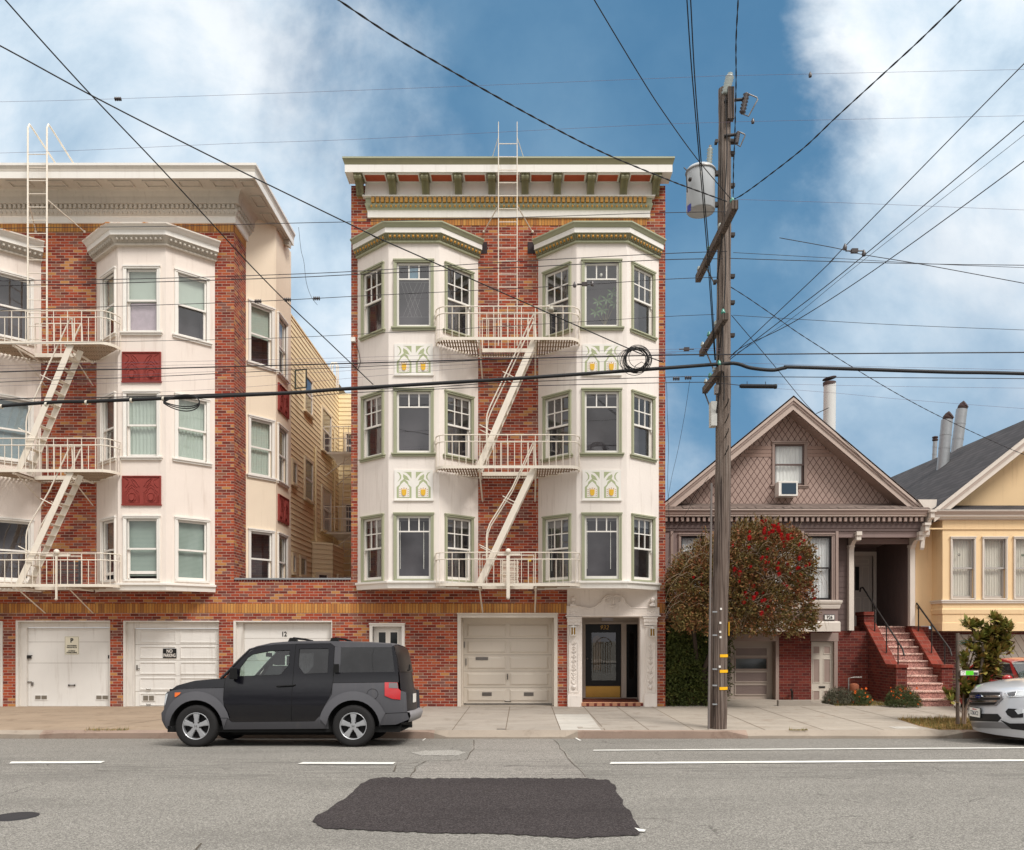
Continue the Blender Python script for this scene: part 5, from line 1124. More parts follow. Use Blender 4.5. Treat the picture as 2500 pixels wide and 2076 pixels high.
# garage and side doors
GT = paint('garage_taupe', (176, 162, 150), .55, .05, 2, .05); GP = paint('garage_panel', (128, 112, 106), .5, .06, 3, .05)
m = MB(); n = -.28; m.fb(HF, 4.7, 6.88, -.4, 1.57, n - .04, n); dg = m.build('garage_door', GT, C_)
rows = [(1.38, 1.18), (1.10, .82), (.72, .48), (.37, .13), (0, -.26)]
for r_, (z1, z0) in enumerate(rows):
    for x0, x1 in ((4.84, 5.74), (5.88, 6.72)):
        m = MB(); m.fb(HF, x0, x1, z0, z1, n, n + .006); o = m.build('panel' if r_ != 1 else 'pane', GP if r_ != 1 else paint('dark_glass', (40, 44, 44), .08, .0, 2, 0, spec=.8), dg)
        m = MB()
        for q in ((x0 - .03, x0, z0 - .03, z1 + .03), (x1, x1 + .03, z0 - .03, z1 + .03), (x0, x1, z1, z1 + .03), (x0, x1, z0 - .03, z0)): m.fb(HF, *q, n, n + .02)
        if r_ != 1: m.build('panel_moulding', GT, o)
        else: m.build('glazing_bead', TM, o)
    m = MB()
m = MB(); m.fb(HF, 6.1, 6.46, -.16, -.09, n + .006, n + .012); m.build('mail_slot', BLACK, dg)
CRD = paint('cream_side_door', (206, 196, 182), .55, .05, 3, .05)
m = MB(); n = -.08; m.fb(HF, 7.85, 8.45, -.3, 1.56, n - .04, n); ds = m.build('side_door', CRD, C_)
for x0, x1 in ((7.90, 8.10), (8.19, 8.39)):
    for z0, z1 in ((1.22, 1.45), (.45, 1.10), (-.25, .25)):
        m = MB()
        for q in ((x0, x0 + .02, z0, z1), (x1 - .02, x1, z0, z1), (x0 + .02, x1 - .02, z1 - .02, z1), (x0 + .02, x1 - .02, z0, z0 + .02)): m.fb(HF, *q, n, n + .012)
        m.fb(HF, x0 + .02, x1 - .02, z0 + .02, z1 - .02, n, n + .002, 1); m.build('door_panel', [CRD, TM], ds)
m = MB(); m.fb(HF, 8.07, 8.24, .31, .36, n, n + .012); m.fb(HF, 8.08, 8.23, .32, .35, n + .012, n + .014, 1); m.build('mail_slot', [METAL, BLACK], ds)
# number plaque
m = MB(); m.fb(BF, 7.99, 8.27, 2.12, 2.28, 0, .03); pq = m.build('number_plaque', paint('plaque_grey', (104, 100, 98), .5), bb); m = MB(); m.fb(BF, 8.01, 8.25, 2.145, 2.255, .03, .034); m.build('plaque_face', WHITE, pq)
text('926', .115, BF, 8.13, 2.20, .036, INK, 'house_number', pq, sx=.9, bold=.002)
# porch
m = MB(); px0, px1, pz0, pz1, pn = 8.98, 10.47, 1.98, 4.50, -2.0; p = HF.p
m.face([p(px1, pz0, .0), p(px1, pz0, pn), p(px1, pz1, pn), p(px1, pz1, .0)][::-1]); m.face([p(px0, pz0, 0), p(px0, pz1, 0), p(px0, pz1, pn), p(px0, pz0, pn)])
m.wall(HF, px0, px1, pz0, pz1, [(9.72, 10.36, pz0, 4.12)], rev=.1, n=pn)
for k in range(9): m.fb(Fr(px1, YH, 0, 1), .0 + k * .22, .008 + k * .22, pz0, pz1, -.002, .004)
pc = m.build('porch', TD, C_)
m = MB(); m.face([p(8.36, 4.45, .5), p(10.66, 4.45, .5), p(10.66, 4.31, pn), p(8.36, 4.31, pn)]); m.fb(HF, 8.37, 10.62, 4.30, 4.45, .34, .49); m.fb(HF, 8.9, 10.5, 4.18, 4.31, -.05, .04); m.fb(HF, 10.46, 10.62, 1.98, 4.45, -.1, .02); m.box(8.37, 10.7, 21.5, 21.56, 4.40, 4.9); m.box(3.6, 10.7, 21.56, 22, 4.46, 4.5); m.build('porch_beam', TA, pc)
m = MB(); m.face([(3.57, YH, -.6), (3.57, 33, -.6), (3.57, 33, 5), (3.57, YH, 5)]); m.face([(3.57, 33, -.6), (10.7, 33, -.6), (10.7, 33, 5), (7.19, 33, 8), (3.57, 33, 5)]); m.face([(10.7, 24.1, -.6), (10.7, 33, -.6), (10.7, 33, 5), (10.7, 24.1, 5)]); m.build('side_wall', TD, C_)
m = MB(); m.box(8.98, 10.47, 22.55, 24.02, 1.80, 1.98); m.build('porch_floor', TILE, pc)
m = MB(); m.fb(HF, 9.72, 9.78, 1.98, 4.12, pn - .05, pn + .03); m.fb(HF, 10.36, 10.45, 1.98, 4.18, pn - .05, pn + .03); m.fb(HF, 9.72, 10.45, 4.06, 4.18, pn - .05, pn + .031); m.build('door_frame', OFFW, pc)
m = MB(); n = pn - .06; m.fb(HF, 9.78, 10.36, 1.98, 4.06, n - .04, n); fd = m.build('front_door', paint('pale_door', (200, 190, 180), .5, .04), pc)
m = MB(); m.fb(HF, 9.86, 9.98, 3.05, 3.75, n, n + .004); m.build('pane', paint('dark_glass', (40, 44, 44), .08, .0, 2, 0, spec=.8), fd)
for x0, x1, z0, z1 in ((10.06, 10.26, 3.05, 3.75), (9.86, 10.02, 2.2, 2.85), (10.10, 10.28, 2.2, 2.85), (9.86, 10.26, 3.82, 3.98)):
    m = MB()
    for q in ((x0, x0 + .018, z0, z1), (x1 - .018, x1, z0, z1), (x0 + .018, x1 - .018, z1 - .018, z1), (x0 + .018, x1 - .018, z0, z0 + .018)): m.fb(HF, *q, n, n + .012)
    m.build('door_panel', OFFW, fd)
for k, x in enumerate((8.87, 10.50)):
    m = MB(); m.fb(HF, x - .065, x + .065, 1.98 if k else 1.86, 4.08, .0, .13); m.fb(HF, x - .08, x + .08, 4.08, 4.14, -.01, .15); po = m.build('porch_post', OFFW, pc)
    m = MB(); sd2 = Fr(x, YH, 0, -1); m.prism(sd2, [(.05, 3.98), (.13, 4.02), (.20, 4.14), (.32, 4.22), (.44, 4.24), (.52, 4.20), (.60, 4.24), (.60, 4.44), (.05, 4.44)], -.055, .055); m.fb(HF, x - .07, x + .07, 4.34, 4.44, .42, .64); m.fb(HF, x - .06, x + .06, 4.22, 4.30, .46, .61); m.build('scroll_bracket', OFFW, po)
# console brackets at the right end of the cornice
for xx, zz in ((10.70, 4.86), (10.56, 4.52)):
    m = MB(); fr = Fr(xx, 21.5, 0, -1); m.prism(fr, [(0, zz - .55), (.04, zz - .5), (.07, zz - .3), (.16, zz - .12), (.30, zz - .08), (.30, zz + .06), (0, zz + .06)], -.05, .05); m.box(xx - .08, xx + .08, 21.16, 21.32, zz + .06, zz + .12); m.build('console_bracket', OFFW, C_)
# steps
SX0, SX1 = 9.63, 10.53
def terrazzo(name, a, b_):
    m, t, b = newmat(name); tc = t.new('ShaderNodeTexCoord').outputs['Object']; v = t.new('ShaderNodeTexVoronoi', {'Vector': tc, 'Scale': 55}).outputs['Color']; s_ = t.new('ShaderNodeSeparateColor', {0: v}).outputs[0]
    t.l.new(t.ramp(s_, [(0, srgb(*a)), (.45, srgb(*b_)), (.8, srgb(*[min(255, x * 1.25) for x in b_]))]), b.inputs['Base Color']); b.inputs['Roughness'].default_value = .6; return m
TZ = terrazzo('red_terrazzo', (116, 76, 70), (158, 116, 106)); TZL = terrazzo('pale_terrazzo', (150, 116, 104), (196, 166, 152))
m = MB(); n = MB()
for i in range(11):
    y = 19.9 + i * .245; m.box(SX0, SX1, y, 22.62, i * .18 - (.2 if i == 0 else 0), (i + 1) * .18 - .035); n.box(SX0 + .002, SX1 - .002, y - .03, y + .25, (i + 1) * .18 - .034, (i + 1) * .18)
stp = m.build('front_steps', TZ, C_); n.build('step_nosing', TZL, stp)
for x0, x1, yf in ((9.36, 9.63, 20.35), (10.53, 10.80, 20.42)):
    fr = Fr(x0, 0, 0, 1); w_ = x1 - x0                       # u = depth, outward = +x
    pl = [(yf, -.2), (yf, .92), (20.85, .92), (22.25, 2.06), (22.25, 2.28), (22.75, 2.28), (22.75, -.2)]
    m = MB(); m.prism(fr, pl, 0, w_); ck = m.build('cheek_wall', RBR, C_)
    m = MB(); m.prism(fr, [(yf - .03, .92), (yf - .03, 1.0), (20.89, 1.0), (20.85, .92)], -.02, w_ + .02); m.prism(fr, [(20.85, .92), (20.89, 1.0), (22.21, 2.09), (22.25, 2.06), (22.25, 2.01)], -.015, w_ + .015); m.prism(fr, [(22.21, 2.28), (22.21, 2.37), (22.78, 2.37), (22.78, 2.28)], -.02, w_ + .02); m.build('coping', RCAP, ck)
    m = MB(); xm = x0 + .14; a = (xm, 20.3, 1.38); b_ = (xm, 22.65, 3.05); m.tube([(xm, 20.22, 1.22), a, b_, (xm, 22.8, 3.05), (xm, 22.85, 2.95)], .022, 7)
    for y in (20.55, 21.2, 21.9): zz = 1.38 + (y - 20.3) / 2.35 * 1.67; zb = 1.0 + max(0, (y - 20.86)) * .81; m.tube([(xm, y, zb), (xm, y, zz)], .016, 6); m.tube([(xm, y, zz - .12), (xm, y + .08, zz - .04), (xm, y + .02, zz + .0)], .008, 4)
    m.build('handrail', DMET, ck)
# retaining kerb before the cottage garage
m = MB(); m.box(6.33, 7.12, 20.0, 20.14, -.2, .135); m.prism(Fr(7.12, 20.14, 1, 0), [(0, -.2), (.62, -.2), (.62, .01), (0, .10)], 0, .12)
o = m.build('retaining_kerb', CGREY); recentre(o); tag(o, 'low concrete kerb block in front of the deep red brick, beside the cottage garage', 'kerb block')
# flue with a tilted cap and the window air conditioner
m = MB(); Yp = 24.2; bq = P(2023, 1060, Yp); tq = P(2026, 938, Yp); m.tube([(bq.x, Yp, 6.2), tq], .175, 20); o1 = None
fl = thing('flue_pipe', 'white flue pipe with a tilted dark cap on the roof of the taupe cottage', 'flue pipe', (bq.x, Yp, 6.2)); m.build('pipe', paint('white_pipe', (214, 214, 210), .5, .06), fl)
m = MB(); t_ = P(2025, 932, Yp); m.lathe(t_ + Vector((0, 0, -.12)), [(.18, 0), (.185, .10), (.10, .12)], 18); rows = []
for r_ in (0, .19, .20, .19, 0): rows.append([t_ + Vector((r_ * math.cos(a), r_ * math.sin(a), .08 + .22 * r_ * math.cos(a) * .9 + (.03 if r_ < .195 and len(rows) > 2 else 0))) for a in [2 * math.pi * k / 18 for k in range(18)]])
m.grid(rows, 0, True, close=True); m.build('cap', paint('rusty_cap', (70, 52, 48), .8, .2, 9), fl)
m = MB(); m.tube([P(1993, 1010, 23.9), P(2023, 996, 24)], .012, 5); m.build('stay', DMET, fl)
ac = thing('air_conditioner', 'white window air conditioner with a dark grille in the attic window of the cottage', 'air conditioner', (7.1, 21.8, 5.39))
ax0, ax1, az0, az1 = 6.86, 7.36, 5.42, 5.80; m = MB(); m.box(ax0, ax1, 21.66, 22.05, az0, az1)
for k in range(7): m.box(ax0 - .006, ax0, 21.72 + k * .04, 21.74 + k * .04, az0 + .06, az1 - .06)
m.box(ax0 - .01, ax1 + .01, 21.655, 21.70, az1 - .03, az1 + .008); m.build('housing', WHITE, ac)
m = MB(); m.box(ax0 + .075, ax1 - .04, 21.652, 21.66, az0 + .045, az1 - .045); m.build('grille', striped('ac_grille', (40, 58, 74), (58, 78, 94), .016), ac)
# gas meter and little wall pipe
gm = thing('gas_meter', 'rusty round gas meter with pipes beside the brick steps', 'gas meter', (8.95, 21.2, .1))
q = P(2085, 1684, 21.4); m = MB(); m.lathe(q, [(0, -.13), (.10, -.12), (.125, 0), (.12, .12), (.07, .16), (0, .17)], 16); m.build('meter_body', paint('rusty_orange', (150, 88, 60), .8, .15, 9), gm)
m = MB(); m.tube([q + Vector((-.14, 0, -.1)), q + Vector((-.14, 0, .3)), q + Vector((0, 0, .32)), q + Vector((.2, .0, .32))], .02, 6); m.build('pipe', METAL, gm)
m = MB(); m.tube([P(1934, 1708, 21.9), P(1934, 1688, 21.9), P(1931, 1684, 21.7)], .03, 8); o = m.build('vent_pipe', DMET); recentre(o); tag(o, 'short bent dark pipe on the deep red brick between the cottage doors', 'vent pipe')
# white metal saddle between the two roofs
m = MB(); m.prism(Fr(0, 21.42), [(10.42, 5.28), (10.92, 5.28), (10.90, 5.10), (10.70, 4.98), (10.62, 5.02)], -.3, 0); m.build('valley_flashing', OFFW, C_)
# ------------------------------------------------------------------ yellow cottage at the right edge
D_ = thing('cottage', 'pale yellow gabled cottage with charcoal roof at the right edge', 'house', (12.5, YH, 0))
YW = paint('yellow_stucco', (238, 207, 162), .8, .06, 1.8, .3, 30, streak=.22, streakcol=(168, 128, 84))
ro = rake(D_, 14.35, 7.84, 10.80, 17.9, 5.02, 21.3, .34, [OFFW, TL], 36, SHD)
sl2 = (7.84 - 5.02) / 3.55; m = MB(); m.face([(10.9, YH, 5.0), (17.8, YH, 5.0), (14.35, YH, 7.76)]); m.build('gable_wall', YW, D_)
m = MB(); m.face([(10.78, 21.22, 4.98), (18, 21.22, 4.98), (18, YH + .01, 5.22), (10.78, YH + .01, 5.22)]); m.build('pent_roof', SHD, D_)
m = MB(); m.sweep([(10.72, 21.45), (18, 21.45)], [(0, 4.74), (.06, 4.76), (.06, 4.80), (.14, 4.82), (.15, 4.86), (.18, 4.90), (.22, 4.95), (.22, 4.99), (0, 5.0)], [1, 0, 0, 0, 1, 1, 0, 0]); m.build('gutter_cornice', [OFFW, TL], D_)
ybf = Fr(0, 21.45); ws = [(11.28, 11.94, 2.70, 4.31), (12.11, 12.77, 2.70, 4.31), (12.93, 13.59, 2.70, 4.31), (14.1, 14.8, 2.70, 4.31)]
m = MB(); m.wall(ybf, 11.08, 16.5, 1.84, 4.75, [(a + .05, b_ - .05, c, d - .05) for a, b_, c, d in ws], rev=.1); m.face([(11.08, YH, 1.84), (11.08, 21.45, 1.84), (11.08, 21.45, 4.75), (11.08, YH, 4.75)]); m.face([(11.08, 21.45, 1.845), (16.5, 21.45, 1.845), (16.5, YH, 1.845), (11.08, YH, 1.845)])
m.wall(HF, 10.62, 11.1, 1.975, 4.75); yb2 = m.build('bay', YW, D_)
m = MB(); pth = [(11.08, YH), (11.08, 21.45), (16.5, 21.45)]
m.sweep(pth, [(0, 2.56), (.04, 2.57), (.04, 2.60), (.06, 2.62), (.06, 2.655), (0, 2.66)], [0] * 5); m.sweep(pth, [(0, 2.28), (.02, 2.29), (.03, 2.40), (.02, 2.42), (0, 2.43)], [1] * 4); m.sweep(pth, [(0, 1.84), (.02, 1.84), (.02, 2.05), (0, 2.06)], [1] * 3); m.sweep([(10.6, 21.45 - .01), (16.5, 21.44)], [(0, 4.5), (.02, 4.5), (.02, 4.535), (0, 4.54)], [1] * 3); m.build('bay_moulding', [OFFW, YW], yb2)
for i, (a, b_, c, d) in enumerate(ws):
    window(D_, ybf, a, b_, c - .03, d, OFFW, paint('grey_sash', (176, 170, 164), .5), 'dh', cw=.05, sill=False, cover='curtain', coverm=paint('beige_drape', (222, 214, 202), .9, .06, 4))
for x, z, c in ((11.53, 3.84, METAL), (13.2, 3.83, paint('bottle_green', (24, 70, 50), .4))):
    m = MB(); m.tube([ybf.p(x + .03 * math.cos(k), z + .03 * math.sin(k), -.03) for k in [i * .7 for i in range(9)]], .007, 5, closed=True); m.tube([ybf.p(x, z + .03, -.03), ybf.p(x, z - .03, -.03)], .005, 4); m.tube([ybf.p(x, z, -.03), ybf.p(x + .02, z - .022, -.03)], .005, 4); m.tube([ybf.p(x, z, -.03), ybf.p(x - .02, z - .022, -.03)], .005, 4)
    m.build('window_ornament', c, D_)
m = MB(); m.wall(HF, 11.0, 17, -.3, 1.9, [(11.75, 14.4, -.3, 1.75)], rev=.2); m.build('brick_base', brick('dark_red_brick', [((84, 40, 38), 3), ((70, 34, 34), 3), ((98, 48, 44), 1)], (150, 128, 116), bw=.2, bh=.072, ms=.004), D_)
m = MB(); n = -.18; m.fb(HF, 11.75, 14.4, -.3, 1.75, n - .04, n)
for k in range(16): x = 11.75 + k * .2; m.tube([HF.p(x, 1.74, n + .002), HF.p(min(14.4, x + 1.1), 1.74 - (min(14.4, x + 1.1) - x) * 1.6, n + .002)], .006, 4, m=1)
m.build('garage_door', [paint('white_board_door', (212, 206, 198), .6, .05, 2, .05), paint('seam_dark', (120, 108, 92), .9, 0, 2, 0)], D_)
for i, (b0, t0, r_, Yp, lab) in enumerate((((2297, 1150), (2312, 1026), .17, 26, 'left one of the two wide galvanized flue pipes on the charcoal roof'), ((2327, 1125), (2348, 1000), .17, 27, 'right one of the two wide galvanized flue pipes on the charcoal roof, taller'), ((2278, 1140), (2283, 1078), .075, 30, 'thin pale pipe with a dark cap behind the wide galvanized flues'))):
    a, b_ = P(*b0, Yp), P(*t0, Yp); a = a + Vector((0, 0, -.5)); o = thing('flue_pipe', lab, 'flue pipe', a, 'flue pipes on the charcoal roof'); d = (b_ - a).normalized()
    m = MB(); m.tube([a, b_], r_, 18); m.tube([a + d * 1.2, a + d * 1.25], r_ + .006, 18); m.tube([b_ - d * .5, b_ - d * .46], r_ + .006, 18); m.build('pipe', STEEL, o)
    m = MB()
    if i < 2: m.tube([b_, b_ + Vector((.05, -.03, .12)), b_ + Vector((.10, -.08, .16))], [r_ * .8, r_ * .85, r_ * .8], 16); m.ball(b_ + Vector((.02, -.02, .06)), r_ * .92, 12)
    else: m.lathe(b_, [(.06, 0), (.10, .03), (.10, .08), (.05, .10), (.10, .12), (.10, .17), (0, .2)], 12)
    m.build('cap', paint('rusty_cap', (70, 52, 48), .8, .2, 9), o)
# ------------------------------------------------------------------ utility pole
def wood(name, a, b_, d):
    m, t, b = newmat(name); o = t.new('ShaderNodeTexCoord').outputs['Object']; st = t.new('ShaderNodeMapping', {'Vector': o, 'Scale': (22, 22, .55)}).outputs[0]
    n = t.noise(st, 1.6, 7, .68, .4); c = t.ramp(n, [(.30, srgb(*d)), (.48, srgb(*a)), (.68, srgb(*b_))]); cr = t.noise(t.new('ShaderNodeMapping', {'Vector': o, 'Scale': (30, 30, .28)}).outputs[0], 1.1, 4, .5)
    k = t.smooth(cr, .43, .37); c = t.mix(t.math('MULTIPLY', k, .85), c, srgb(28, 22, 20)); z = t.new('ShaderNodeSeparateXYZ', {0: o}).outputs[2]; c = t.mix(t.math('MULTIPLY', t.smooth(z, 7.5, 3.0), .45), c, srgb(74, 54, 44))
    t.l.new(c, b.inputs['Base Color']); b.inputs['Roughness'].default_value = .9; bn = t.new('ShaderNodeBump', {'Strength': 1, 'Distance': .02, 'Height': t.math('SUBTRACT', n, t.math('MULTIPLY', k, .8))}); t.l.new(bn.outputs[0], b.inputs['Normal']); return m
WOOD = wood('weathered_pole_wood', (118, 104, 94), (160, 148, 138), (54, 44, 38)); WOODD = wood('dark_crossarm_wood', (92, 80, 72), (122, 110, 100), (50, 42, 38))
CABLE = paint('black_cable', (26, 26, 28), .6, .1, 9, 0); WIREM = paint('dark_wire', (44, 40, 44), .6, .1, 9, 0); WIREL = paint('fine_wire', (110, 92, 108), .6, .1, 9, 0); CER = paint('brown_ceramic', (58, 48, 46), .3, .1, 9, 0, spec=.7); CERG = paint('grey_ceramic', (150, 158, 152), .3, .06, 9, 0, spec=.7)
YP = 15.75
def pb(u, v, Y=YP): return P(u, v, Y)
PL = [(1753, 1782, 21), (1757, 1500, 19.8), (1764.5, 1250, 19.2), (1766, 900, 17.4), (1768, 560, 16), (1769, 300, 14.8), (1768, 219, 14)]
pole = thing('utility_pole', 'tall weathered wooden utility pole with crossarms at the kerb', 'utility pole', P(1753, 1780, YP))
pts = []; rr = []
for (a, b_) in zip(PL, PL[1:]):
    for k in range(6):
        t = k / 6; pts.append(pb(a[0] + (b_[0] - a[0]) * t, a[1] + (b_[1] - a[1]) * t) + Vector((rnd.uniform(-.004, .004), 0, 0))); rr.append((a[2] + (b_[2] - a[2]) * t) * YP / F + rnd.uniform(-.003, .003))
pts.append(pb(1768, 219)); rr.append(14 * YP / F)
m = MB(); m.tube(pts, rr, 20); m.build('pole', WOOD, pole)
def px_at(v): 
    for a, b_ in zip(PL, PL[1:]):
        if b_[1] <= v <= a[1]: t = (v - a[1]) / (b_[1] - a[1]); return a[0] + (b_[0] - a[0]) * t, (a[2] + (b_[2] - a[2]) * t) * YP / F
    return PL[-1][0], .11
m = MB()
for u, v, Yn, Yf, w_, h_ in ((1795, 499, 14.35, 17.35, .055, .075), (1772, 772, 15.0, 17.0, .05, .06), (1762, 899, 15.25, 16.65, .05, .06)):
    a = P(u, v, Yn); c = MB(); c.box(a.x - w_, a.x + w_, Yn, Yf, a.z - h_, a.z + h_); ca = c.build('crossarm', WOODD, pole)
    s = MB(); s.tube([(a.x, YP + .1, a.z - .75), (a.x, YP + .9, a.z - .04)], .016, 5); s.tube([(a.x, YP - .1, a.z - .75), (a.x, YP - .5, a.z - .04)], .016, 5); s.build('brace', DMET, ca)
    for k, yy in enumerate([Yn + .2 + i * (Yf - Yn - .3) / 3 for i in range(4)]):
        i_ = MB(); i_.lathe((a.x, yy, a.z + h_), [(.012, 0), (.012, .05), (.04, .06), (.045, .09), (.03, .1), (.035, .12), (.015, .15), (0, .155)], 10); i_.build('insulator', CERG if k % 2 else paint('green_glass_insulator', (40, 130, 110), .15, .1, 9, 0, spec=.8), ca)
def shed(m, a, b_, r, n=6, r0=None):
    a, b_ = Vector(a), Vector(b_); r0 = r0 or r * .55; p_ = []; q = []
    for i in range(n * 2 + 1): p_.append(a + (b_ - a) * i / (n * 2)); q.append(r if i % 2 else r0)
    m.tube(p_, q, 12)
m = MB(); shed(m, P(1771, 232, YP - .1), P(1782, 186, YP - .12), .085, 6, .065); m.tube([P(1782, 188, YP - .12), P(1783, 180, YP - .12)], .05, 10); m.build('top_insulator', CERG, pole)
m = MB(); m.box(P(1780, 0, YP).x - .07, P(1780, 0, YP).x + .05, YP - .20, YP - .08, P(0, 305, YP).z, P(0, 228, YP).z); m.build('pole_top_board', WOODD, pole)
# fuse cutouts on the right of the top
for (c, t_, s_) in (((1800, 243), (1826, 228), 1.0), ((1795, 328), (1806, 322), .6)):
    m = MB(); m.tube([P(1768, c[1] + 4, YP - .14), P(c[0] + 14 * s_, c[1], YP - .14)], .028, 6); m.build('cutout_arm', DMET, pole)
    m = MB(); a, b_ = P(t_[0] - 3, t_[1], YP - .16), P(t_[0] - 14 * s_, t_[1] + 50 * s_, YP - .16); shed(m, a, b_, .055 * s_ + .01, 6, .03); m.build('cutout_insulator', CER, pole)
    m = MB(); m.tube([a, a + Vector((.19 * s_, 0, -.08 * s_)), a + Vector((.21 * s_, 0, -.12 * s_)), b_ + Vector((.12 * s_, 0, -.05)), b_], .013, 5); m.build('fuse_tube', METAL, pole)
m = MB()
for v, d in ((348, -1), (347, 1), (377, 1), (455, 1), (690, -1), (676, 1), (820, 1), (740, 1), (575, 1)): u, r_ = px_at(v); q = P(u, v, YP); m.box(q.x + d * r_ - .02, q.x + d * (r_ + .07), YP - .06, YP + .04, q.z - .03, q.z + .03)
m.build('pole_hardware', DMET, pole)
m = MB(); u = 1774; m.tube([P(1774 - (v - 230) * .012 + 2.5 * math.sin(v / 47), v, YP - .16 - .00002 * v) for v in range(235, 1000, 24)], .011, 5); m.build('down_lead', CABLE, pole)
m = MB(); m.tube([P(1737 + (v - 1200) * (-.012), v, YP - .17) for v in range(1180, 1784, 60)], .022, 6)
cdt = m.build('conduit', paint('grey_conduit', (120, 112, 108), .5, .1, 9), pole)
for v in (1494, 1551, 1634, 1674, 1720): m = MB(); q = P(1747, v, YP - .2); m.box(q.x - .055, q.x + .03, YP - .205, YP - .15, q.z - .012, q.z + .012); m.build('strap', STEEL, cdt)
YT = paint('yellow_tape', (244, 184, 24), .45, .04, 6, 0)
for v in (1601, 1638.5, 1680):
    u, r_ = px_at(v); q = P(u, v, YP); m = MB(); rows = []
    for zz in (-.028, .028): rows.append([(q.x + (r_ + .006) * math.sin(a), YP - (r_ + .006) * math.cos(a), q.z + zz) for a in [R(-8 + k * 9) for k in range(12)]])
    m.grid(rows); m.build('yellow_band', YT, pole)
m = MB(); q = P(1776, 1532, YP); m.box(q.x, q.x + .012, YP - .1, YP - .04, q.z - .16, q.z + .10); m.build('yellow_marker', YT, pole)
for v, du in ((1487, 3), (1521, 2), (1543, 2), (1556, 3), (1628, 2)): u, r_ = px_at(v); q = P(u + du, v, YP - r_ - .004); m = MB(); m.box(q.x - .018, q.x + .018, q.y - .004, q.y + .004, q.z - .02, q.z + .02); m.build('reflector', WHITE, pole)
m = MB(); a, b_ = P(1733, 1043, YP), P(1747, 984, YP); m.box(a.x - .0, b_.x, YP - .12, YP + .08, a.z, b_.z); m.build('equipment_box', paint('light_grey_box', (196, 196, 190), .5, .05), pole)
m = MB(); q = P(1748, 955, YP); m.box(q.x - .05, q.x + .03, YP - .16, YP - .05, q.z - .09, q.z + .07); m.build('equipment_box', METAL, pole)
for v in (995, 1032, 1068, 1110): m = MB(); m.tube([P(px_at(v)[0] + 5, v, YP - .15), P(px_at(v)[0] + 12, v - 14, YP - .30), P(px_at(v)[0] + 13, v - 22, YP - .30)], .011, 5); m.build('climbing_step', DMET, pole)
# ------------------------------------------------------------------ transformer
tr = thing('transformer', 'grey cylindrical transformer hung on the left of the utility pole', 'transformer', P(1710, 528, YP))
c = P(1710.5, 0, YP).x; zt, zb = P(0, 416, YP).z, P(0, 518, YP).z; m = MB(); TG = paint('transformer_grey', (186, 190, 192), .4, .05, 3, .05, spec=.6, streak=.1)
m.lathe((c, YP, zb), [(0, .02), (.22, .02), (.255, 0), (.27, .02), (.27, zt - zb - .06)], 36); m.lathe((c, YP, zt), [(.27, -.06), (.285, -.05), (.285, -.02), (.25, .02), (.12, .05), (0, .055)], 36); m.build('tank', TG, tr)
m = MB(); m.lathe((c, YP, zt - .05), [(.286, -.012), (.292, 0), (.286, .014)], 36); m.build('lid_band', METAL, tr)
m = MB(); a = P(1731, 408, YP); b_ = P(1734, 362, YP); shed(m, a, b_, .06, 6, .035); m.build('bushing', CERG, tr)
m = MB(); m.tube([b_, b_ + Vector((0, 0, .05))], .025, 8); m.build('terminal', METAL, tr)
m = MB(); q = P(1684, 440, YP - .25); m.lathe(q, [(.0, .06), (.03, .05), (.035, 0)], 10, axis='y'); m.tube([P(1678, 470, YP - .2), P(1676, 430, YP - .2), P(1678, 418, YP - .15), P(1670, 410, YP)], .012, 5); m.build('side_bushing', DMET, tr)
m = MB(); m.box(c + .24, P(1755, 0, YP).x, YP - .04, YP + .04, zb + .7, zb + .78); m.box(c + .24, P(1755, 0, YP).x, YP - .04, YP + .04, zb + .10, zb + .18); m.build('hanger', DMET, tr)
m = MB(); m.fb(Fr(0, YP - .262), c - .07, c - .01, zt - .24, zt - .17, 0, .004, 0); m.build('nameplate', WHITE, tr)
m = MB(); rows = [[(c + .274 * math.sin(R(a)), YP - .274 * math.cos(R(a)), z) for a in (-78, -66, -54)] for z in (zt - .72, zt - .86)]; m.grid(rows); m.build('blue_label', paint('blue_label', (40, 50, 150), .5), tr)
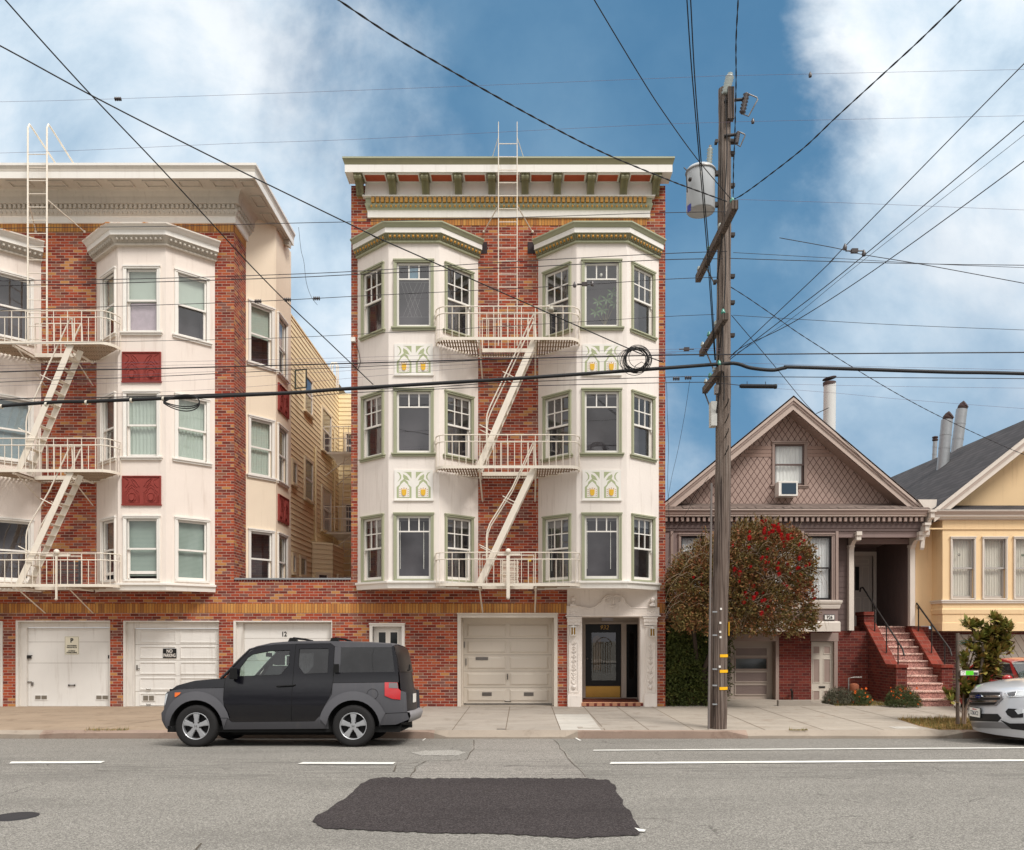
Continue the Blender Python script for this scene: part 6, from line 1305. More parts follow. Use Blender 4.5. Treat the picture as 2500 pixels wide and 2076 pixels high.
# ------------------------------------------------------------------ wires
def wire(label, pts, r, Y=15.45, Y2=None, mt=None, name='overhead_wire', group='overhead wires', cat='wire', twist=0):
    K = len(pts); L = [0]
    for a, b_ in zip(pts, pts[1:]): L.append(L[-1] + math.hypot(b_[0] - a[0], b_[1] - a[1]))
    Y2 = Y if Y2 is None else Y2; out = []
    def cr(p0, p1, p2, p3, t): return .5 * ((2 * p1) + (p2 - p0) * t + (2 * p0 - 5 * p1 + 4 * p2 - p3) * t * t + (3 * p1 - p0 - 3 * p2 + p3) * t ** 3)
    for i in range(K - 1):
        n = 8 if K > 2 else 2
        for k in range(n):
            t = k / n; g = [pts[max(i - 1, 0)], pts[i], pts[i + 1], pts[min(i + 2, K - 1)]]
            u, v = (cr(*[q[j] for q in g], t) for j in (0, 1)) if K > 2 else [pts[i][j] + (pts[i + 1][j] - pts[i][j]) * t for j in (0, 1)]
            s_ = (L[i] + (L[i + 1] - L[i]) * t) / L[-1]; out.append((u, v, s_))
    out.append((*pts[-1], 1))
    # depth varies so that the wire is straight in plan: 1/Y is linear along the picture
    q = [P(u, v, 1 / (1 / Y + (1 / Y2 - 1 / Y) * s_)) for u, v, s_ in out]
    m = MB()
    if twist:
        dn = []
        for a, b_ in zip(q, q[1:]): 
            for k in range(5): dn.append(a + (b_ - a) * k / 5)
        dn.append(q[-1]); 
        for ph in (0, math.pi): 
            acc = 0; o = []
            for i, p_ in enumerate(dn):
                if i: acc += (p_ - dn[i - 1]).length
                a = acc * twist + ph; o.append(p_ + Vector((math.cos(a) * r * .9, 0, math.sin(a) * r * .9)))
            m.tube(o, r, 5)
    else: m.tube(q, r, 5)
    o = m.build(name, mt or WIREM); recentre(o); tag(o, label, cat, group); return o
main = [(-900, 1075), (0, 992), (240, 980), (520, 968.5), (720, 959.4), (850, 949.7), (1260, 924.8), (1623, 899.5), (1765, 889), (1800, 889), (1833, 899), (1885, 904.5), (1916, 899), (1950, 897.5), (2300, 909), (2500, 913), (3200, 935)]
wire('thickest black cable, sagging across the whole street front above the second-floor windows', main, .036, mt=CABLE, name='cable', cat='cable')
S = [
 ('faint top wire high in the sky, level with the pole top', [(-600, 262), (0, 249), (240, 243), (870, 221), (1700, 188), (1780, 185), (1883, 183), (2500, 170), (3100, 160)], .0045),
 ('second faint wire in the sky, just above the left cornice ladder', [(-600, 390), (0, 374), (230, 366), (560, 351), (880, 340), (1560, 306), (1770, 299), (1835, 297), (2500, 283), (3100, 275)], .0045),
 ('single wire crossing just under the left roof cornice and the bay roofs', [(-600, 575), (0, 558), (400, 553), (720, 545), (900, 541), (1300, 530), (1620, 520), (1790, 517)], .0075),
 ('thin wire leaving the pole to the right at transformer height', [(1790, 487), (2100, 497), (2500, 513), (3100, 535)], .005),
 ('upper of the two close wires across the top of the third-floor windows', [(-600, 698), (0, 686), (350, 681), (705, 670), (900, 661), (1240, 640), (1593, 621), (1775, 614)], .0085),
 ('lower of the two close wires across the third-floor windows, with clamps', [(-600, 712), (0, 698), (236, 693), (686, 679), (879, 670), (1330, 650), (1610, 635), (1765, 632)], .0095),
 ('upper of two wires right of the pole at the level of the long crossarm', [(1790, 617), (1970, 627), (2280, 645), (2500, 654), (3100, 680)], .006),
 ('lower of two wires right of the pole at the level of the long crossarm', [(1780, 631), (2000, 638), (2300, 645.5), (2500, 648), (3100, 656)], .0085),
 ('wire with a turnbuckle crossing the middle of the third-floor windows', [(-600, 780), (0, 758), (300, 748), (630, 736), (900, 722), (1150, 710), (1400, 697), (1614, 683), (1750, 677)], .0075),
 ('wire crossing the sills of the third-floor windows', [(-600, 858), (0, 840), (600, 828), (900, 815), (1300, 793), (1614, 774), (1745, 768)], .006),
 ('thin wire leaving the glass insulator of the pole to the right', [(1790, 770), (1950, 780), (2200, 794), (2500, 806), (3100, 828)], .006),
 ('topmost thin wire of the bundle over the upper red panels', [(-600, 912), (0, 893), (720, 877), (1260, 862), (1640, 853), (1760, 851)], .005),
 ('second thin wire of the bundle over the upper red panels', [(-600, 924), (0, 901), (720, 886), (1260, 871), (1650, 859), (1760, 856)], .005),
 ('thick black wire of the bundle over the upper red panels', [(-600, 935), (0, 908.5), (350, 901), (720, 891.3), (850, 887.8), (1260, 876), (1650, 867), (1780, 866), (2100, 863.5), (2485, 861), (3100, 858)], .015),
 ('thin wire directly under the thick black wire of the bundle', [(-600, 950), (0, 925), (350, 914), (720, 899), (1240, 876), (1650, 862)], .005),
 ('wire of the bundle skimming the bottom of the upper red panels', [(-600, 965), (0, 933.5), (350, 921), (720, 903), (1000, 890), (1260, 874)], .0085),
 ('lowest thin wire of the bundle, crossing the gold shields', [(-600, 970), (0, 943), (400, 932), (720, 913), (1000, 897), (1260, 884), (1640, 864)], .005),
 ('thin slanting wire between the upper gold shields and the thick cable', [(237, 963), (500, 952), (720, 936), (874, 922), (1171, 897), (1500, 882), (1623, 874)], .0045),
 ('medium wire just above the thick cable at the far left', [(-600, 1008), (0, 975.6), (200, 972), (392, 967), (540, 962), (700, 957)], .013),
 ('upper wire running just under the thick cable', [(700, 962), (850, 953), (1052, 946), (1240, 934), (1650, 920.5), (1784, 920), (2100, 922), (2500, 925), (3100, 932)], .0095),
 ('lower wire running under the thick cable, ending at the black splice tube', [(760, 968), (850, 960), (1052, 951), (1240, 944), (1650, 934.5), (1740, 935), (1806, 941)], .009),
 ('faint wire going right from the black splice tube', [(1897, 938), (2200, 944), (2500, 948), (3100, 955)], .0045),
 ('faint sloping wire from the splice tube towards the yellow cottage', [(1897, 949), (2040, 960), (2200, 975), (2500, 998), (3100, 1040)], .0045),
 ('thin wire lying over the thick cable right of the pole', [(1790, 886), (1860, 888), (2100, 895), (2500, 904), (3100, 925)], .005),
]
for lab, p_, r_ in S: wire(lab, p_, r_ * (.55 if r_ < .0055 else .8), mt=WIREL if r_ < .0055 else None)
Dg = [
 ('black wire from the top left corner down to the thick cable, kinked at the cornice', [(-60, -90), (13, 0), (200, 208), (375, 392), (500, 527), (604, 640), (698, 736), (800, 833), (911, 939)], .011, 9.5, 15.4, 0),
 ('dark wire from the left edge slanting over both houses to the cable coil', [(-200, 10), (0, 112), (236, 240), (549, 399), (900, 570), (929, 584), (1263, 731), (1541, 854), (1620, 885)], .0115, 10, 15.4, 0),
 ('twisted black service cable from the top of the picture to the left of the transformer', [(760, -45), (826, 0), (971, 96), (1173, 214), (1357, 315), (1486, 379), (1631, 439), (1678, 457), (1774, 492)], .012, 9.5, 15.6, 14),
 ('dark wire from the top slanting down to the pole behind the transformer', [(1430, -40), (1451, 0), (1567, 193), (1623, 279), (1700, 386), (1786, 488)], .0095, 10.5, 15.6, 0),
 ('left strand of the nearly vertical pair of wires passing before the transformer', [(1673, -60), (1677, 0), (1687, 150), (1708, 398), (1726, 609), (1745, 879)], .0105, 10.5, 15.5, 0),
 ('right strand of the nearly vertical pair of wires passing before the transformer', [(1682, -60), (1686, 0), (1696, 190), (1712, 398), (1730, 609), (1747, 879)], .0105, 10.5, 15.5, 0),
 ('wavy black cable running straight up from the pole, right of its top', [(1803, -60), (1802, 0), (1797, 100), (1797, 200), (1794, 330), (1791, 400), (1790, 480)], .010, 10.5, 15.5, 12),
 ('twisted black cable rising steeply from the pole to the top right', [(2420, -80), (2346, 0), (2243, 101), (2153, 184), (2041, 287), (1964, 360), (1874, 431), (1812, 476), (1782, 490)], .011, 9.5, 15.6, 12),
 ('uppermost straight wire of the fan running to the right edge', [(2700, -40), (2500, 156), (2063, 602), (2029, 639), (1887, 774), (1780, 875)], .0085, 10, 15.5, 0),
 ('second straight wire of the fan running to the right edge', [(2700, 118), (2500, 296), (2091, 639), (1913, 778), (1782, 878)], .0085, 10, 15.5, 0),
 ('thinnest wire of the fan running to the right edge', [(2700, 170), (2500, 330), (2104, 639), (1930, 780), (1800, 862)], .0042, 10, 15.5, 0),
 ('lowest straight wire of the fan running to the right edge', [(2700, 240), (2500, 394), (2164, 639), (1947, 781), (1814, 847), (1785, 870)], .0085, 10, 15.5, 0),
 ('service drop from the pole over the taupe gable to the yellow cottage', [(1784, 701), (1831, 731), (1909, 785), (1958, 819), (2080, 896), (2200, 967), (2311, 1025), (2470, 1098), (2540, 1122)], .0085, 15.7, 21.1, 14),
 ('service drop from the glass insulator down the right rake of the taupe cottage', [(1786, 770), (1891, 894), (1977, 997), (2048, 1063), (2110, 1125), (2175, 1190)], .0085, 15.7, 21.3, 0),
 ('thin slanting span wire with a turnbuckle, upper right', [(1903, 581), (2040, 606), (2107, 622), (2246, 645), (2500, 692), (2800, 748)], .007, 13, 12.5, 0),
 ('first loose thin wire hanging from the crossarm down to the edge of the cream house', [(1684, 930), (1672, 1010), (1655, 1100), (1640, 1165), (1629, 1230)], .0045, 15.7, 19.6, 0),
 ('second loose thin wire hanging down behind the pole towards the taupe cottage', [(1730, 1165), (1705, 1200), (1680, 1245), (1652, 1290), (1632, 1316)], .006, 15.8, 21.2, 0),
 ('black cable running down the right edge of the cream house', [(1618, 898), (1627, 940), (1629, 1010), (1632, 1090), (1630, 1180), (1634, 1300), (1630, 1420)], .006, 19.7, 19.7, 0),
 ('thin loop of wire hanging in the gap between the two brick houses', [(729, 555), (735, 610), (742, 640), (748, 690), (760, 725), (775, 745)], .0045, 15.5, 15.5, 0),
]
for lab, p_, r_, ya, yb_, tw in Dg: wire(lab, p_, r_ * .85 if not tw else r_ * .62, ya, yb_, mt=CABLE if r_ > .009 else WIREM, twist=tw)
def hang(name, label, cat, q):
    return thing(name, label, cat, q)
# cable coil and loop, splice tube, small line hardware
q = P(1557.5, 878, 15.3); co = thing('cable_coil', 'round coil of spare black cable standing on the thick cable', 'cable coil', P(1557, 908, 15.35)); m = MB()
for k in range(15):
    r_ = (24 + (k % 5) * 2.2 + rnd.uniform(-1, 1.5)) * 15.3 / F; c = q + Vector((rnd.uniform(-.018, .018) - (k % 3) * .02, (k - 7) * .012, rnd.uniform(-.015, .015))); e = rnd.uniform(1, 1.12)
    m.tube([c + Vector((r_ * e * math.cos(a), .01 * math.sin(2 * a), r_ * math.sin(a))) for a in [2 * math.pi * i / 28 for i in range(28)]], .0062, 5, closed=True)
m.build('coil_loops', CABLE, co)
m = MB()
for k, e in enumerate((1.32, 1.45)): m.tube([q + Vector((-.05 + 30 * 15.3 / F * e * math.cos(a), 0, 29 * 15.3 / F * math.sin(a))) for a in [R(120 + i * 12) for i in range(11)]], .004, 4)
m.tube([P(1546, 905, 15.3), P(1552, 893, 15.3), P(1566, 884, 15.3), P(1577, 890, 15.3), P(1578, 903, 15.3)], .006, 4); m.build('loose_ends', CABLE, co)
m = MB()
for dz in (0, -4, 5): m.tube([P(399 + 44 * (1 - math.cos(t)) * (1 if t < 3.2 else 1), 982 - (20 + dz) * math.sin(t) * math.sin(t / 2) ** .8 + 2 * dz / 5, 15.4) for t in [2 * math.pi * k / 40 for k in range(41)]], .011, 5)
o = m.build('cable_loop', CABLE); recentre(o); tag(o, 'flat teardrop loop of black cable hanging at the left, before the cream bay', 'cable loop')
m = MB()
for u in (4, 113, 211, 321, 399): v = 993 - (u / 520) * 24.5; q = P(u, v, 15.4); m.box(q.x - .012, q.x + .012, 15.36, 15.44, q.z - .042, q.z + .042)
o = None
for k, u in enumerate((4, 113, 211, 321, 399)):
    v = 993 - (u / 520) * 24.5; q = P(u, v, 15.41); m = MB(); m.lathe(q, [(.040, -.02), (.042, 0), (.040, .02)], 10, axis='x'); o = m.build('cable_tie', paint('white_tie', (214, 206, 190), .5)); recentre(o); tag(o, ['pale strap round the thick cable at the very left edge', 'pale strap round the thick cable before the ladder of the left fire escape', 'pale strap round the thick cable at the left side window of the cream bay', 'pale strap round the thick cable before the centre window of the left bay', 'pale strap round the thick cable where the teardrop loop starts'][k], 'cable tie', 'pale straps round the thick cable')
sp_ = thing('splice_tube', 'black horizontal splice tube hanging right of the pole under the cables', 'splice case', P(1850, 949, 15.45)); m = MB(); a, b_ = P(1806, 943, 15.45), P(1896, 944, 15.45)
d = (b_ - a).normalized(); m.tube([a, a + d * .02, a + d * .03, b_ - d * .05, b_ - d * .04, b_], [.03, .035, .040, .040, .046, .044], 14); m.build('tube_body', CABLE, sp_); m = MB()
for k in range(2): q = a + (b_ - a) * (.2 + .5 * k); m.tube([q + Vector((0, 0, .04)), q + Vector((0, 0, .09))], .006, 4)
m.build('hanger_clip', WIREM, sp_)
for u, v, kind, lab in ((1403, 696, 'cone', 'small dark cone insulator on the wire before the upper right centre window'), (1427, 694, 'block', 'small dark turnbuckle block on the wire before the upper right centre window'), (1446, 693, 'cone', 'small dark connector right of the turnbuckle, before the upper right centre window'), (2063, 604, 'cone', 'small dark cone insulator on the slanting span wire, upper right'), (2086, 613, 'block', 'small dark turnbuckle block on the slanting span wire, upper right'), (2109, 619, 'cone', 'small dark connector right of the turnbuckle on the slanting span wire'), (630, 736, 'spool', 'dark ribbed spool insulator on the wire over the left brick corner pier'), (702, 732, 'spool', 'dark ribbed spool insulator at the right edge of the left building'), (773, 729, 'spool', 'dark ribbed spool insulator on the wire in the sky gap between the houses'), (1680, 923, 'spool', 'dark clamp under the thick cable, left of the pole'), (1651, 925, 'spool', 'dark clamp under the thick cable, at the right edge of the cream house'), (1978, 183, 'cone', 'small dark clamp on the top wire, right of the pole'), (1838, 296, 'cone', 'small dark clamp on the second wire, right of the pole top'), (288, 242, 'spool', 'small dark clamp on the faint top wire at the left'), (1676, 853, 'block', 'small dark clamp block on a wire just left of the pole')):
    q = P(u, v, 13 if 2050 < u < 2120 else 15.45); m = MB()
    if kind == 'cone': m.tube([q + Vector((0, 0, -.04)), q + Vector((0, 0, .0)), q + Vector((0, 0, .06))], [.03, .034, .006], 8)
    elif kind == 'block': m.box(q.x - .05, q.x + .05, q.y - .03, q.y + .03, q.z - .03, q.z + .03); m.tube([q + Vector((-.14, 0, 0)), q + Vector((.14, 0, 0))], .012, 5)
    else:
        for k in range(4): m.lathe(q + Vector((-.05 + k * .033, 0, 0)), [(.012, -.014), (.036, -.006), (.036, .006), (.012, .014)], 10, axis='x')
    o = m.build('line_insulator' if kind != 'block' else 'turnbuckle', CER); recentre(o); tag(o, lab, 'line fitting', 'small fittings on the wires')

jb = thing('junction_box', 'small white electrical box with cables on the left brick edge of the cream house', 'junction box', P(863, 833, W)); m = MB(); q = P(863, 831, W); m.box(q.x - .05, q.x + .05, W - .08, W, q.z - .05, q.z + .05); m.build('box', WHITE, jb)
m = MB(); m.tube([P(868, 838, W - .06), P(876, 860, W - .1), P(880, 885, W - .1), P(873, 905, W - .06)], .008, 5); m.tube([P(862, 838, W - .06), P(858, 870, W - .08), P(868, 905, W - .05)], .006, 5); m.build('cable', CABLE, jb)
lh = thing('ladder_hoop', 'white tubular ladder hoop standing on the roof edge above the yellow clapboards', 'ladder hoop', P(817, 940, 29)); m = MB()
for u0_, u1_ in ((806, 826), (812, 822)): m.tube([P(u0_, 945, 29), P(u0_, 895, 29), P(u0_ + 4, 886, 29), P(u1_ - 4, 886, 29), P(u1_, 895, 29), P(u1_, 955, 29)], .022, 6)
m.build('hoop', WHITE, lh)
# ------------------------------------------------------------------ cars
def carpaint(name, col, rough=.28, metal=.0, coat=1.0, flake=0):
    m, t, b = newmat(name); o = t.new('ShaderNodeTexCoord').outputs['Object']; c = srgb(*col); n = t.noise(o, 3, 5, .6)
    cc = t.mix(n, tuple(x * .9 for x in c[:3]) + (1,), tuple(min(1, x * 1.08) for x in c[:3]) + (1,)); z = t.new('ShaderNodeSeparateXYZ', {0: o}).outputs[2]
    d = t.math('MULTIPLY', t.smooth(t.math('ADD', z, t.math('MULTIPLY', n, .3)), .75, .25), .06); cc = t.mix(d, cc, srgb(150, 138, 122)); t.l.new(cc, b.inputs['Base Color'])
    b.inputs['Roughness'].default_value = rough; b.inputs['Metallic'].default_value = metal; b.inputs['Coat Weight'].default_value = coat; b.inputs['Specular IOR Level'].default_value = .3; b.inputs['Coat Roughness'].default_value = .05; return m
CLAD = paint('grey_plastic_cladding', (76, 76, 80), .55, .06, 3, .06, 90, streak=.12, streakcol=(120, 112, 104)); CLADL = paint('lighter_arch_plastic', (90, 90, 94), .6, .06, 3, .06, 90)
TYRE = paint('tyre_rubber', (30, 29, 29), .85, .12, 9, .2, 60); RIM = paint('alloy_rim', (196, 198, 200), .32, .05, 9, 0, metal=.75); CHROME = paint('chrome', (210, 212, 214), .15, .02, 9, 0, metal=1.0)
REDL = paint('red_lamp', (186, 14, 20), .12, .08, 20, 0, spec=.9, coat=1); ORL = paint('orange_lamp', (236, 110, 20), .15, .05, 20, 0, spec=.9, coat=1); CLRL = paint('clear_lamp', (206, 210, 212), .1, .08, 20, 0, spec=.9, coat=1)
GL1 = glassmat('car_glass', (.70, .82, .78), 1.6, .01); GL2 = glassmat('privacy_glass', (.06, .06, .07), 1.6, .01); SEAT = paint('dark_seat', (38, 38, 40), .9, .1, 9)
class Car:
    def __init__(s, root, hw): s.root = root; s.hw = hw
    def panel(s, loops, mt, name, off=0, sides=(-1, 1), parent=None, dx=.10, dz=.09, sm=True):
        """flat outlines (first outer, rest holes) in (x, z), laid on the body side"""
        out = []
        for sd in sides:
            bm = bmesh.new(); ed = []
            for lp in loops:
                vs = [bm.verts.new((x, 0, z)) for x, z in lp]; ed += [bm.edges.new((vs[i], vs[(i + 1) % len(vs)])) for i in range(len(vs))]
            if len(loops) == 1: bm.faces.new(bm.verts[:])
            else: bmesh.ops.triangle_fill(bm, edges=ed, use_beauty=True, use_dissolve=False)
            xs = [v.co.x for v in bm.verts]; zs = [v.co.z for v in bm.verts]
            x = math.ceil(min(xs) / dx) * dx
            while x < max(xs): bmesh.ops.bisect_plane(bm, geom=bm.verts[:] + bm.edges[:] + bm.faces[:], plane_co=(x, 0, 0), plane_no=(1, 0, 0)); x += dx
            z = math.ceil(min(zs) / dz) * dz
            while z < max(zs): bmesh.ops.bisect_plane(bm, geom=bm.verts[:] + bm.edges[:] + bm.faces[:], plane_co=(0, 0, z), plane_no=(0, 0, 1)); z += dz
            bm.normal_update()
            for f in bm.faces:
                if (f.normal.y > 0) != (sd > 0): f.normal_flip()
            for v in bm.verts: v.co.y = sd * (s.hw(v.co.x, v.co.z) + off)
            me = bpy.data.meshes.new(name); bm.to_mesh(me); bm.free(); me.materials.append(mt)
            for p_ in me.polygons: p_.use_smooth = sm
            o = bpy.data.objects.new(name, me); sc.collection.objects.link(o); o.parent = parent or s.root; out.append(o)
        return out
    def seam(s, pts, name='panel_gap', w=.006, off=.004, parent=None, mt=None, sides=(-1, 1)):
        for sd in sides:
            m = MB(); P_ = []
            for (a, b_) in zip(pts, pts[1:]):
                n = max(1, int(math.hypot(b_[0] - a[0], b_[1] - a[1]) / .08))
                for k in range(n): t = k / n; P_.append((a[0] + (b_[0] - a[0]) * t, a[1] + (b_[1] - a[1]) * t))
            P_.append(pts[-1]); m.tube([(x, sd * (s.hw(x, z) + off - w * .5), z) for x, z in P_], w * .6, 4, sm=False); s.add(m, name, mt or BLACK, parent)
    def add(s, m, name, mt, parent=None):
        me_off = m.build(name, mt, None); me_off.parent = parent or s.root; return me_off
    def shell(s, prof, mt, name, crown=.03, inset=0, bulge=None, parent=None, y1=1.0, drop=.05):
        m = MB(); N = 14; rows = []
        for x, z in prof:
            h = (s.hw(x, z - drop) - inset) * y1; r_ = []
            for k in range(N + 1):
                t = -1 + 2 * k / N; t = math.copysign(abs(t) ** .8, t); xx = x + (bulge(t, x, z) if bulge else 0); r_.append((xx, h * t, z - crown * t * t - drop * abs(t) ** 9))
            rows.append(r_)
        m.grid(rows); return s.add(m, name, mt, parent)
def wheel(car, x, z, r, rr, side, track, mt_r=RIM, spokes=5, emblem=True):
    o = bpy.data.objects.new('wheel', None); sc.collection.objects.link(o); o.parent = car.root
    y = side * track; o.location = (x, y, z); w = .105
    def add(m, n, mt): k = m.build(n, mt, None); k.parent = o; return k
    S_ = side
    m = MB(); pr = [(rr, -w), (rr + .012, -w - .004), (r * .86, -w - .012), (r * .95, -w), (r, -w + .03), (r, w - .03), (r * .95, w), (r * .86, w + .012), (rr + .012, w + .004), (rr, w)]
    m.lathe((0, 0, 0), [(a, b_ * S_) for a, b_ in pr], 40, axis='y'); 
    for k in range(40): a = 2 * math.pi * k / 40; m.box(r * math.cos(a) - .003, r * math.cos(a) + .003, -w + .03, w - .03, r * math.sin(a) - .003, r * math.sin(a) + .003)
    add(m, 'tyre', TYRE)
    m = MB(); F_ = Fr(0, 0) if S_ < 0 else Fr(0, 0, -1, 0); e = w
    m.lathe((0, 0, 0), [(rr, e * 1.0), (rr * .97, e * 1.04), (rr * .93, e * .9), (rr * .90, e * .3)] if S_ < 0 else [(rr, -e * 1.0), (rr * .97, -e * 1.04), (rr * .93, -e * .9), (rr * .90, -e * .3)], 40, axis='y')
    for k in range(spokes):
        a = R(90 + 360 / spokes * k); c_, s2 = math.cos(a), math.sin(a); rot = lambda q: (q[0] * c_ - q[1] * s2, q[0] * s2 + q[1] * c_)
        q = [(rr * .12, -rr * .17), (rr * .5, -rr * .155), (rr * .95, -rr * .25), (rr * .95, rr * .25), (rr * .5, rr * .155), (rr * .12, rr * .17)]; m.prism(F_, [rot(v) for v in q], e * .55, e * .88)
        q = [(rr * .15, -rr * .10), (rr * .9, -rr * .15), (rr * .9, rr * .15), (rr * .15, rr * .10)]; m.prism(F_, [rot(v) for v in q], e * .88, e * .97)
    m.prism(F_, [(rr * .27 * math.cos(R(30 * k)), rr * .27 * math.sin(R(30 * k))) for k in range(12)], e * .5, e * .98); add(m, 'rim', mt_r)
    m = MB(); m.lathe((0, 0, 0), [(0, e * .3 * -S_), (rr * .88, e * .3 * -S_)], 30, axis='y'); add(m, 'brake_disc', paint('brake_dark', (16, 16, 17), .6, .2, 9, metal=.4))
    m = MB()
    for k in range(5): a = R(54 + 72 * k); q = (rr * .30 * math.cos(a), rr * .30 * math.sin(a)); m.prism(F_, [(q[0] + .013 * math.cos(R(60 * j)), q[1] + .013 * math.sin(R(60 * j))) for j in range(6)], e * .9, e * 1.0)
    add(m, 'lug_nuts', DMET)
    m = MB(); m.prism(F_, [(rr * .14 * math.cos(R(30 * k)), rr * .14 * math.sin(R(30 * k))) for k in range(12)], e * .98, e * 1.03)
    if emblem:
        for q in ([(-.016, -.018), (-.010, -.018), (-.013, .018), (-.020, .018)], [(.016, -.018), (.010, -.018), (.013, .018), (.020, .018)], [(-.012, -.004), (.012, -.004), (.012, .002), (-.012, .002)]): m.prism(F_, q, e * 1.03, e * 1.045, 1)
    add(m, 'hub_cap', [mt_r, DMET]); return o
def archpts(cx, cz, r, a0, a1, n=16): return [(cx + r * math.cos(R(a0 + (a1 - a0) * k / n)), cz + r * math.sin(R(a0 + (a1 - a0) * k / n))) for k in range(n + 1)]
# --- the dark box-shaped SUV: outlines in picture units, x right, y down, mapped to metres
def E(x, y): return ((x - 33) * .00217, (1000 - y) * .00217)
def EP(*q): return [E(*p_) for p_ in q]
def hwE(x, z):
    h = .898
    if z < .40: h -= (.40 - z) * .28
    h -= .055 * ((z - .70) / .45) ** 2 if z < .98 else .0213
    if z > .98: h -= min(z - .98, .17) * .22
    if z > 1.15: h -= (z - 1.15) * .12
    if x < .55: h -= .13 * ((.55 - x) / .55) ** 2
    if x > 3.85: h -= .07 * ((x - 3.85) / .4) ** 2
    return h
suv = thing('parked_suv', 'dark navy boxy SUV with grey cladding parked at the kerb, facing left', 'car', (0, 0, 0)); ca = Car(suv, hwE)
NAVY = carpaint('dark_navy_paint', (9, 9, 16), .25, coat=.6); NAVR = carpaint('dark_navy_paint_rear', (20, 21, 30), .5, coat=.15)
wx1, wz1 = E(320, 845); wx2, _ = E(1508, 845); ar = .435
fl = EP((525, 555)); 
A1 = archpts(wx1, wz1, ar, 180, 0); A2 = archpts(wx2, wz1, ar, 180, 0)
O1 = archpts(wx1, wz1 + .02, ar + .125, 176, 0); O2 = archpts(wx2, wz1 + .02, ar + .125, 180, 10)
zl = E(0, 868)[1]
# front fender and bumper cladding, with the arch cut out
ca.panel([EP((100, 578), (160, 560), (300, 553), (524, 550), (524, 640), (540, 745), (560, 780)) + [(A1[-1][0], E(0, 775)[1]), (A1[-1][0], A1[-1][1])] + A1[::-1][1:] + EP((135, 872), (60, 862), (33, 800), (30, 745), (55, 718), (66, 600), (85, 580))], CLAD, 'front_fender')
ca.panel([O1[:1] + O1[1:-1] + EP((560, 780), (520, 868)) + [(A1[-1][0], zl)] + A1[::-1] + [(A1[0][0], zl), (O1[0][0] + .02, zl)]], CLADL, 'wheel_arch_trim', .022)
ca.panel([EP((520, 868), (560, 782), (590, 812), (1215, 806), (1250, 770), (1318, 768), (1318, 862))], CLAD, 'sill', .012)
ca.panel([EP((1348, 516), (1745, 510), (1745, 615), (1860, 642), (1866, 575), (1905, 585), (1915, 740), (1700, 748)) + [(A2[-1][0], E(0, 790)[1])] + A2[::-1][1:] + EP((1250, 770), (1290, 690), (1335, 600))], CLAD, 'rear_quarter')
ca.panel([O2 + EP((1752, 742), (1700, 835)) + A2[::-1] + EP((1318, 862), (1240, 862))[:1] + EP((1262, 790))], CLADL, 'wheel_arch_trim', .022)
ca.panel([EP((1700, 835), (1715, 745), (1915, 738), (1930, 790), (1830, 830))], CLAD, 'rear_bumper_side', .01)
fw_ = EP((632, 468), (636, 400), (690, 322), (725, 297), (860, 270), (1010, 265), (1010, 378), (945, 455), (780, 462)); rw = EP((1080, 258), (1090, 254), (1300, 252), (1308, 262), (1305, 440), (1125, 448), (1078, 395))
ca.panel([EP((528, 480), (600, 380), (680, 292), (760, 245), (900, 222), (1052, 217), (1045, 380), (1038, 806), (590, 812), (560, 782), (540, 745), (524, 640)), fw_], NAVY, 'front_door')
ca.panel([EP((1054, 217), (1320, 214), (1347, 235), (1350, 420), (1346, 600), (1290, 690), (1250, 770), (1215, 806), (1041, 806), (1045, 380)), rw], NAVY, 'rear_door')
for g, mt, nm in ((fw_, GL1, 'front_window'), (rw, GL2, 'rear_window')): ca.panel([g], mt, nm, -.012)
ca.panel([EP((1350, 436), (1815, 432), (1840, 510), (1348, 514))], NAVY, 'belt_panel')
ca.panel([EP((1352, 240), (1400, 242), (1400, 437), (1350, 437))], CLAD, 'centre_pillar')
ca.panel([EP((1400, 243), (1787, 241), (1814, 432), (1400, 437))], GL2, 'quarter_window', .002)
ca.panel([EP((1787, 241), (1802, 226), (1826, 330), (1842, 440), (1848, 512), (1840, 510), (1814, 432))], NAVY, 'rear_pillar')
ca.panel([EP((672, 285), (735, 243), (860, 210), (1052, 200), (1350, 200), (1600, 208), (1795, 222), (1787, 241), (1400, 243), (1352, 238), (1320, 213), (1052, 216), (900, 221), (760, 244), (690, 290))], CLAD, 'roof_side')
ca.panel([EP((104, 575), (160, 535), (300, 498), (460, 484), (528, 482), (525, 552), (300, 555), (160, 562))], NAVY, 'hood_side')
ca.seam(EP((528, 482), (524, 640), (540, 745), (560, 782), (590, 812), (1038, 808), (1045, 380), (1054, 217))); ca.seam(EP((1041, 806), (1215, 806), (1250, 770), (1290, 690), (1335, 600), (1348, 514), (1350, 236), (1320, 214), (1054, 217)))
ca.seam(EP((1348, 515), (1742, 510))); ca.seam(EP((104, 576), (160, 563), (300, 556), (524, 551))); ca.seam(EP((500, 780), (560, 780)), off=.026); ca.seam(EP((1752, 745), (1914, 738)), off=.014); ca.seam(fw_ + fw_[:1], name='window_seal', w=.014, off=.0); ca.seam(rw + rw[:1], name='window_seal', w=.012, off=.0)
ca.seam(EP(*[(1652 + 42 * math.cos(R(a)), 600 + 40 * math.sin(R(a))) for a in range(0, 361, 20)]), name='fuel_flap', w=.005, off=.004, sides=(-1,))
ca.seam(EP((1655, 248), (1640, 300), (1640, 350), (1652, 432)), w=.004, off=.004)
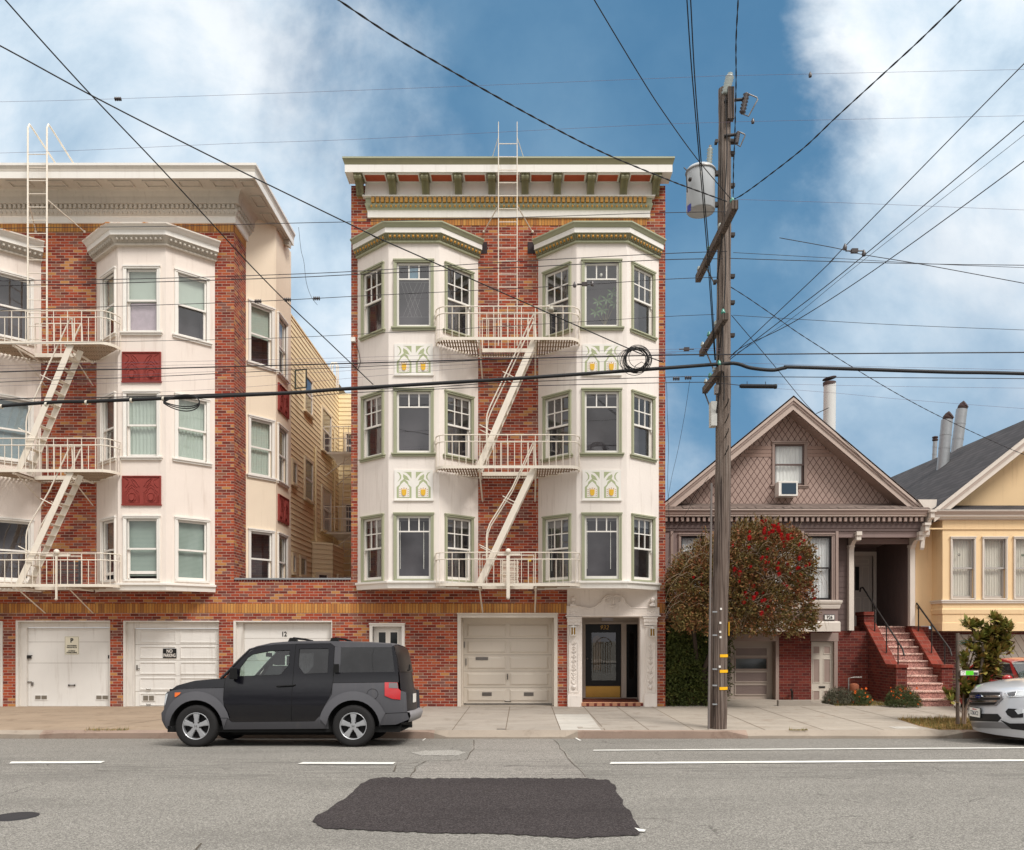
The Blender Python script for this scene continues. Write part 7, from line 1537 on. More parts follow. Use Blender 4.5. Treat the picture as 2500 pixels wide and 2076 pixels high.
# lamps
ca.panel([EP((150, 588), (200, 586), (190, 602), (160, 622), (150, 620))], ORL, 'side_marker', .012)
ca.panel([EP((1742, 510), (1840, 512), (1848, 558), (1866, 575), (1864, 642), (1800, 635), (1745, 612))], REDL, 'tail_light', .012); ca.panel([EP((1775, 514), (1838, 514), (1846, 556), (1775, 552))], paint('smoked_lamp', (110, 104, 104), .15, .05, 9, 0, spec=.8), 'reversing_lamp', .016)
ca.panel([EP((70, 600), (90, 595), (80, 640), (66, 690), (63, 660))], CLRL, 'headlight', .008)
# shell strips
bl = lambda t, x, z: .10 * t * t
fr_prof = EP((33, 800), (30, 745), (52, 718), (62, 660), (66, 600), (92, 574)); ca.shell(EP((95, 870), (50, 862), (33, 800), (30, 745), (52, 718)), CLAD, 'front_bumper', 0, bulge=lambda t, x, z: .05 * t ** 4, drop=0); ca.shell(EP((52, 718), (60, 690), (66, 600), (95, 574)), CLAD, 'grille_panel', 0, bulge=lambda t, x, z: .04 * t ** 4, drop=0)
ca.shell(EP((95, 574), (150, 534), (300, 492), (460, 474), (500, 462)), NAVY, 'hood', .035, drop=.03, bulge=lambda t, x, z: .05 * t ** 4 * (1 if x < .3 else 0))
ca.shell(EP((480, 470), (560, 375), (660, 270), (700, 240)), GL1, 'windshield', .0, drop=.0, inset=.03, bulge=lambda t, x, z: .10 * t * t)
for sd in (-1, 1):
    m = MB(); m.tube([(x + .08, sd * (hwE(x, z) - .012), z) for x, z in EP((455, 484), (500, 440), (590, 340), (665, 262), (735, 240), (860, 216))], [.026, .026, .024, .022, .018, .010], 8); ca.add(m, 'front_pillar', NAVY)
ca.shell(EP((690, 248), (735, 224), (850, 199), (1000, 187), (1300, 185), (1600, 194), (1780, 205), (1802, 216)), CLAD, 'roof', .015, drop=.035)
ca.shell(EP((1795, 218), (1835, 240), (1855, 310), (1880, 430)), paint('rear_glass_dark', (26, 24, 26), .35, 0, 2, 0, spec=.6), 'rear_glass', 0, drop=0, inset=.03, bulge=lambda t, x, z: -.06 * t ** 4); ca.shell(EP((1880, 430), (1895, 560), (1918, 600), (1922, 735)), NAVR, 'tailgate', 0, drop=0, inset=.01, bulge=lambda t, x, z: -.07 * t ** 2)
m = MB(); 
ca.shell(EP((1915, 733), (1950, 738), (1957, 765), (1940, 812), (1905, 820), (1830, 832)), paint('bumper_grey', (140, 138, 140), .5, .06, 5), 'rear_bumper', 0, drop=0, bulge=lambda t, x, z: -.04 * t ** 4)
m = MB(); m.box(.12, 3.95, -.80, .80, .24, .34); m.box(1.1, 2.95, -.6, .6, .18, .26); m.box(3.8, 4.12, -.55, -.49, .30, .345); ca.add(m, 'underbody', BLACK)
m = MB(); m.box(.1, 3.95, -.70, .70, .34, .95); ca.add(m, 'floor_block', BLACK)
for sd in (-1, 1):
    for wxx in (wx1, wx2):
        m = MB(); m.grid([[(wxx + ar * math.cos(a), sd * y, wz1 + ar * math.sin(a)) for a in [math.pi * k / 14 for k in range(15)]] for y in (.9, .55)]); m.face([(wxx + ar * math.cos(a), sd * .55, wz1 + ar * math.sin(a)) for a in [math.pi * k / 14 for k in range(15)]]); ca.add(m, 'wheel_well', BLACK)
        wheel(ca, wxx, .345, .345, .222, sd, .79)
m = MB()
for y in (-.38, .38):
    for x in (1.75, 2.75): m.hexa([(x - .25, y - .24, .9), (x + .2, y - .24, .9), (x + .2, y + .24, .9), (x - .25, y + .24, .9), (x - .02, y - .22, 1.34), (x + .18, y - .22, 1.34), (x + .18, y + .22, 1.34), (x - .02, y + .22, 1.34)]); m.box(x + .02, x + .14, y - .12, y + .12, 1.35, 1.52)
ca.add(m, 'seats', SEAT); m = MB(); m.hexa([(1.0, -.74, .9), (1.45, -.74, .9), (1.45, .74, .9), (1.0, .74, .9), (1.1, -.74, 1.10), (1.38, -.74, 1.06), (1.38, .74, 1.06), (1.1, .74, 1.10)]); ca.add(m, 'dashboard', SEAT)
m = MB(); m.tube([(1.52 + .06 * math.sin(a), -.38 + .18 * math.cos(a), 1.14 + .17 * math.sin(a)) for a in [2 * math.pi * k / 20 for k in range(20)]], .014, 6, closed=True); ca.add(m, 'steering_wheel', BLACK)
m = MB(); m.box(1.52, 1.55, -.13, .13, 1.50, 1.57); m.tube([(1.5, 0, 1.57), (1.5, 0, 1.64)], .008, 4); ca.add(m, 'rear_view_mirror', BLACK)
q = E(600, 440)
for sd in (-1, 1): m = MB(); m.hexa([(q[0] - .04, sd * .92, q[1] - .10), (q[0] + .07, sd * .92, q[1] - .10), (q[0] + .07, sd * 1.08, q[1] - .09), (q[0] - .01, sd * 1.08, q[1] - .09), (q[0] - .02, sd * .92, q[1] + .09), (q[0] + .06, sd * .92, q[1] + .09), (q[0] + .06, sd * 1.07, q[1] + .08), (q[0], sd * 1.07, q[1] + .08)]); m.box(q[0] - .02, q[0] + .05, min(sd * .85, sd * .93), max(sd * .85, sd * .93), q[1] - .07, q[1] - .02); ca.add(m, 'side_mirror', BLACK)
a, b_ = E(925, 540), E(1065, 530)
for sd in (-1, 1): m = MB(); m.tube([(a[0], sd * (hwE(*a) + .005), a[1]), (a[0] + .03, sd * (hwE(*a) + .03), a[1]), (b_[0] - .05, sd * (hwE(*b_) + .03), b_[1] - .01), (b_[0], sd * (hwE(*b_) + .005), b_[1])], .013, 6); ca.add(m, 'door_handle', BLACK)
a = E(1375, 405)
m = MB(); m.box(a[0] - .04, a[0] + .04, -.90, -.85, a[1] - .07, a[1] + .07); ca.add(m, 'rear_door_latch', BLACK)
for px_ in ((975, 1090), (1298, 1402)):
    a, b_ = E(px_[0], 0)[0], E(px_[1], 0)[0]; z = 1.755
    for sd in (-1, 1): m = MB(); m.hexa([(a, sd * .66, z - .02), (a + .16, sd * .66, z - .02), (a + .16, sd * .58, z), (a, sd * .58, z), (a + .03, sd * .65, z + .05), (a + .12, sd * .65, z + .05), (a + .12, sd * .59, z + .05), (a + .03, sd * .59, z + .05)]); ca.add(m, 'rack_foot', BLACK)
    m = MB(); m.tube([(a + .09, -.62, z + .045), (a + .12, 0, z + .05), (a + .09, .62, z + .045)], .02, 6); ca.add(m, 'roof_bar', BLACK)
m = MB(); x = E(1924, 0)[0]; z = E(0, 640)[1]; m.box(x - .005, x + .008, -.28, .06, z - .07, z + .08); ca.add(m, 'licence_plate', WHITE)
m = MB(); a = E(1862, 420); m.tube([(a[0] + .02, -.35, a[1]), (a[0] + .05, -.1, a[1] + .01), (a[0] + .02, .1, a[1] + .1)], .012, 5); ca.add(m, 'wiper', BLACK)
suv.location = (wx(391, 13.4) - .05, 13.4 + .905, rz(13.5)); suv.rotation_euler = (R(-2.6), 0, 0); suv.location.z = rz(13.4) - .045
# --- silver crossover at the right edge
SILV = carpaint('silver_paint', (206, 208, 212), .28, .15)
def hwF(x, z):
    h = .915
    if z < .45: h -= (.45 - z) * .25
    if z > .95: h -= (z - .95) * .42
    if x < .55: h -= .10 * ((.55 - x) / .55) ** 2
    if x > 4.0: h -= .12 * ((x - 4.0) / .5) ** 2
    return h
esc = thing('parked_suv', 'silver SUV with a hexagonal grille, only its nose in view at the right edge', 'car', (0, 0, 0)); cb = Car(esc, hwF)
xf = lambda z: (.0 if z < .5 else (z - .5) * .16) + (.10 * ((.42 - z) / .3) if z < .42 else 0) + (max(0, z - .84) * .9)
bg_ = lambda t: .30 * abs(t) ** 2.2
def sup(z, t): return (xf(z) + bg_(t), t * .90, z)
m = MB(); m.grid([[sup(z, -1 + 2 * k / 24) for k in range(25)] for z in [.16, .22, .3, .4, .5, .6, .7, .8, .85, .9]]); cb.add(m, 'front_bumper', SILV)
hx = [0, .06, .14, .3, .6, .9, 1.15]; hz = [.90, .935, .96, 1.0, 1.055, 1.09, 1.10]
m = MB(); m.grid([[(xf(.90) + x + bg_(t) * (1 - i / 6) ** 1.3, t * (.90 - .012 * i), z + .03 * (1 - t * t) * min(1, x * 4) - .05 * abs(t) ** 6 * min(1, x * 2)) for t in [-1 + 2 * k / 24 for k in range(25)]] for i, (x, z) in enumerate(zip(hx, hz))]); cb.add(m, 'hood', SILV)
XF0, YCF = 8.10, 14.42; ZR = rz(14.2) + .0
def fpx(u, v, off=.0):
    lo, hi = 13.3, 15.5
    def fn(Y): t = (Y - YCF) / .90; z = ZC - (v - V0) * Y / F - ZR; t = max(-1, min(1, t)); return (u - U0) / F * Y - (XF0 + xf(z) + bg_(t))
    for _ in range(40):
        md = (lo + hi) / 2
        if fn(md) < 0: lo = md
        else: hi = md
    Y = (lo + hi) / 2; t = (Y - YCF) / .90; z = ZC - (v - V0) * Y / F - ZR; return Vector((xf(z) + bg_(t) - off, t * .90, z))
def fz(x, y): return (2280 + x / 5.127, 1480 + y / 5.127)
def fpoly(pts, off0, off1, mt, name, parent=None):
    """outline in zoom pixels laid on the nose; cut into small cells so that it follows the curved skin"""
    bm = bmesh.new(); bm.faces.new([bm.verts.new((x, y, 0)) for x, y in pts])
    for ax in (0, 1):
        lo, hi = min(p_[ax] for p_ in pts), max(p_[ax] for p_ in pts); c = math.ceil(lo / 24) * 24
        while c < hi: bmesh.ops.bisect_plane(bm, geom=bm.verts[:] + bm.edges[:] + bm.faces[:], plane_co=(c, c, 0), plane_no=(1 - ax, ax, 0)); c += 24
    bm.verts.ensure_lookup_table(); mm = MB(); off1 += .004; idx = {v: i for i, v in enumerate(bm.verts)}; top = [fpx(*fz(v.co.x, v.co.y), off1) for v in bm.verts]; bot = [fpx(*fz(v.co.x, v.co.y), off0 - .01) for v in bm.verts]
    for f in bm.faces: mm.face([top[idx[v]] for v in f.verts])
    for e in bm.edges:
        if len(e.link_faces) == 1: i, j = idx[e.verts[0]], idx[e.verts[1]]; mm.face([bot[i], bot[j], top[j], top[i]])
    bm.free(); return cb.add(mm, name, mt, parent)
GRB = paint('grille_black', (22, 22, 24), .5, .1, 9); GRS = paint('grille_bar_silver', (150, 150, 154), .3, .05, 9, 0, metal=.7)
gr = fpoly([(455, 1072), (860, 1072), (872, 1160), (790, 1248), (420, 1252), (408, 1165)], .0, .012, GRS, 'grille')
for pl in ([(470, 1080), (840, 1082), (838, 1108), (462, 1112)], [(452, 1148), (845, 1150), (835, 1172), (470, 1176)], [(430, 1205), (800, 1205), (765, 1236), (440, 1240)]): fpoly(pl, .012, .016, GRB, 'grille_opening', gr)
fpoly([(480, 1120), (840, 1118), (835, 1138), (475, 1142)], .012, .03, CHROME, 'grille_bar', gr); fpoly([(440, 1182), (820, 1180), (800, 1200), (440, 1203)], .012, .03, CHROME, 'grille_bar', gr)
c = [(590 + 43 * math.cos(R(a)), 1132 + 27 * math.sin(R(a))) for a in range(0, 360, 24)]; em = fpoly(c, .03, .045, CHROME, 'emblem', gr); c = [(590 + 37 * math.cos(R(a)), 1132 + 22 * math.sin(R(a))) for a in range(0, 360, 24)]; fpoly(c, .045, .048, paint('emblem_blue', (24, 34, 96), .2, .05, 9, 0, spec=.8), 'emblem_field', em)
m = MB(); m.tube([fpx(*fz(x, y), .05) for x, y in ((560, 1136), (568, 1126), (574, 1140), (582, 1130), (590, 1138), (598, 1130), (608, 1138), (618, 1130))], .004, 4); cb.add(m, 'emblem_script', CHROME, em)
fpoly([(385, 1345), (800, 1350), (845, 1400), (800, 1448), (430, 1435), (395, 1400)], .0, .010, GRB, 'lower_intake'); fpoly([(905, 1320), (940, 1282), (1050, 1288), (1120, 1300), (1120, 1395), (985, 1400), (930, 1365)], .0, .010, GRB, 'fog_lamp_surround')
fpoly([(1030, 1305), (1060, 1290), (1128, 1292), (1128, 1340), (1070, 1355)], .01, .02, CLRL, 'fog_lamp'); hl = fpoly([(898, 1078), (960, 1070), (1160, 1058), (1160, 1132), (950, 1140), (920, 1112)], .0, .012, CHROME, 'headlight')
fpoly([(930, 1085), (985, 1075), (1050, 1068), (1030, 1118), (950, 1128)], .012, .018, paint('lamp_dark', (70, 72, 76), .1, .2, 20, 0, spec=.9), 'lamp_lens', hl); fpoly([(1060, 1070), (1160, 1064), (1160, 1124), (1045, 1122)], .012, .018, CLRL, 'lamp_lens', hl)
fpoly([(390, 1455), (850, 1455), (970, 1535), (560, 1525), (420, 1490)], .0, .006, GRS, 'skid_plate'); fpoly([(840, 1430), (950, 1470), (1160, 1470), (1160, 1560), (980, 1540)], .0, .008, GRB, 'bumper_cladding')
pc = fpx(*fz(540, 1330), .03); up = Vector((0, 0, 1)); m = MB(); pw = .155
PF = Fr(pc.x - .01, pc.y, .0, -1); m.fb(PF, -pw, pw, pc.z - .078, pc.z + .078, -.01, .008); pl_ = cb.add(m, 'licence_plate', WHITE)
m = MB(); m.fb(PF, -pw - .012, pw + .012, pc.z - .09, pc.z + .09, -.02, -.008); cb.add(m, 'plate_frame', BLACK, pl_)
def ctext(body, size, z, mt, sx, nm='lettering', shear=0):
    o = text(body, size, PF, 0, z, .010, mt, nm, None, ext=.001, sx=sx, shear=shear); o.parent = pl_; return o
ctext('7ZI63C2', .098, pc.z - .012, paint('plate_blue', (30, 36, 70), .5, 0, 2, 0), .72); ctext('California', .034, pc.z + .057, paint('plate_red', (190, 40, 40), .5, 0, 2, 0), 1.0, shear=.3)
b0 = lambda q: [(x, z) for x, z in q]; w1x, w2x = .98, 3.67; A1 = archpts(w1x, .36, .40, 180, 0); A2 = archpts(w2x, .36, .40, 180, 0)
cb.panel([[(.345, .80), (.375, .85), (.47, .875), (.9, .985), (1.35, 1.08), (1.35, .25), (A1[-1][0], .25)] + A1[::-1] + [(.58, .22), (.33, .20), (.30, .45)]], SILV, 'front_fender'); cb.panel([[(1.35, 1.08), (3.3, 1.12), (3.27, .30), (1.38, .25)]], SILV, 'doors'); cb.panel([[(3.3, 1.12), (4.40, 1.14), (4.50, .9), (4.48, .32)] + A2 [::-1]+ [(3.27, .30)]], SILV, 'rear_quarter')
cb.panel([[(1.35, 1.09), (2.05, 1.58), (2.6, 1.62), (3.9, 1.56), (4.3, 1.15), (3.3, 1.12)]], GL2, 'side_glass', .0); cb.seam([(1.38, .3), (1.36, 1.08)]); cb.seam([(2.35, .3), (2.35, 1.1), (2.3, 1.6)]); cb.seam([(3.27, .5), (3.3, 1.1)])
cb.shell([(1.05, 1.10), (1.45, 1.33), (1.95, 1.60)], GL1, 'windshield', 0, drop=0, inset=.02); cb.shell([(1.95, 1.60), (2.3, 1.66), (3.0, 1.68), (3.9, 1.63), (4.15, 1.58)], SILV, 'roof', .02); cb.shell([(4.15, 1.58), (4.42, 1.14)], GL2, 'rear_glass', 0, drop=0); cb.shell([(4.42, 1.14), (4.52, .9), (4.54, .4), (4.4, .25)], SILV, 'tailgate', 0, drop=0)
m = MB(); m.box(.35, 4.4, -.75, .75, .2, .95); cb.add(m, 'underbody', BLACK)
for sd in (-1, 1):
    for x in (w1x, w2x): wheel(cb, x, .34, .345, .235, sd, .81, emblem=False); m = MB(); m.grid([[(x + .4 * math.cos(a), sd * y, .36 + .4 * math.sin(a)) for a in [math.pi * k / 12 for k in range(13)]] for y in (.91, .74)]); cb.add(m, 'wheel_well', BLACK)
esc.location = (XF0, YCF, ZR)
# --- red hatchback in the driveway
REDP = carpaint('red_paint', (176, 22, 20), .3)
def hwR(x, z):
    h = .82
    if z < .4: h -= (.4 - z) * .2
    if z > .85: h -= (z - .85) * .30
    if x < .4: h -= .14 * ((.4 - x) / .4) ** 2
    if x > 3.6: h -= .14 * ((x - 3.6) / .4) ** 2
    return h
red = thing('parked_car', 'red hatchback standing in the driveway of the yellow cottage behind the street tree', 'car', (0, 0, 0)); cc = Car(red, hwR)
W1 = [(1.55, .90), (1.95, 1.28), (2.35, 1.33), (2.42, 1.32), (2.42, .90)]; W2 = [(2.50, .91), (2.50, 1.32), (2.9, 1.28), (3.15, .94)]; W3 = [(3.22, .95), (3.0, 1.26), (3.25, 1.18), (3.55, .97)]
A1 = archpts(.72, .30, .34, 180, 0); A2 = archpts(3.2, .30, .34, 180, 0)
body = [(.05, .30), (.0, .55), (.1, .72), (.5, .82), (1.35, .90), (1.90, 1.31), (2.3, 1.37), (2.9, 1.33), (3.35, 1.20), (3.75, .95), (3.98, .88), (4.02, .55), (3.98, .28), (3.58, .24)] + A2[::-1][::-1][::-1] + [(2.8, .22), (1.1, .22)] + A1[::-1] + [(.36, .24)]
cc.panel([body, W1, W2, W3], REDP, 'body_side')
for g in (W1, W2, W3): cc.panel([g], GL1, 'side_window', -.008)
cc.seam([(1.45, .3), (1.5, .9)]); cc.seam([(2.46, .3), (2.46, .9)]); cc.seam([(2.46, .9), (2.46, 1.34)], w=.02)
cc.shell([(.05, .28), (.0, .55), (.08, .70)], REDP, 'front_bumper', 0, drop=0, bulge=lambda t, x, z: .1 * t * t); cc.shell([(.08, .70), (.5, .83), (1.35, .93)], REDP, 'hood', .02); cc.shell([(1.3, .91), (1.92, 1.33)], GL1, 'windshield', 0, drop=0); cc.shell([(1.9, 1.34), (2.3, 1.40), (2.9, 1.36), (3.3, 1.24)], REDP, 'roof', .02); cc.shell([(3.3, 1.22), (3.75, .97)], GL2, 'rear_glass', 0, drop=0); cc.shell([(3.75, .97), (3.98, .90), (4.03, .55), (3.98, .28)], REDP, 'tailgate', 0, drop=0)
m = MB(); m.box(.1, 3.9, -.7, .7, .16, .6); cc.add(m, 'underbody', BLACK)
m = MB()
for y in (-.35, .35): m.hexa([(1.95, y - .2, .6), (2.4, y - .2, .6), (2.4, y + .2, .6), (1.95, y + .2, .6), (2.2, y - .18, 1.12), (2.38, y - .18, 1.12), (2.38, y + .18, 1.12), (2.2, y + .18, 1.12)])
cc.add(m, 'seats', SEAT)
for sd in (-1, 1):
    m = MB(); m.ball((1.62, sd * .93, .97), .10, 12, 0, .8, 1.1, .75); m.tube([(1.62, sd * .8, .93), (1.62, sd * .93, .95)], .02, 5); cc.add(m, 'side_mirror', REDP)
    for x in (.72, 3.2): wheel(cc, x, .29, .29, .19, sd, .72, emblem=False)
red.location = (11.28, 15.75, -.16); red.rotation_euler = (0, 0, R(90))
# ------------------------------------------------------------------ plants
def leafmat(name, cols, rough=.6):
    m, t, b = newmat(name); o = t.new('ShaderNodeTexCoord').outputs['Object']; g = t.new('ShaderNodeObjectInfo').outputs['Random']
    n = t.noise(o, 9, 4, .7); n2 = t.noise(o, 2.1, 3, .6); f = t.math('ADD', t.math('MULTIPLY', n, .75), t.math('MULTIPLY', n2, .35)); k = len(cols)
    t.l.new(t.ramp(f, [(.28 + .52 * i / (k - 1), srgb(*c)) for i, c in enumerate(cols)]), b.inputs['Base Color']); b.inputs['Roughness'].default_value = rough; b.inputs['Specular IOR Level'].default_value = .3
    b.inputs['Subsurface Weight'].default_value = 0; return m
LEAF = leafmat('bottlebrush_leaves', [(46, 42, 26), (82, 76, 38), (112, 94, 50), (146, 82, 58), (168, 146, 80)]); LEAFD = leafmat('dark_hedge_leaves', [(40, 48, 22), (74, 84, 38), (112, 110, 52)])
TWIG = paint('pale_twig', (150, 132, 112), .8, .2, 9); REDF = paint('scarlet_flower', (200, 30, 36), .7, .2, 30, 0)
def leaf(m, c, d, L, w, mt=0, curl=.15):
    d = d.normalized(); s_ = d.cross(Vector((rnd.uniform(-1, 1), rnd.uniform(-1, 1), rnd.uniform(-1, 1))))
    if s_.length < .01: return
    s_.normalize(); n = s_.cross(d); a = c; b_ = c + d * L * .5 + n * L * curl * .5; e = c + d * L
    m.face([a, b_ + s_ * w, e, b_ - s_ * w], mt)
topv = [(1630, 1425), (1650, 1395), (1690, 1340), (1740, 1310), (1780, 1300), (1820, 1275), (1880, 1268), (1925, 1285), (1958, 1308), (1978, 1350), (1986, 1420), (1992, 1500), (1994, 1530)]
def top_at(u):
    for a, b_ in zip(topv, topv[1:]):
        if a[0] <= u <= b_[0]: return a[1] + (b_[1] - a[1]) * (u - a[0]) / (b_[0] - a[0])
    return 1530
bt = thing('flowering_tree', 'large clipped bottlebrush tree with scarlet flowers and arching twigs, half behind the utility pole', 'tree', (4.6, 19.5, 0))
m = MB(); TW = MB(); clumps = []
cx0, cx1, cy0, cy1 = 3.62, 6.70, 18.35, 20.75
def inside(x, y, z):
    u = U0 + x * F / 19.2; t = (z - 1.72) / max(.1, (wz(top_at(u), 19.2) - 1.72)); ry = 1 - abs((y - 19.5) / 1.25) ** 2.6; rx = 1 - max(0, (x - 6.2) / .78) ** 2.4 * 1 - 0
    return t, ry
N = 0
while N < 3600:
    x, y = rnd.uniform(cx0, cx1), rnd.uniform(cy0, cy1); u = U0 + x * F / 19.2; zt_ = wz(top_at(u), 19.2); zb_ = 1.84 + .08 * math.sin(x * 7) + rnd.uniform(-.05, .05)
    fy = abs((y - 19.5) / 1.25); z = rnd.uniform(zb_, zt_ * (1 - .16 * fy ** 2))
    if fy < .55 and rnd.random() < .8 and z < zt_ - .45: continue       # most leaves sit in the outer shell
    if x > 6.42 and (x - 6.42) / .30 > math.sqrt(max(0, 1 - fy ** 2)) + .2: continue
    if math.sin(x * 5.1 + z * 3.3) * math.sin(z * 6.2 + y * 4) * math.sin(x * 2.2 - z * 2.7) > .24: continue
    if rnd.random() < .10 and z > zt_ - .5: z += rnd.uniform(.05, .28)
    N += 1; c = Vector((x, y, z)); out = Vector(((x - 5.1) * .5, (y - 19.5) * .9, (z - 2.7) * .5 + .15)); tip = c + out.normalized() * .12; mt = 1 if rnd.random() < .12 else 0
    clumps.append((c, out))
    for k in range(13):
        d = out.normalized() + Vector((rnd.gauss(0, .8), rnd.gauss(0, .8), rnd.gauss(0, .7))); leaf(m, c + Vector((rnd.gauss(0, .07), rnd.gauss(0, .06), rnd.gauss(0, .07))), d, rnd.uniform(.06, .12), rnd.uniform(.013, .024), 0)
m.build('crown', [LEAF, LEAFD], bt, uv=False)
for i in range(120):
    x = rnd.uniform(3.75, 6.8); z = rnd.uniform(2.0, 3.9); y = 18.35 + .25 * rnd.random(); L = rnd.uniform(.35, .9); s_ = rnd.choice((-1, 1)); u = U0 + x * F / 18.4
    if z > wz(top_at(u), 18.6) - .1: continue
    TW.tube([(x, y + .1, z), (x + s_ * L * .3, y, z + L * .12), (x + s_ * L * .6, y - .02, z - L * .05), (x + s_ * L * .8, y + .02, z - L * .35), (x + s_ * L * .9, y + .05, z - L * .7)], [.0042, .004, .0036, .003, .002], 4)
for i in range(60):
    x = rnd.uniform(3.7, 6.7); u = U0 + x * F / 19.2; zt_ = wz(top_at(u), 19.2); y = rnd.uniform(18.7, 20.2); s_ = rnd.uniform(-.25, .3)
    TW.tube([(x, y, zt_ - .35), (x + s_ * .4, y, zt_ - .05), (x + s_, y, zt_ + rnd.uniform(.02, .22))], .004, 4)
TW.build('twigs', TWIG, bt, uv=False)
T1 = MB()
for k in range(4):
    a = k * 1.6; T1.tube([(4.45 + .05 * k, 20.2, -.05), (4.5 + .12 * math.cos(a), 20.1 + .1 * math.sin(a), .9), (4.7 + .5 * math.cos(a), 19.8 + .5 * math.sin(a), 1.9), (4.9 + 1.1 * math.cos(a), 19.6 + .7 * math.sin(a), 2.9)], [.075, .06, .045, .02], 8)
T1.build('trunk', paint('dark_bark', (70, 58, 50), .9, .2, 6, .5, 30), bt)
fb0 = MB()
for k in range(90):
    d = Vector((rnd.gauss(0, 1), rnd.gauss(0, 1), rnd.gauss(0, 1))).normalized(); s_ = d.cross(Vector((.3, .5, .8))).normalized() * .004; fb0.face([d * .008 - s_, d * .008 + s_, d * .046 + s_ * .5, d * .046 - s_ * .5])
fproto = fb0.build('flower', REDF, None, uv=False); fproto.parent = bt; fl_n = 0; first = True
CLU = [(rnd.triangular(4.6, 6.75, 6.5), rnd.uniform(.05, .95)) for _ in range(16)]
while fl_n < 98:
    x = rnd.uniform(3.75, 6.7) if rnd.random() < .35 else rnd.triangular(5.0, 6.76, 6.6); u = U0 + x * F / 18.8; zt_ = wz(top_at(min(1990, u)), 18.8)
    z = rnd.uniform(2.0, zt_ + .1) if rnd.random() < .45 else zt_ - abs(rnd.gauss(0, .5)) + .06
    if rnd.random() < .68: cl_c = rnd.choice(CLU); x = min(6.76, cl_c[0] + rnd.gauss(0, .12)); zt_ = wz(top_at(min(1990, U0 + x * F / 18.8)), 18.8); z = 2.2 + (zt_ - 2.2) * cl_c[1] + rnd.gauss(0, .10)
    if z < 1.85: continue
    o = fproto if first else fproto.copy(); 
    if not first: sc.collection.objects.link(o); o.parent = bt
    first = False; s_ = rnd.uniform(.7, 1.35); s_ *= .95; o.scale = (s_, s_, s_ * rnd.uniform(.7, 1.3)); y = 18.30 + rnd.uniform(0, .25) + (.5 if z > zt_ - .15 else 0) + max(0, (x - 6.4)) * .7
    o.location = Vector((x, y, z)) - Vector(bt.location); fl_n += 1
# dark hedge under and left of the tree
hd = thing('hedge', 'dark leafy shrub between the cream house and the cottage, under the bottlebrush tree', 'shrub', (4.1, 20.4, 0)); m = MB()
for i in range(1500):
    x = rnd.uniform(3.60, 4.75) if rnd.random() < .86 else rnd.uniform(4.9, 5.28); z = rnd.uniform(0, 1.95) if x < 4.8 else rnd.uniform(.15, 1.9); y = rnd.uniform(19.95, 21.2) if rnd.random() < .5 else 19.95 + rnd.random() * .2
    if x > 4.8: y = rnd.uniform(20.6, 20.9)
    if x < 4.8 and z < .25 and rnd.random() < .3: continue
    c = Vector((x, y, z))
    for k in range(10): leaf(m, c + Vector((rnd.gauss(0, .06), rnd.gauss(0, .05), rnd.gauss(0, .06))), Vector((rnd.gauss(0, 1), rnd.gauss(-.6, .7), rnd.gauss(.1, .8))), rnd.uniform(.06, .12), rnd.uniform(.011, .022))
m.build('foliage', LEAFD, hd, uv=False)
m = MB()
for k in range(8): x = 3.8 + k * .12; m.tube([(x, 20.5, 0), (x + rnd.uniform(-.1, .1), 20.5, .8), (x + rnd.uniform(-.2, .2), 20.4, 1.7)], [.025, .02, .012], 6)
m.build('stems', paint('dark_bark', (70, 58, 50), .9, .2, 6, .5, 30), hd, uv=False)
# street tree with stakes
LM = leafmat('magnolia_leaves', [(64, 78, 34), (96, 106, 44), (128, 122, 56), (150, 104, 60), (158, 84, 60)]); STAKE = wood('grey_stake_wood', (120, 108, 96), (150, 138, 126), (80, 70, 62)); YS = 16.1
def rosette(m, c, up, n, L, w):
    for k in range(n):
        a = rnd.uniform(0, 6.28); el = rnd.uniform(-.6, 1.35); d = Vector((math.cos(a) * math.cos(el), math.sin(a) * math.cos(el) , math.sin(el))) + up * .25; d.normalize(); s_ = d.cross(Z)
        if s_.length < .1: s_ = Vector((1, 0, 0))
        s_.normalize(); L_ = L * rnd.uniform(.65, 1.1); n_ = s_.cross(d); w_ = w * rnd.uniform(.8, 1.2)
        r0, r1, r2, r3 = c, c + d * L_ * .35, c + d * L_ * .7 - Z * L_ * .05, c + d * L_ - Z * L_ * .08
        m.face([r0, r1 + s_ * w_, r2 + s_ * w_ * .85, r3, r2 - s_ * w_ * .85, r1 - s_ * w_])
def plant(name, label, cat, base, rosettes, stems, mt, stemmt, group=None, L=.215, w=.034):
    o = thing(name, label, cat, base, group); m = MB()
    for c, n in rosettes: rosette(m, Vector(c), Vector((0, 0, 1)), n, L, w)
    m.build('crown', mt, o, uv=False); m = MB()
    for st in stems: m.tube(*st)
    m.build('trunk', stemmt, o, uv=False); return o
ro_ = []
cl_ = [(2364, 1526, 14), (2376, 1530, 16), (2390, 1528, 12), (2430, 1516, 20), (2440, 1524, 16), (2452, 1530, 12), (2412, 1545, 16), (2425, 1550, 18), (2440, 1552, 16), (2455, 1560, 14), (2365, 1575, 10), (2400, 1565, 14), (2418, 1578, 16), (2436, 1580, 16), (2450, 1590, 12), (2378, 1585, 8), (2358, 1610, 6), (2400, 1605, 12), (2420, 1612, 16), (2432, 1622, 14), (2392, 1622, 8), (2410, 1640, 14), (2424, 1645, 12), (2350, 1670, 10), (2362, 1678, 14), (2376, 1672, 14), (2392, 1680, 12), (2342, 1690, 8), (2355, 1700, 12), (2372, 1698, 12), (2318, 1700, 6), (2328, 1710, 6), (2405, 1665, 10), (2352, 1625, 6), (2360, 1645, 6)]
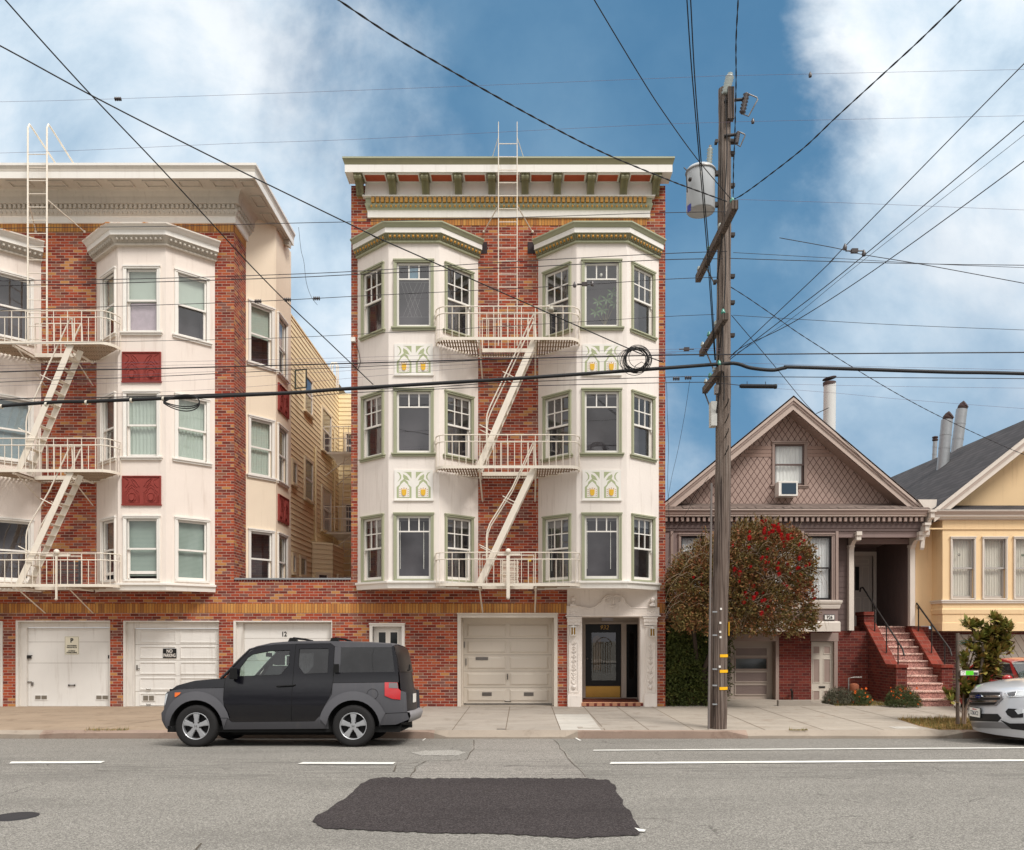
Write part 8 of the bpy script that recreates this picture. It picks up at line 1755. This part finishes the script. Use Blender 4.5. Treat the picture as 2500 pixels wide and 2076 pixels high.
for _ in range(26): cl_.append((rnd.gauss(2418, 26), rnd.uniform(1530, 1650), 9))
for u, v, n in cl_:
    for k in range(3): Yq = YS + rnd.uniform(-.15, .3); ro_.append((P(u + rnd.uniform(-6, 6), v + rnd.uniform(-6, 6), Yq), int(n * 1.5)))
stt = []
B0 = P(2348, 1766, YS)
for (pts_, r_) in (([(2350, 1768), (2352, 1700), (2362, 1640), (2378, 1590), (2378, 1535)], .022), ([(2344, 1768), (2338, 1720), (2325, 1705)], .012), ([(2355, 1768), (2358, 1730), (2375, 1685), (2405, 1620), (2428, 1560), (2434, 1520)], .028), ([(2372, 1580), (2366, 1600), (2358, 1650)], .010), ([(2362, 1560), (2380, 1548), (2405, 1552)], .010), ([(2350, 1740), (2332, 1728), (2320, 1712)], .009)):
    stt.append(([P(u, v, YS + .02 * i) for i, (u, v) in enumerate(pts_)], [r_ * (1 - .15 * i) for i in range(len(pts_))], 7))
plant('street_tree', 'young magnolia with bronze-green leaf rosettes in the grass strip, tied to two stakes', 'tree', B0, ro_, stt, LM, paint('pale_bark', (140, 120, 104), .85, .15, 9, .3))
for pa, pb_, r_, lab in (((2338, 1768), (2338, 1546), .034, 'taller upright grey tree stake, left of the young magnolia'), ((2388, 1712), (2402, 1575), .030, 'shorter slanting grey tree stake, right of the young magnolia')):
    a, b_ = P(*pa, YS - .12), P(*pb_, YS - .12); 
    if pa[1] < 1750: a = a + (a - b_).normalized() * .55
    m = MB(); m.tube([a, b_], r_, 12); o = m.build('tree_stake', STAKE); recentre(o); tag(o, lab, 'stake', 'stakes of the street tree')
st_ = thing('stake_sign', 'small green and white printed strip on a board across the tree stakes', 'sign', P(2368, 1650, YS - .2)); a, b_ = P(2343, 1650, YS - .18), P(2394, 1636, YS - .18); SG = Fr(0, YS - .17)
m = MB(); m.fb(SG, a.x, b_.x, a.z, b_.z, 0, .02); m.build('cross_board', STAKE, st_); m = MB(); a2, b2 = P(2346, 1649, YS - .2), P(2389, 1638, YS - .2); m.fb(SG, a2.x, b2.x, a2.z, b2.z, .02, .024); wv = b2.x - a2.x
m.fb(SG, a2.x + wv * .29, a2.x + wv * .73, a2.z + .004, b2.z - .002, .024, .026, 1); m.fb(SG, a2.x + wv * .74, a2.x + wv * .97, a2.z + .006, b2.z - .03, .024, .026, 2)
m.tube([SG.p(a2.x + wv * .14, a2.z + .015, .026), SG.p(a2.x + wv * .14, b2.z - .04, .026)], .003, 4, m=2); m.tube([SG.p(a2.x + wv * (.14 + .09 * math.cos(k)), b2.z - .035 + .022 * math.sin(k), .026) for k in [R(a) for a in range(0, 181, 20)]], .003, 4, m=2)
m.build('printed_strip', [WHITE, paint('bright_green', (96, 220, 40), .5, 0, 2, 0), paint('strip_grey', (70, 70, 70), .5, 0, 2, 0)], st_)
m = MB()
for v in (1566, 1572): m.tube([P(2338, v, YS - .16), P(2360, v - 3, YS - .05), P(2380, v + 4, YS), P(2358, v + 3, YS + .05), P(2338, v, YS - .08)], .006, 4)
o = m.build('tree_tie', paint('green_tie', (60, 90, 80), .6)); recentre(o); tag(o, 'thin green tie looped from the taller stake to the magnolia', 'tree tie')
# grass strip
def gpt(u, v): y = 1.745 * F / (v - V0); return wx(u, y), y
gp = [gpt(2190, 1757), gpt(2345, 1756), gpt(2440, 1758), (10.4, 16.2), (11.2, 15.52), (7.95, 15.52), gpt(2245, 1772)]
m = MB(); m.face([(x, y, sz(y) + .004) for x, y in gp]); m.build('soil_strip', paint('dry_soil', (150, 116, 76), .95, .2, 4, .5, 40), kind='structure')
def grass(name, label, inpoly, n, mt, h=(.03, .09), zf=None):
    m = MB(); k = 0; xs = [q[0] for q in inpoly]; ys = [q[1] for q in inpoly]
    def ins(x, y):
        c = False; j = len(inpoly) - 1
        for i in range(len(inpoly)):
            if (inpoly[i][1] > y) != (inpoly[j][1] > y) and x < (inpoly[j][0] - inpoly[i][0]) * (y - inpoly[i][1]) / (inpoly[j][1] - inpoly[i][1]) + inpoly[i][0]: c = not c
            j = i
        return c
    while k < n:
        x, y = rnd.uniform(min(xs), max(xs)), rnd.uniform(min(ys), max(ys))
        if not ins(x, y): continue
        k += 1; z = sz(y); H_ = rnd.uniform(*h) * (1.6 if math.sin(x * 9) * math.sin(y * 13) > .3 else .8); a = rnd.uniform(0, 6.28); d = Vector((math.cos(a), math.sin(a), 0)); m.face([(x - .004 * d.y, y + .004 * d.x, z), (x + .004 * d.y, y - .004 * d.x, z), Vector((x, y, z + H_)) + d * H_ * rnd.uniform(.2, .9)], 1 if rnd.random() < .45 else 0)
    o = m.build(name, mt, uv=False); o['kind'] = 'stuff'; tag(o, label, 'grass'); return o
GR = [leafmat('green_grass', [(60, 66, 30), (96, 98, 44), (120, 110, 56)]), leafmat('dry_grass', [(140, 112, 64), (170, 138, 82), (186, 156, 100)])]
grass('grass', 'patchy green and straw-coloured grass on the soil strip by the kerb', gp, 9000, GR)
grass('grass', 'low green grass along the foot of the brick steps', [(7.7, 20.0), (9.1, 20.0), (9.1, 21.2), (7.9, 21.0)], 2600, GR, (.03, .10))
grass('weeds', 'weeds growing in the kerb joint at the left', [(-8.2, 15.42), (-7.4, 15.42), (-7.4, 15.55), (-8.2, 15.55)], 260, GR, (.02, .06))
grass('weeds', 'weeds growing at the kerb right of the utility pole', [(5.1, 15.42), (5.45, 15.42), (5.45, 15.52), (5.1, 15.52)], 200, GR, (.02, .05))
# flower bushes
OR = paint('orange_poppy', (236, 104, 20), .6, .1, 30, 0)
def bush(label, c, rx, ry, h, n, nf, mt):
    o = thing('flower_bush', label, 'flowering plant', (c[0], c[1], 0), 'orange flower bushes by the brick steps'); m = MB()
    for i in range(n):
        a = rnd.uniform(0, 6.28); r_ = math.sqrt(rnd.random()); x = c[0] + rx * r_ * math.cos(a); y = c[1] + ry * r_ * math.sin(a); z = rnd.uniform(0, h * math.sqrt(max(.05, 1 - r_ * r_)))
        for k in range(4): leaf(m, Vector((x, y, z)), Vector((rnd.gauss(0, .7), rnd.gauss(-.2, .6), rnd.gauss(.7, .5))), rnd.uniform(.04, .12), rnd.uniform(.003, .008))
    m.build('foliage', mt, o, uv=False); p0 = None
    for i in range(nf):
        a = rnd.uniform(0, 6.28); r_ = math.sqrt(rnd.random()) * 1.1; x, y = c[0] + rx * r_ * math.cos(a), c[1] - ry * abs(r_ * math.sin(a)); z = rnd.uniform(.08, h * 1.15)
        if p0 is None:
            f = MB(); 
            for k in range(5): an = R(72 * k); f.face([(0, 0, 0), (.03 * math.cos(an - .5), -.012, .03 * math.sin(an - .5)), (.040 * math.cos(an), -.02, .040 * math.sin(an)), (.03 * math.cos(an + .5), -.012, .03 * math.sin(an + .5))])
            p0 = f.build('flower', OR, None, uv=False); q = p0
        else: q = p0.copy(); sc.collection.objects.link(q)
        q.parent = o; q.location = (x - c[0], y - c[1], z); s_ = rnd.uniform(.5, .9); q.scale = (s_, s_, s_); q.rotation_euler = (rnd.uniform(-.5, .5), rnd.uniform(0, 6), rnd.uniform(-.6, .6))
BL = leafmat('feathery_green', [(50, 62, 34), (78, 88, 50), (104, 110, 70)]); BG = leafmat('grey_green', [(70, 68, 54), (96, 94, 76), (120, 116, 96)])
bush('grey-green bush with a few orange flowers before the cream side door', (7.95, 20.35), .42, .3, .42, 900, 6, BG)
bush('round green bush full of small orange flowers beside the gas meter', (8.42, 20.25), .26, .25, .38, 600, 15, BL)
bush('feathery bush with scattered orange poppies at the foot of the brick steps', (9.25, 19.75), .42, .25, .50, 900, 24, BL)
